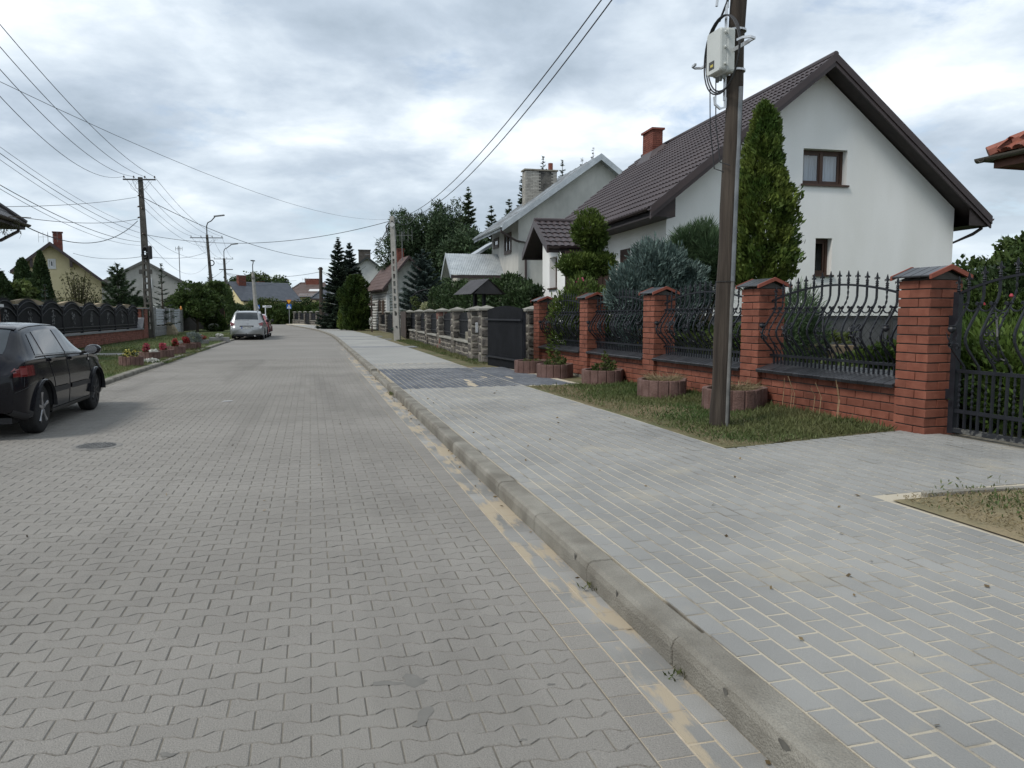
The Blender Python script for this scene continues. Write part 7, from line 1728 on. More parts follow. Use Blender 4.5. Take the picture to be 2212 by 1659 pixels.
def uend(b, c, dx, dz):
    c = Vector((c[0], -.12, c[1])); d = Vector((dx, 0, dz)); w_ = Vector((0, 0, 1)) if dx else Vector((1, 0, 0))
    q = [c, c + d * .0 + Vector((0, -.0, 0)), c + d * .1, c + d * .12 + Vector((0, -.06, 0)), c + d * .08 + Vector((0, -.12, 0)), c + d * .0 + Vector((0, -.13, 0))]
    b.tube(q, .016, 4)
b = MB(); b.box(-.42, .42, -.125, -.115, -.02, .02).box(-.02, .02, -.135, -.1255, -.48, .50)
for c, dx, dz in (((.40, 0), 1, 0), ((-.40, 0), -1, 0), ((0, .47), 0, 1), ((0, -.45), 0, -1)): uend(b, c, dx, dz)
b.build('cross', GALVS, FR)
CB = thing('cable_loop', 'loop of black cable wound around the steel bracket on the wooden pole', 'cable', bw + mid, FRZ); b = MB()
for k in range(3):
    r0, r1 = .31 + .01 * k, .38 + .008 * k; b.tube([(r0 * math.cos(a) * (1 + .03 * math.sin(3 * a + k)), -.16 - .014 * k, r1 * math.sin(a) - .01 * k) for a in np.linspace(0, 6.28, 33)], .0085, 5)
for x, l in ((-.08, .95), (-.19, 1.0)): b.tube([(x, -.19, -hb + .02 if x > -.1 else -.31), (x + .02, -.19, -hb - l * .5), (x + .09, -.17, -hb - l * .95), (x + .2, -.12, -hb - l)], .006, 4)
b.tube([(-.1, -.15, .36), (.02, -.12, .56), (.05, .0, .68)], .012, 5)
b.build('cable', WIREM, CB)
# wires
u2 = Vector((_k.x, _k.y, 0))
for k, (px0, py0) in enumerate(((0, 300), (0, 236), (0, 205), (0, 143))):
    e = far(-430 + 25 * k, -330 - 20 * k, 12.5)
    wire(['lowest power line running from the first pole towards the upper left', 'second power line from the first pole to the upper left', 'third power line from the first pole to the upper left', 'highest power line from the first pole to the upper left'][k], A1[k], e, (1.55, 1.15, .95, .75)[k], .010)
for k, (dz, py) in enumerate(((-2.6, 300), (-2.75, 316), (-2.9, 325))):
    e = far(-260, 118 + 16 * k, 17); wire('thin cable %s from the middle of the first pole to the left edge' % ['topmost of three,', 'middle of three,', 'lowest of three,'][k], b1 + c1 + Vector((-.12, -.1, dz - .15 * k)), e, .5, .010 if k == 1 else .007, WIREM if k == 1 else WIREG)
for k in range(4): wire('power line %s between the first and second left poles' % ['outer left', 'inner left', 'inner right', 'outer right'][k], A1[k], A2[k], .55 + .1 * (k % 2), .010, WIREG)
for k in range(4): wire('power line %s between the second and third left poles' % ['outer left', 'inner left', 'inner right', 'outer right'][k], A2[k], A3[k], .5, .011, WIREG)
for k in range(2): wire('lower insulated line %s between the first and second left poles' % ['above', 'below'][k], b1 + c1 + Vector((.15, -.1, -1.5 - 1.4 * k)), t2 + Vector((.1, 0, -1.1 - k)), .6, .009, WIREG)
corner = far(57, 478, 27)
wire('upper service cable from the first pole to the left roof corner', b1 + c1 + Vector((-.2, -.1, -.95)), lc + Vector((-.36, -.66, .5)), .12, .012)
wire('middle service cable from the first pole to the left roof corner', b1 + c1 + Vector((-.2, -.1, -2.15)), lc + Vector((-.15, -.28, .22)), .22, .014)
wire('lowest sagging service cable from the first pole to the left roof corner', b1 + c1 + Vector((-.2, -.1, -2.25)), lc + Vector((.02, .02, -.1)), .85, .018)
wire('upper cable at far left crossing to the first pole', b1 + c1 + Vector((-.1, -.1, -3.4)), far(-20, 388, 22), .35, .012)
wire('thin lower cable at far left crossing to the first pole', b1 + c1 + Vector((-.1, -.1, -3.6)), far(-20, 396, 22), .4, .008, WIREG)
wire('cable from the first pole across the street towards the spruces', b1 + c1 + Vector((.2, -.1, -1.0)), far(765, 556, 80), 1.25, .018)
wire('cable from the first pole across to the pale concrete pole', b1 + c1 + Vector((.2, -.1, -3.0)), t6 + Vector((-.15, 0, -.25)), .75, .016)
wire('low cable between the cream yellow house and the first pole', far(158, 547, 54), b1 + c1 + Vector((0, -.1, -4.2)), .25, .014)
wire('low cable from the first pole up to the second pole', b1 + c1 + Vector((.2, -.1, -4.2)), t2 + Vector((-.1, 0, -1.6)), .3, .014)
wire('thin cable descending from the first pole to the second pole foot', b1 + c1 + Vector((.15, -.1, -3.1)), t2 + Vector((-.1, 0, -2.8)), 1.4, .008, WIREG)
wire('cable between the third pole and the dark wooden pole', t3 + Vector((.2, 0, -1.9)), t5 + Vector((0, 0, -.5)), .6, .024)
wire('second cable between the third pole and the dark wooden pole', t3 + Vector((.2, 0, -2.0)), far(640, 606, 120), .5, .022)
wire('cable from the third pole down behind the blue roof', t3 + Vector((.2, 0, -2.0)), far(605, 608, 118), 1.0, .02)
wire('cable from the third pole down to the left trees', t3 + Vector((-.2, 0, -1.6)), far(380, 634, 80), .4, .016, WIREG)
wire('cable from the dark wooden pole to the house behind the spruces', t5 + Vector((.1, 0, -.4)), far(790, 575, 85), .9, .02)
wire('lower cable from the dark wooden pole towards the right', t5 + Vector((.1, 0, -.5)), far(745, 604, 88), .3, .018)
for k in range(2):
    e = bw + dirw * (Hw * .87) + Vector((-.05 - .05 * k, .03, .10 - .22 * k))
    wire(['upper of the two thick cables rising from the pale pole over the street', 'lower of the two thick cables rising from the pale pole over the street'][k], t6 + Vector((.1, -.05, -.1 - .05 * k)), e, 1.0 + .16 * k, .010)
    wire(['first pale drop cable from the concrete pole to the dark roof', 'second pale drop cable from the concrete pole to the dark roof'][k], t6 + Vector((-.2, 0, -.5 - .1 * k)), far(790 - 2 * k, 549, 84), .5, .016, WIREG)
wire('long thin line crossing the whole sky from the upper left', far(-60, 148, 13), far(948, 437, 66), 1.9, .0055, WIREG)
wire('cable from the pale concrete pole into the pines', t6 + Vector((.12, 0, -.2)), far(905, 452, 60), .6, .014)
# antennas
def antenna(label, px, py0, py1, Y, n=5, sz=.5, r=.02):
    p = far(px, py1, Y); t = thing('antenna', label, 'antenna', p); h = zat(py0, Y) - p.z
    MB().tube([(0, 0, -.6), (0, 0, h)], r, 5).build('mast', LAMPG, t); b = MB().tube([(-sz, 0, h - .3), (sz, 0, h - .3)], r * .6, 4)
    for k in range(n): x = -sz + 2 * sz * k / (n - 1); b.tube([(x, 0, h - .3 - .28 * sz * 2), (x, 0, h - .3 + .28 * sz * 2)], r * .5, 4)
    b.build('aerial', LAMPG, t)
antenna('tall thin aerial mast right of the old grey house', 390, 531, 628, 82, 4, .35, .045)
antenna('roof aerial on a pole by the log cottage', 869, 500, 560, 62, 6, .8, .03)
antenna('small aerial beside the chimney of the cream yellow house', 104, 503, 524, 58, 5, .7, .02)
antenna('small aerial on the hip roof house', 660, 600, 612, 146, 4, .6, .04)
# ------------------------------------------------------------------ cars
TYRE = mat('tyre', (.014, .014, .015), (.022, .022, .022), scale=20, rough=.85)
RIMA = mat('alloy', (.30, .30, .31), (.38, .38, .39), rough=.35, metal=.7); RIMD = mat('steel_wheel', (.03, .03, .032), rough=.5, metal=.2)
CGLASS = mat('car_glass', (.012, .016, .018), (.02, .026, .03), rough=.03, spec=.7); TRIMB = mat('car_black_trim', (.018, .018, .02), (.025, .025, .027), rough=.6)
LRED = mat('tail_red', (.10, .008, .010), (.15, .014, .015), scale=14, rough=.12, spec=.6, coat=.6); LWHT = mat('lamp_white', (.5, .45, .45), (.6, .56, .55), rough=.15, coat=.5); CHROME = mat('chrome', (.6, .6, .62), rough=.15, metal=.9)
class Car:
    def __init__(s, name, label, loc, rz, tab, paint, wheel_r, wb, track, group=None, sc_=1., wells=True):
        s.t = thing(name, label, 'car', loc, rz, group); s.paint = paint; T = np.array(tab, float) * 1.0; T[:, :] *= sc_
        ys = np.linspace(T[0, 0], T[-1, 0], 241); C_ = np.stack([np.interp(ys, T[:, 0], T[:, k]) for k in range(1, 9)], 1)
        ker = np.ones(9) / 9
        for _ in range(2):
            pad = np.pad(C_, ((4, 4), (0, 0)), 'edge'); C_ = np.stack([np.convolve(pad[:, k], ker, 'valid') for k in range(8)], 1)
        s.ys, s.C = ys, C_; s.wr, s.wb, s.tr = wheel_r * sc_, wb * sc_, track * sc_; s.k = sc_
        s.body(wells)
    def ctrl(s, y):
        v = [np.interp(y, s.ys, s.C[:, k]) for k in range(8)]; ws, zs_, wm, zm, wb_, zb, wr, zr = v
        return np.array([(ws * .9, zs_), (ws, zs_ + .03), (wm, zm), (wb_ + .006, zb - .05), (wb_, zb), (wr + .02, zr - .075), (wr * .86, zr - .018), (wr * .45, zr - .002), (0, zr)])
    def pt(s, y, q, off=0., side=1):
        c = s.ctrl(y); n = len(c) - 1
        def ev(q):
            q = min(max(q, 0), n); i = min(int(q), n - 1); f = q - i
            p0 = c[max(i - 1, 0)]; p1 = c[i]; p2 = c[i + 1]; p3 = c[min(i + 2, n)] if i + 2 <= n else np.array([-c[n - 1][0], c[n - 1][1]])
            # cardinal spline, soft tension
            m1 = (p2 - p0) * .36; m2 = (p3 - p1) * .36
            return (2 * f**3 - 3 * f**2 + 1) * p1 + (f**3 - 2 * f**2 + f) * m1 + (-2 * f**3 + 3 * f**2) * p2 + (f**3 - f**2) * m2
        p = ev(q)
        if off:
            a, b_ = ev(q - .05), ev(q + .05); t = b_ - a; nrm = np.array([t[1], -t[0]]); nrm /= (np.linalg.norm(nrm) + 1e-9)
            p = p + nrm * off
        return (float(side * p[0]), float(y), float(p[1]))
    def body(s, wells):
        ny, nq = 150, 40; b = MB(); Y = np.linspace(s.ys[0], s.ys[-1], ny); Q = np.linspace(0, 8, nq); R_ = s.wr * 1.13
        for side in (1, -1):
            o = len(b.v); b.v += [s.pt(y, q, 0, side) for y in Y for q in Q]
            for i in range(ny - 1):
                for j in range(nq - 1):
                    vs = [o + i * nq + j, o + i * nq + j + 1, o + (i + 1) * nq + j + 1, o + (i + 1) * nq + j]
                    cy = (Y[i] + Y[i + 1]) / 2; cz = sum(b.v[v][2] for v in vs) / 4; cx_ = abs(sum(b.v[v][0] for v in vs) / 4)
                    if wells and cx_ > .45 * s.k and any((cy - a) ** 2 + (cz - s.wr) ** 2 < R_ ** 2 for a in (0, s.wb)): continue
                    b.f.append(tuple(vs if side < 0 else vs[::-1]))
            for e in (0, ny - 1):
                f = [o + e * nq + j for j in range(nq)]
                b.v.append((0, Y[e], b.v[f[0]][2])); f.append(len(b.v) - 1); b.f.append(tuple(f if (e == 0) == (side > 0) else f[::-1]))
        bd = b.mesh('body', s.paint, True); o_ = link('body', bd, s.t)
        import bmesh
        bm = bmesh.new(); bm.from_mesh(bd); bmesh.ops.remove_doubles(bm, verts=bm.verts, dist=.0008); bmesh.ops.recalc_face_normals(bm, faces=bm.faces); bm.to_mesh(bd); bm.free()
        # underside and wheel wells
        b = MB(); zu = s.C[120, 1]; b.box(-.62 * s.k, .62 * s.k, s.ys[0] + .12, s.ys[-1] - .12, zu - .02, zu + .05)
        for a in (0, s.wb):
            for sx in (-1, 1):
                x0, x1 = sx * .42 * s.k, sx * (s.tr + .07 * s.k); n = 14
                for k in range(n):
                    a0, a1 = math.pi * k / n, math.pi * (k + 1) / n; P = lambda x, an: (x, a + R_ * 1.01 * math.cos(an), s.wr + R_ * 1.01 * math.sin(an)); b.quad(P(x0, a0), P(x0, a1), P(x1, a1), P(x1, a0)); b.add([P(x0, a0), P(x0, a1), (x0, a, s.wr)], [(0, 1, 2)])
                b.quad((x0, a - R_, s.wr), (x0, a + R_, s.wr), (x0, a + R_, s.wr * .7), (x0, a - R_, s.wr * .7))
        b.build('underbody', TRIMB, s.t)
        if wells:
            b = MB()
            for a in (0, s.wb):
                for side in (-1, 1):
                    pts = []
                    for an in np.linspace(.02, math.pi - .02, 25):
                        y, z = a + R_ * 1.02 * math.cos(an), s.wr + R_ * 1.02 * math.sin(an); best = min((abs(s.pt(y, q)[2] - z), q) for q in np.linspace(.2, 4, 60))[1]; p = s.pt(y, best, .002, side); pts.append((p[0], y, z))
                    b.tube(pts, .010 * s.k, 6)
            b.build('arch_lip', s.paint, s.t, smooth=True)
    def patch(s, name, y0l, y1l, y0h, y1h, q0, q1, m, off=.004, side=1, parent=None, n=9, bow=0.):
        b = MB()
        for i in range(n + 1):
            for j in range(n + 1):
                f, g = i / n, j / n; q = q0 + (q1 - q0) * g; y = (y0l + (y0h - y0l) * g) * (1 - f) + (y1l + (y1h - y1l) * g) * f
                b.v.append(s.pt(y * s.k, q, off, side))
        b.f = [(i * (n + 1) + j, i * (n + 1) + j + 1, (i + 1) * (n + 1) + j + 1, (i + 1) * (n + 1) + j) for i in range(n) for j in range(n)]
        return b.build(name, m, parent or s.t, smooth=True)
    def patchz(s, name, y0, y1, z0, z1, m, off=.004, side=1, n=10):
        b = MB(); qs = np.linspace(1.2, 4.2, 90)
        for i in range(n + 1):
            y = (y0 + (y1 - y0) * i / n) * s.k; zz = np.array([s.pt(y, q)[2] for q in qs])
            for j in range(n + 1): b.v.append(s.pt(y, float(np.interp((z0 + (z1 - z0) * j / n) * s.k, zz, qs)), off, side))
        b.f = [(i * (n + 1) + j, i * (n + 1) + j + 1, (i + 1) * (n + 1) + j + 1, (i + 1) * (n + 1) + j) for i in range(n) for j in range(n)]
        return b.build(name, m, s.t, smooth=True)
    def line(s, name, pts, r, m, side=1, off=.002):
        return MB().tube([s.pt(y * s.k, q, off, side) for y, q in pts], r, 4).build(name, m, s.t)
    def wheel(s, sx, y, rim=5, m=RIMA, w_=.19):
        r, k = s.wr, s.k; x0 = sx * s.tr; W_ = MB(); w2 = w_ * k
        prof = [(r * .66, -w2 * .5), (r * .9, -w2 * .5), (r * .975, -w2 * .42), (r, -w2 * .3), (r * .985, -w2 * .16), (r * .985, -w2 * .13), (r, -w2 * .1), (r, w2 * .1), (r * .985, w2 * .13), (r * .985, w2 * .16), (r, w2 * .3), (r * .975, w2 * .42), (r * .9, w2 * .5), (r * .66, w2 * .5)]
        wh = W_.lathe(prof, (x0 - sx * w2 * .5, y, r), 36, 'x').build('wheel', TYRE, s.t, smooth=True)
        b = MB(); xo = x0 - sx * .02 * k
        b.lathe([(r * .60, -.012), (r * .675, -.002), (r * .675, .012), (r * .62, .016), (r * .6, .004)], (xo, y, r), 32, 'x')
        b.lathe([(.0, -.0), (r * .16, 0), (r * .16, .02 * 1), (r * .1, .026), (0, .026)], (xo - .0, y, r), 16, 'x')
        for q in range(rim):
            a = 2 * math.pi * q / rim + .3
            for da in ((0,) if rim < 8 else (0,)):
                e = [(xo + .006 * sx, y + rr * math.cos(a + da), r + rr * math.sin(a + da)) for rr in (r * .12, r * .38, r * .64)]
                b.tube(e, [r * .10, r * .075, r * .11], 6)
        b.build('rim', m, wh, smooth=True)
        MB().lathe([(0, -.004), (r * .62, -.004), (r * .62, .0), (0, 0)], (x0 - sx * .07 * k, y, r), 24, 'x').build('brake_disc', TRIMB, wh)
# --- black hatchback on the left
HATCH = [(-.66, .56, .36, .62, .5, .60, .66, .48, .72), (-.63, .67, .30, .715, .52, .695, .79, .58, .86), (-.58, .735, .26, .77, .55, .745, .865, .62, .945), (-.50, .76, .23, .79, .57, .762, .89, .64, .99), (-.38, .77, .21, .802, .58, .77, .90, .63, 1.05), (-.24, .775, .205, .806, .59, .772, .905, .605, 1.15), (-.12, .78, .2, .808, .59, .772, .905, .59, 1.24), (0, .78, .2, .81, .59, .772, .905, .58, 1.28), (.3, .78, .2, .81, .59, .772, .90, .578, 1.31), (.9, .78, .2, .81, .58, .772, .885, .578, 1.322), (1.35, .78, .2, .81, .57, .77, .875, .572, 1.305), (1.62, .78, .2, .81, .57, .768, .868, .56, 1.22), (1.95, .78, .2, .81, .56, .765, .86, .565, 1.055), (2.22, .78, .2, .808, .56, .76, .853, .60, .92), (2.4, .78, .2, .806, .55, .755, .835, .62, .885), (2.7, .77, .21, .80, .53, .735, .79, .60, .83), (2.95, .74, .22, .77, .5, .70, .71, .57, .75), (3.08, .68, .24, .71, .46, .64, .62, .5, .66), (3.15, .55, .3, .58, .44, .5, .52, .42, .55)]
BLACKP = mat('black_car_paint', (.006, .006, .009), (.008, .008, .011), rough=.14, spec=.22, coat=.2)
hd_ = Vector((_k.x, _k.y, 0)); crz = math.atan2(hd_.y, hd_.x) - math.pi / 2
rt = Vector((hd_.y, -hd_.x, 0)); pr_ = at(88, 934, .0); org = pr_ - rt * .74
K = Car('hatchback_car', 'black five door hatchback parked at the left, cut by the frame edge', org, crz, HATCH, BLACKP, .297, 2.34, .775, 'parked cars')
for side in (1, -1):
    K.patch('quarter_window', -.10, .13, .06, .15, 4.18, 4.86, CGLASS, .005, side)
    d = K.patch('rear_door_window', .19, .98, .24, .93, 4.16, 4.9, CGLASS, .005, side); K.patch('front_door_window', 1.05, 2.02, 1.0, 1.50, 4.16, 4.9, CGLASS, .005, side)
    K.patchz('tail_light', -.632, -.27, .715, .835, LRED, .006, side); K.patchz('tail_light_lens', -.57, -.48, .735, .815, LWHT if False else mat('lens_pink', (.2, .05, .05), rough=.1, coat=.5), .010, side)
    K.patch('front_moulding', 1.06, 1.93, 1.06, 1.93, 1.62, 1.78, TRIMB, .016, side); K.patch('rear_moulding', .30, .99, .30, .99, 1.62, 1.78, TRIMB, .016, side)
    K.patch('sill', .32, 2.02, .32, 2.02, .55, 1.12, mat('dusty_trim', (.045, .043, .04), (.06, .058, .055), rough=.7), .006, side)
    K.patch('indicator', 2.0, 2.07, 2.0, 2.07, 2.75, 2.9, LWHT, .010, side)
    K.line('door_seam', [(1.02, q) for q in np.linspace(1.05, 4.15, 12)], .004, TRIMB, side); K.line('door_seam', [(2.06, q) for q in np.linspace(1.3, 4.0, 10)], .004, TRIMB, side)
    K.line('door_seam', [(.42 - .26 * ((q - 1.05) / 3.1) ** 2 if q > 2 else .42, q) for q in np.linspace(1.3, 4.1, 12)], .004, TRIMB, side)
    K.line('window_trim', [(y, 4.08) for y in np.linspace(-.12, 2.05, 16)], .008, TRIMB, side); K.line('tailgate_seam', [(-.545 + .03 * q, 2.2 + q * .5) for q in np.linspace(0, 3.8, 10)], .003, TRIMB, side)
    K.line('bumper_seam', [(y, 2.1) for y in np.linspace(-.64, -.40, 8)], .004, TRIMB, side); K.line('roof_gutter', [(y, 5.35) for y in np.linspace(-.0, 1.35, 14)], .006, TRIMB, side)
    for y in (.30, 1.14):
        p = Vector(K.pt(y, 3.15, .012, side)); MB().obox(p + Vector((side * .004, .09, 0)), (.03, .16, .035), Matrix.Rotation(0, 3, 'X')).obox(p + Vector((-side * .012, .09, -.012)), (.012, .12, .05)).build('door_handle', BLACKP, K.t)
    p = Vector(K.pt(1.93, 4.12, 0, side)); mr = MB()
    prof = [(.02, -.06), (.06, -.045), (.078, 0), (.07, .045), (.03, .07)]
    m_ = MB().lathe([(.015, -.075), (.055, -.06), (.072, -.01), (.07, .04), (.062, .05)], (0, 0, 0), 14, 'y').mesh('mirror', BLACKP, True); mo = link('mirror', m_, K.t, (p.x + side * .13, p.y - .02, p.z + .05), (0, 0, side * -.15), (1.45, 1, 1))
    MB().lathe([(0, 0), (.058, 0), (.058, .003), (0, .003)], (0, -.078, 0), 14, 'y').build('mirror_glass', CHROME, mo); MB().tube([(p.x - side * .02, p.y, p.z + .01), (p.x + side * .1, p.y - .01, p.z + .03)], .02, 6).build('mirror_arm', TRIMB, K.t)
for s_ in (1, -1): K.patch('rear_window', -.50, -.06, -.50, -.06, 5.95, 8, CGLASS, .004, s_)
for s_ in (1, -1): K.patch('windscreen', 1.5, 2.12, 1.5, 2.12, 5.6, 8, CGLASS, .004, s_); K.patch('rear_spoiler', -.07, .06, -.07, .06, 5.7, 8, BLACKP, .014, s_); K.patch('bumper_lower', -.63, -.42, -.63, -.42, .1, 1.15, TRIMB, .006, s_)
for s_ in (1, -1):
    K.wheel(s_, 0, 5, RIMA); K.wheel(s_, 2.34, 9, RIMD)
b = MB()
for s_ in (1, -1): b.box(s_ * .52 - .09, s_ * .52 + .09, -.642, -.60, .33, .37)
b.build('reflector', LRED, K.t); MB().box(-.26, .26, -.674, -.655, .53, .64).build('number_plate', mat('plate_white', (.62, .63, .62), rough=.4), K.t)
MB().box(-.03, .03, 1.2, 1.26, .06, .2).build('exhaust_bracket', TRIMB, K.t)
# --- silver estate in front
VAN = [(-.84, .66, .36, .72, .5, .70, .60, .58, .66), (-.80, .78, .30, .82, .5, .80, .64, .7, .70), (-.72, .82, .27, .85, .55, .83, .80, .74, .86), (-.66, .84, .26, .865, .6, .84, .93, .72, 1.0), (-.58, .85, .25, .87, .62, .845, .99, .70, 1.09), (-.46, .855, .24, .87, .62, .845, 1.0, .665, 1.3), (-.34, .855, .24, .87, .62, .84, 1.0, .64, 1.48), (-.22, .855, .23, .87, .62, .84, 1.0, .63, 1.535), (.4, .855, .23, .87, .62, .84, .99, .635, 1.585), (1.2, .855, .23, .87, .6, .84, .97, .63, 1.59), (1.8, .855, .23, .87, .6, .835, .96, .61, 1.54), (2.3, .855, .23, .87, .58, .83, .95, .60, 1.28), (2.75, .85, .23, .865, .57, .82, .93, .62, 1.02), (3.2, .83, .24, .85, .54, .79, .82, .62, .87), (3.6, .74, .26, .78, .5, .7, .68, .55, .72), (3.75, .58, .3, .6, .46, .55, .54, .45, .58)]
SILV = mat('silver_paint', (.26, .27, .275), (.29, .30, .305), rough=.3, metal=.35, spec=.5, coat=.6)
pl, prr = at(503, 735.2, 0), at(559, 733.2, 0); mid_ = (pl + prr) / 2; org = Vector((mid_.x, mid_.y + .35, 0))
V = Car('estate_car', 'silver estate car with roof rails parked on the left, seen from behind', org, crz, VAN, SILV, .31, 2.75, .84, 'parked cars', 1.02)
for s_ in (1, -1):
    V.patch('rear_window', -.575, -.30, -.575, -.30, 6.05, 8, CGLASS, .006, s_); V.patch('windscreen', 1.95, 2.6, 1.95, 2.6, 5.6, 8, CGLASS, .004, s_)
    V.patch('side_window', -.35, .35, -.2, .3, 4.2, 4.9, CGLASS, .005, s_); V.patch('side_window', .42, 1.25, .42, 1.2, 4.2, 4.9, CGLASS, .005, s_); V.patch('side_window', 1.32, 2.5, 1.3, 1.95, 4.2, 4.9, CGLASS, .005, s_)
    # slanted lamp cluster wrapping the corner
    b = MB(); z = lambda q: q
    L = V.patch('tail_light', -.775, -.52, -.70, -.56, 3.05, 4.12, LRED, .008, s_)
    b = MB(); fx = lambda x, z_: (s_ * x, -.8 + (z_ - .7) * .42, z_)
    b.add([fx(.84, .80), fx(.46, .80), (fx(.60, .90)), fx(.84, 1.0)], [(0, 1, 2, 3)]); 
    b.add([tuple(np.array(fx(x, z_)) + np.array((0, .10, 0))) for x, z_ in ((.84, .80), (.46, .80), (.60, .90), (.84, 1.0))], [(3, 2, 1, 0)]); o = len(b.v) - 8
    b.f += [(o + i, o + (i + 1) % 4, o + 4 + (i + 1) % 4, o + 4 + i) for i in range(4)]; b.build('tail_light', LRED, V.t)
    MB().obox(fx(.66, .83), (.1, .03, .03)).build('reversing_lamp', LWHT, V.t)
    V.line('roof_rail', [(y, 6.1) for y in np.linspace(-.2, 1.5, 12)], .02, GALVS, s_, .035); V.line('door_seam', [(.36, q) for q in np.linspace(1.2, 4.1, 10)], .004, TRIMB, s_); V.line('door_seam', [(1.28, q) for q in np.linspace(1.2, 4.1, 10)], .004, TRIMB, s_)
    for y in (0, 2.75 * 1.02): V.wheel(s_, y, 7, RIMA)
    p = Vector(V.pt(2.3 * 1.02, 4.1, 0, s_)); MB().lathe([(.02, -.06), (.09, -.04), (.1, .02), (.06, .06)], (p.x + s_ * .12, p.y, p.z + .06), 10, 'y').build('mirror', TRIMB, V.t)
MB().box(-.36, .36, -.845, -.76, .74, .80).build('plate_lamp_trim', TRIMB, V.t); 
pt_ = MB().box(-.27, .27, -.862, -.84, .625, .745).build('number_plate', mat('plate_white', (.62, .63, .62), rough=.4), V.t)
MB().box(-.27, -.225, -.8645, -.8622, .627, .743).build('plate_band', mat('plate_blue', (.02, .06, .3), rough=.4), pt_)
link('plate_text', text_mesh('WO1 07942', .11, mat('black_print', (.02, .02, .02))), pt_, (.02, -.8645, .684), (math.pi / 2, 0, 0), (.82, 1, 1))
MB().box(-.30, .30, -.856, -.80, .60, .625).box(-.305, -.28, -.856, -.8, .625, .76).box(.28, .305, -.856, -.8, .625, .76).build('plate_surround', SILV, V.t)
b = MB()
for s_ in (1, -1): b.box(s_ * .62 - .1, s_ * .62 + .1, -.835, -.79, .40, .43)
b.build('reflector', LRED, V.t)
MB().box(-.72, .72, -.80, -.6, .22, .33).build('bumper_valance', TRIMB, V.t); MB().tube([(-.02, -.7, .3), (-.02, -.92, .32), (-.02, -.94, .38)], .02, 6).build('tow_hitch', TRIMB, V.t); MB().lathe([(.05, -.2), (.05, .0)], (.42, -.66, .24), 8, 'y').build('exhaust', CHROME, V.t)
MB().tube([(.12, -.60, 1.10), (-.22, -.615, 1.07), (-.52, -.60, 1.09)], .014, 4).build('wiper', TRIMB, V.t)
MB().lathe([(0, -.01), (.05, -.01), (.055, .0), (.03, .006)], (0.02, -.735, .93), 14, 'y').build('badge', CHROME, V.t)
st = MB().obox((.36, -.525, 1.17), (.3, .012, .1), Matrix.Rotation(R(-28), 3, 'X')).build('window_sticker', mat('white_label', (.65, .65, .65)), V.t)
MB().obox((.40, -.534, 1.165), (.18, .008, .035), Matrix.Rotation(R(-28), 3, 'X')).build('sticker_print', mat('black_print', (.02, .02, .02)), st)
# --- red car ahead of it
REDP = mat('red_paint', (.20, .014, .018), (.24, .02, .024), rough=.25, coat=1.)
q = at(571, 733.2 - 5, 0); dq = 47.6; org = Vector((far(577.5, 700, dq).x - .80, dq, 0))
Rr_ = Car('red_car', 'red hatchback mostly hidden in front of the silver estate', org, crz, HATCH, REDP, .297, 2.34, .775, 'parked cars', 1.1)
for s_ in (1, -1):
    Rr_.patch('side_window', -.05, .98, .1, .93, 4.16, 4.9, CGLASS, .005, s_); Rr_.patch('side_window', 1.05, 2.02, 1.0, 1.5, 4.16, 4.9, CGLASS, .005, s_); Rr_.patch('tail_light', -.60, -.3, -.55, -.3, 3.02, 3.95, LRED, .008, s_); Rr_.patch('rear_window', -.375, -.06, -.375, -.06, 6.1, 8, CGLASS, .004, s_)
    Rr_.wheel(s_, 0, 5); Rr_.wheel(s_, 2.34 * 1.1, 5); p = Vector(Rr_.pt(2.1, 4.12, 0, s_)); MB().lathe([(.02, -.06), (.09, -.04), (.1, .02), (.06, .06)], (p.x + s_ * .13, p.y, p.z + .06), 10, 'y').build('mirror', TRIMB, Rr_.t)
# ------------------------------------------------------------------ planters, flowers, signs, small things
PLNT = mat('red_brown_concrete', (.105, .060, .050), (.16, .098, .085), scale=5, rough=.95, bump=.6, bscale=50, fine=.25, fscale=60)
def planter(label, c, r, h, rz, group, kidney=.22):
    t = thing('planter', label, 'planter', c, rz, group); n = 18; sub = 8; b = MB(); out_, inn = [], []
    for k in range(n * sub):
        a = 2 * math.pi * k / (n * sub); f = (k % sub) / sub; rr = r * (1.12 - kidney * math.exp(-((a - math.pi * 1.45 + 6.28) % 6.28 - 0) ** 2 * 0) * 0 - kidney * max(0, math.cos(a + 1.45)) ** 6 + .06 * math.cos(2 * a)); rib = .017 * min(1, math.sin(math.pi * f) * 2.6 + .0) - .006
        out_.append(((rr + rib) * math.cos(a), (rr + rib) * math.sin(a))); inn.append(((rr - .055) * math.cos(a), (rr - .055) * math.sin(a)))
    m = len(out_)
    b.v = [(x, y, -.05) for x, y in out_] + [(x, y, h - .006) for x, y in out_] + [(x * .985, y * .985, h) for x, y in out_] + [(x, y, h - .004) for x, y in inn] + [(x, y, h - .09) for x, y in inn]
    for q in range(4): b.f += [(q * m + k, q * m + (k + 1) % m, (q + 1) * m + (k + 1) % m, (q + 1) * m + k) for k in range(m)]
    b.build('shell', PLNT, t); MB().add([(x, y, h - .07) for x, y in inn], [tuple(range(m))]).build('soil', SOIL, t); return t
GRP = 'palisade planters along the brick fence'
pp = [('half round planter against the stone post, leftmost in the row by the fence', 1144, 806, .36, None), ('red brown planter with a tall green weed, second from the black gate', 1194, 816, .36, 'weed'), ('red brown planter with a straggly shrub, third from the black gate', 1300, 832, .38, 'shrub'), ('red brown planter with dry grass, left of the wooden pole', 1432, 861, .37, 'dry'), ('red brown planter half hidden by the wooden pole, dry grass in it', 1592, 888, .39, 'dry')]
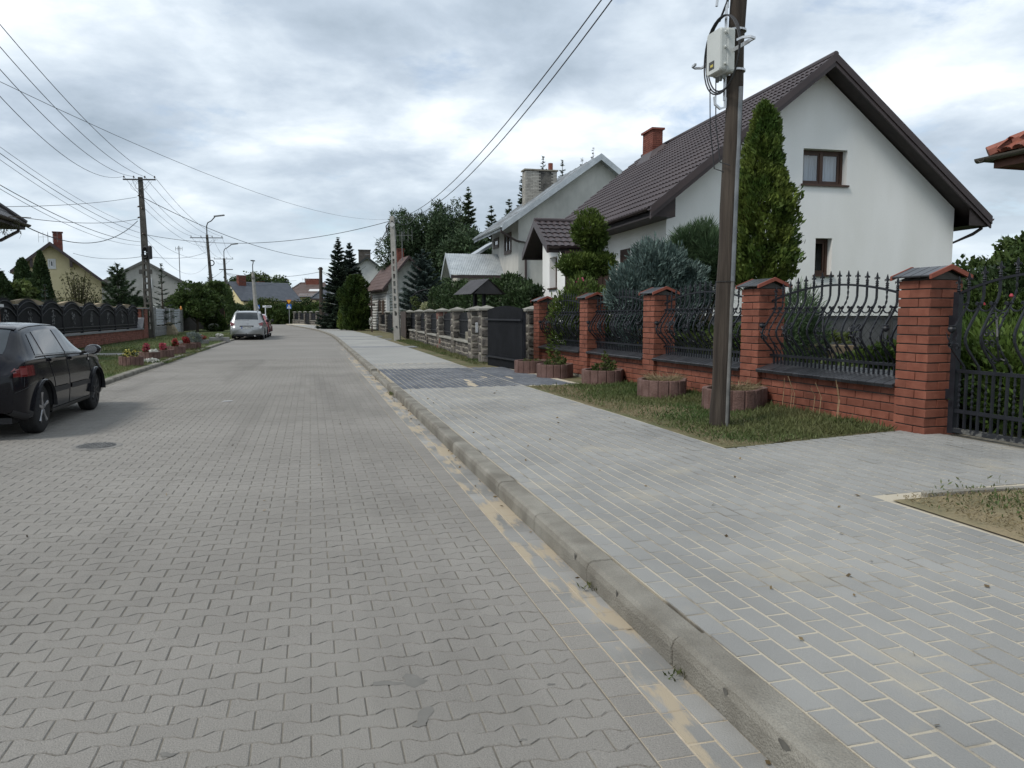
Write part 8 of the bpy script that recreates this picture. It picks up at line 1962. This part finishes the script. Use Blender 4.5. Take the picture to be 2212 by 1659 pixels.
for i, (l, px, py, r, kind) in enumerate(pp):
    c = ground(px, py) + Vector((.08, .34, 0)); c.z = zs(*sd(c)) - .0; planter(l, c, r, .27, FRZ + random.uniform(-.3, .3) + 2.2, GRP)
    top = c + Vector((0, 0, .2))
    if kind in ('weed', 'shrub'):
        blobs('planter_weed', 'green weed growing in the %s planter' % ('second' if kind == 'weed' else 'third'), top, [(0, 0, .09, .25, .23, .10), (.02, 0, .24, .08, .08, .12), (.12, .03, .15, .11, .10, .10)], 480, BROADL, (.07, .028), seed=300 + i, up=.5, jit=.8, stems=True, cat='plant')
    elif kind == 'dry':
        g = np.random.default_rng(310 + i); n = 320; a = g.random(n) * 6.28; rr = .28 * g.random(n) ** .5; t = thing('dry_grass_tuft', 'dry straw coloured grass in the planter %s the wooden pole' % ('left of' if i == 3 else 'behind'), 'grass', top)
        P = np.stack([np.cos(a) * rr, np.sin(a) * rr, .05 + .05 * g.random(n)], 1); leaf_obj('blade', P, np.stack([np.cos(a) + g.normal(size=n) * .5, np.sin(a) + g.normal(size=n) * .5, g.random(n) * 1.1], 1), .2 + .14 * g.random(n), .006, STRAW, t)
    else:
        hosta('few green shoots in the half round planter by the stone post', top, 60, .08, BROADL, 320, .2, .1)
RED = leafmat('red_flower', (.20, .018, .02), (.33, .05, .05), isl=.6, trans=.2); REDL = leafmat('red_pink_flower', (.26, .03, .05), (.42, .09, .12), isl=.5, trans=.2); WHTF = leafmat('white_flower', (.5, .5, .46), (.65, .65, .6), isl=.3, trans=.2); YELF = leafmat('yellow_flower', (.6, .5, .1), (.7, .62, .2), isl=.3, trans=.2); SILVL = leafmat('silver_leaf', (.16, .19, .17), (.26, .29, .27), isl=.5, trans=.1)
def flowers(label, c, m, r=.17, h=.26, n=420, seed=0, leaf=(.06, .045), green=True):
    g = np.random.default_rng(seed); t = thing('flower_clump', label, 'flowers', c, 0, 'flowers in the left planters')
    D = unit(g.normal(size=(n, 3))); q = g.random(n) ** .4; P = D * q[:, None] * np.array([r, r, h * .5]) + np.array([0, 0, h * .5])
    leaf_obj('bloom', P, D + g.normal(size=(n, 3)) * .6, leaf[0] * (.6 + .8 * g.random(n)), leaf[1], m, t)
    if green: k = n // 3; D = unit(g.normal(size=(k, 3))); P = D * np.array([r * 1.1, r * 1.1, h * .35]) * (g.random(k) ** .4)[:, None] + np.array([0, 0, h * .3]); leaf_obj('foliage', P, D + np.array([0, 0, .4]), .07, .04, BROAD, t)
lp = [('planter with white and yellow blooms, nearest the road corner on the left', 268, 791.5, .25), ('planter with red and white blooms, second from the black car', 309.5, 779, .25), ('planter with pink red blooms, third from the black car', 340, 773.5, .25), ('planter with a red salvia clump, fourth from the black car', 368.5, 763.7, .27), ('planter packed with bright red blooms beside the silver bush', 394, 756, .25), ('planter holding a silver leaved bush', 411, 753, .22)]
for i, (l, px, py, r) in enumerate(lp):
    c = at(px, py, .08) + Vector((.05, .28, 0)); c.z = .075; planter(l, c, r * 1.08, .25, random.uniform(0, 6), 'palisade planters on the left lawn', .05); top = c + Vector((0, 0, .19))
    if i == 0: flowers('pale yellow blooms with leafy stems in the first left planter', top, YELF, .2, .28, 70, 401); hosta('green leafy stems of the first left planter', top, 200, .09, BROADL, 402, .2, .3)
    if i == 1: flowers('red begonia blooms in the second left planter', top + Vector((-.08, 0, 0)), REDL, .11, .32, 200, 403); flowers('white blooms spilling over the second left planter', top + Vector((.16, -.08, 0)), WHTF, .13, .14, 160, 404, green=False)
    if i == 2: flowers('pink red begonia blooms in the third left planter', top, REDL, .12, .3, 220, 405)
    if i == 3: flowers('red salvia blooms in the fourth left planter', top, RED, .11, .34, 220, 406)
    if i == 4: flowers('dense bright red blooms in the fifth left planter', top, RED, .13, .3, 280, 407)
    if i == 5: blobs('silver_bush', 'rounded silver leaved bush beside the red blooms', top, [(0, 0, .22, .32, .3, .24)], 900, SILVL, (.08, .04), seed=408, stems=False, cat='plant')
c = at(327, 783, .08); flowers('low white flowers at the kerb before the second left planter', c, WHTF, .22, .12, 160, 409)
for px, py, w_, l, m, fl in ((402, 746, .6, 'small grey trough with red flowers near the pale slat fence', RED, 'red flowers in the small grey trough near the slat fence'), (437, 743, .55, 'small grey trough with red flowers nearer the road', RED, 'red flowers in the small grey trough nearer the road'), (474, 737, .95, 'wide low trough with white flower close to the silver car', WHTF, 'white flower in the wide low trough close to the silver car')):
    c = at(px, py, .08); t = thing('flower_trough', l, 'planter', c, H0); MB().bbox(-.15, .15, -w_ / 2, w_ / 2, -.03, .2, .02).build('trough', GBLK, t); flowers(fl, c + Vector((0, 0, .18)), m, .2, .22, 240, int(px))
t = thing('white_flower_bush', 'bush of white flowers before the dark brown fence', 'flowers', at(462, 716, .07)); g = np.random.default_rng(9); D = unit(g.normal(size=(700, 3)));  leaf_obj('bloom', D[:260] * np.array([.42, .4, .26]) + np.array([0, 0, .36]), D[:260], .08, .07, WHTF, t); leaf_obj('foliage', D[::-1] * np.array([.46, .42, .3]) + np.array([0, 0, .28]), D, .12, .07, BROAD, t)
t = thing('dark_planter', 'dark flower pot with yellow blooms beside the red hydrant', 'planter', at(483, 713, .07)); MB().lathe([(.35, 0), (.55, .5), (.5, .5), (.45, .42)], n=16).build('pot', TRIMB, t); D = unit(g.normal(size=(200, 3))); leaf_obj('bloom', D[:45] * np.array([.42, .34, .16]) + np.array([0, 0, .6]), D[:45], .09, .07, YELF, t); leaf_obj('foliage', D * np.array([.5, .4, .22]) + np.array([0, 0, .56]), D, .14, .08, BROAD, t)
hp = at(474, 708.5, .07); t = thing('hydrant', 'red street hydrant before the tall hedge', 'hydrant', hp); HRED = mat('hydrant_red', (.32, .02, .02), (.38, .03, .03), rough=.5)
MB().lathe([(.14, 0), (.14, .08), (.10, .1), (.10, .95), (.15, .97), (.15, 1.05), (.10, 1.12), (.03, 1.2)], n=12).build('barrel', HRED, t); MB().lathe([(.05, -.22), (.05, .22)], (0, 0, .8), 8, 'x').build('outlet', HRED, t)
pp_ = at(471, 706, .07) + Vector((-.1, 1.6, 0)); t = thing('brick_post', 'reddish brick gate post behind the hydrant', 'post', pp_); MB().box(-.2, .2, -.2, .2, 0, 1.75).build('mortar_core', MORT, t); b = MB()
for k in range(20):
    for j in range(2): b.bbox(-.21 + j * .21 + .004, -.004 + j * .21, -.215, .2, k * .087 + .004, k * .087 + .08, .004)
b.build('brick', LBRK, t)['kind'] = 'stuff'
t = thing('boulder', 'beige boulder lying before the pale slat fence', 'boulder', at(366, 723.5, .08)); b = MB(); n = 14
for i in range(8):
    for k in range(n):
        a, e = 2 * math.pi * k / n, -.3 + 1.87 * i / 7; q = 1 + .1 * math.sin(3 * a + i) + .06 * math.sin(5 * a - i * 2); b.v.append((.55 * q * math.cos(a) * math.cos(e), .4 * q * math.sin(a) * math.cos(e), .8 * max(-.1, math.sin(e)) * (1 + .05 * math.sin(4 * a))))
b.f = [(i * n + k, i * n + (k + 1) % n, (i + 1) * n + (k + 1) % n, (i + 1) * n + k) for i in range(7) for k in range(n)] + [tuple(range(7 * n, 8 * n))]; b.build('stone', mat('beige_stone', (.24, .20, .13), (.32, .27, .19), scale=4, rough=.95, bump=.5), t)
lf = thing('garden_light', 'small orange ornament on top of the pale slat fence', 'ornament', far(391, 669.5, 50)); MB().lathe([(.05, 0), (.075, .08), (.05, .2), (.02, .25)], n=10).build('globe', mat('orange_glaze', (.55, .22, .04), rough=.4), lf)
# road signs
SB = mat('sign_blue', (.015, .09, .34), (.02, .11, .38), rough=.4); SWH = mat('sign_white', (.66, .68, .7), rough=.4); SYE = mat('sign_yellow', (.62, .30, .02), (.66, .34, .03), rough=.4); SRE = mat('sign_red', (.28, .05, .02), rough=.4); POST = mat('sign_post', (.36, .37, .38), rough=.4, metal=.4)
def crossing_face(t, z0, s_):
    y = -.05; pl_ = MB().bbox(-s_ / 2, s_ / 2, y, y + .02, z0, z0 + s_, .002).build('plate', SB, t); k = s_ / 2
    MB().add([(-k * .84, y - .004, z0 + s_ * .10), (k * .84, y - .004, z0 + s_ * .10), (0, y - .004, z0 + s_ * .92)], [(0, 1, 2)]).build('triangle', SWH, pl_)
    c = (0, z0 + s_ * .42); b = MB(); f = lambda x, z: (x * s_, y - .008, z0 + z * s_)
    def limb(*q, r=.03): b.tube([f(*p) for p in q], r * s_, 5)
    limb((.0, .6), (-.02, .42), r=.05); limb((-.02, .44), (.07, .30), (.10, .16)); limb((-.02, .44), (-.07, .28), (-.15, .18)); limb((0, .58), (.10, .46), r=.02); limb((0, .58), (-.10, .44), r=.02)
    b.lathe([(0, -.01), (.042 * s_, -.005), (.042 * s_, .005), (0, .01)], f(.01, .70), 8, 'y'); b.build('walking_figure', mat('black_print', (.02, .02, .02)), pl_)
def sign_at(px, py0, py1, Y): return zat(py0, Y), zat(py1, Y)
Y = 104; p = base_at(625, Y, .1); z1, z0 = zat(657, Y) - .1, zat(667.2, Y) - .1; s_ = z1 - z0
t = thing('crossing_sign', 'blue pedestrian crossing sign mounted under the yellow yield sign', 'road sign', p); MB().tube([(0, 0, 0), (0, 0, zat(650, Y) - .1)], .035, 8).build('post', POST, t); crossing_face(t, z0, s_)
t = thing('yield_sign', 'yellow yield triangle pointing down above the crossing sign', 'road sign', p); zt, zb = zat(647.3, Y) - .1, zat(656.8, Y) - .1; hw = (zt - zb) * .62
b = MB(); b.add([(x, y, z) for y in (-.06, -.04) for x, z in ((-hw, zt), (hw, zt), (hw * .12, zb), (-hw * .12, zb))], [(0, 1, 2, 3), (7, 6, 5, 4), (0, 4, 5, 1), (1, 5, 6, 2), (2, 6, 7, 3), (3, 7, 4, 0)]); pl_ = b.build('plate', SRE, t)
MB().add([(-hw * .80, -.064, zt - (zt - zb) * .10), (hw * .80, -.064, zt - (zt - zb) * .10), (0, -.064, zb + (zt - zb) * .12)], [(0, 1, 2)]).build('field', SYE, pl_)
Y = 110; p = base_at(557.5, Y, .05); z1, z0 = zat(658.7, Y) - .05, zat(666.8, Y) - .05
t = thing('crossing_sign', 'blue pedestrian crossing sign beside the far lamp post', 'road sign', p, R(12)); MB().tube([(.12, 0, 0), (.12, 0, z1)], .035, 8).build('post', POST, t); crossing_face(t, z0, z1 - z0)
Y = 113; p = base_at(573.7, Y, .0); zt, zb = zat(660, Y), zat(664, Y)
t = thing('street_name_sign', 'white street name sign with pointed end on a pale post', 'street sign', p, R(4)); MB().tube([(0, 0, 0), (0, 0, zt + .05)], .07, 8).build('post', SWH, t)
L0_, L1_ = -.38, .95; pl_ = MB().add([(x, y, z) for y in (-.08, -.05) for x, z in ((L0_, zb), (L1_ - .1, zb), (L1_, (zb + zt) / 2), (L1_ - .1, zt), (L0_, zt))], [(0, 1, 2, 3, 4), (9, 8, 7, 6, 5), (0, 5, 6, 1), (1, 6, 7, 2), (2, 7, 8, 3), (3, 8, 9, 4), (4, 9, 5, 0)]).build('arm', SWH, t)
b = MB(); x = .05
for w_ in (.09, .05, 0, .08, .07, .07, .06, .08, .05):
    if w_: b.box(x, x + w_, -.085, -.0805, zb + .07, zt - .07)
    x += w_ + .025
b.build('lettering', mat('black_print', (.02, .02, .02)), pl_)
# bird feeder post and mailbox by the thuja, stones below
bf = base_at(803, 58, .1); t = thing('bird_table', 'dark post with small feeder before the thuja bush', 'post', bf); MB().box(-.05, .05, -.05, .05, 0, zat(638, 58) - .1).build('post', DKBR, t); MB().box(-.22, .22, -.2, .2, zat(660, 58) - .1, zat(656, 58) - .1).build('tray', DKBR, t)
for px, py, r, l in ((792, 708, .3, 'left'), (800, 708.5, .26, 'middle'), (808, 708, .32, 'right')):
    t = thing('rockery_stone', 'grey rockery stone before the thuja bush, %s of three' % l, 'stone', at(px, py, .1)); b = MB().lathe([(r * .9, 0), (r, r * .3), (r * .7, r * .7), (r * .2, r * .85)], n=9); b.build('stone', STONE, t)
t = thing('white_flowers', 'white blooms by the feeder post', 'flowers', base_at(801, 57, .1)); D = unit(g.normal(size=(160, 3))); leaf_obj('bloom', D[:60] * np.array([.14, .14, .3]) + np.array([0, 0, .8]), D[:60], .09, .08, WHTF, t)
# litter on the road
b = MB(); b.quad((0, 0, .006), (.16, .02, .012), (.17, .08, .01), (.03, .09, .006)); q = at(478, 868, 0); o = tag(b.build('paper_scrap', SWH, None, loc=q), 'white scrap of paper on the road right of the black car', 'litter')
OIL = mat('oil_stain', (.05, .05, .05), (.08, .08, .078), rough=.6)
b = MB()
for px, py, ax, ay in ((836, 1476, .075, .03), (893, 1470, .06, .075), (917, 1545, .04, .085), (905, 1566, .03, .02), (360, 1630, .035, .02), (1190, 1478, .02, .012), (1130, 1598, .02, .012)):
    blob(b, at(px, py, .0008), Vector((ax * .7, 0, 0)), Vector((0, ay * .7, 0)), .0012, 14, .0004)
STM = mat('damp_stain', (.125, .12, .108), (.16, .152, .137), scale=9, rough=.75); b.build('stain', STM)['kind'] = 'stuff'
b = MB()
for s, d, z, l, h in ((1.55, .0, .085, .025, .02), (1.75, 0, .06, .03, .03), (1.82, 0, .055, .02, .025), (1.88, 0, .06, .018, .025), (2.35, 0, .09, .03, .015), (2.7, 0, .09, .015, .015), (3.7, 0, .085, .01, .02), (4.3, 0, .085, .012, .02)):
    p = S(s, -.0015, z); b.add([tuple(p + u3 * l * math.cos(a) * (1 + .3 * math.sin(3 * a)) + Vector((0, 0, h * math.sin(a)))) for a in np.linspace(0, 5.6, 9)], [tuple(range(9))])
b.build('kerb_scuff', mat('rubber_scuff', (.085, .08, .072), (.12, .115, .10), scale=20, rough=.85))['kind'] = 'stuff'

# fallen leaves and crumbs
g = np.random.default_rng(77); Ps = []
for k in range(260):
    q = g.random()
    if q < .45: s, d = 7 + 6.5 * g.random(), PD1 + .1 + 1.9 * g.random()
    elif q < .7: s, d = 1.5 + 20 * g.random(), -.02 - .1 * g.random() ** 2
    elif q < .88: s, d = 2 + 14 * g.random(), .2 + 2.1 * g.random()
    else: s, d = 2 + 12 * g.random(), -.4 - 4 * g.random()
    Ps.append(tuple(S(s, d, (zs(s, d) if d > 0 else 0) + .008)))
Ps = np.array(Ps); n = len(Ps); A = np.stack([g.normal(size=n), g.normal(size=n), g.normal(size=n) * .25], 1)
tag(leaf_obj('fallen_leaf', Ps, A, .022 + .025 * g.random(n), .012 + .014 * g.random(n), leafmat('dead_leaf', (.09, .06, .03), (.19, .14, .07), isl=.8, trans=.1)), kind='stuff')
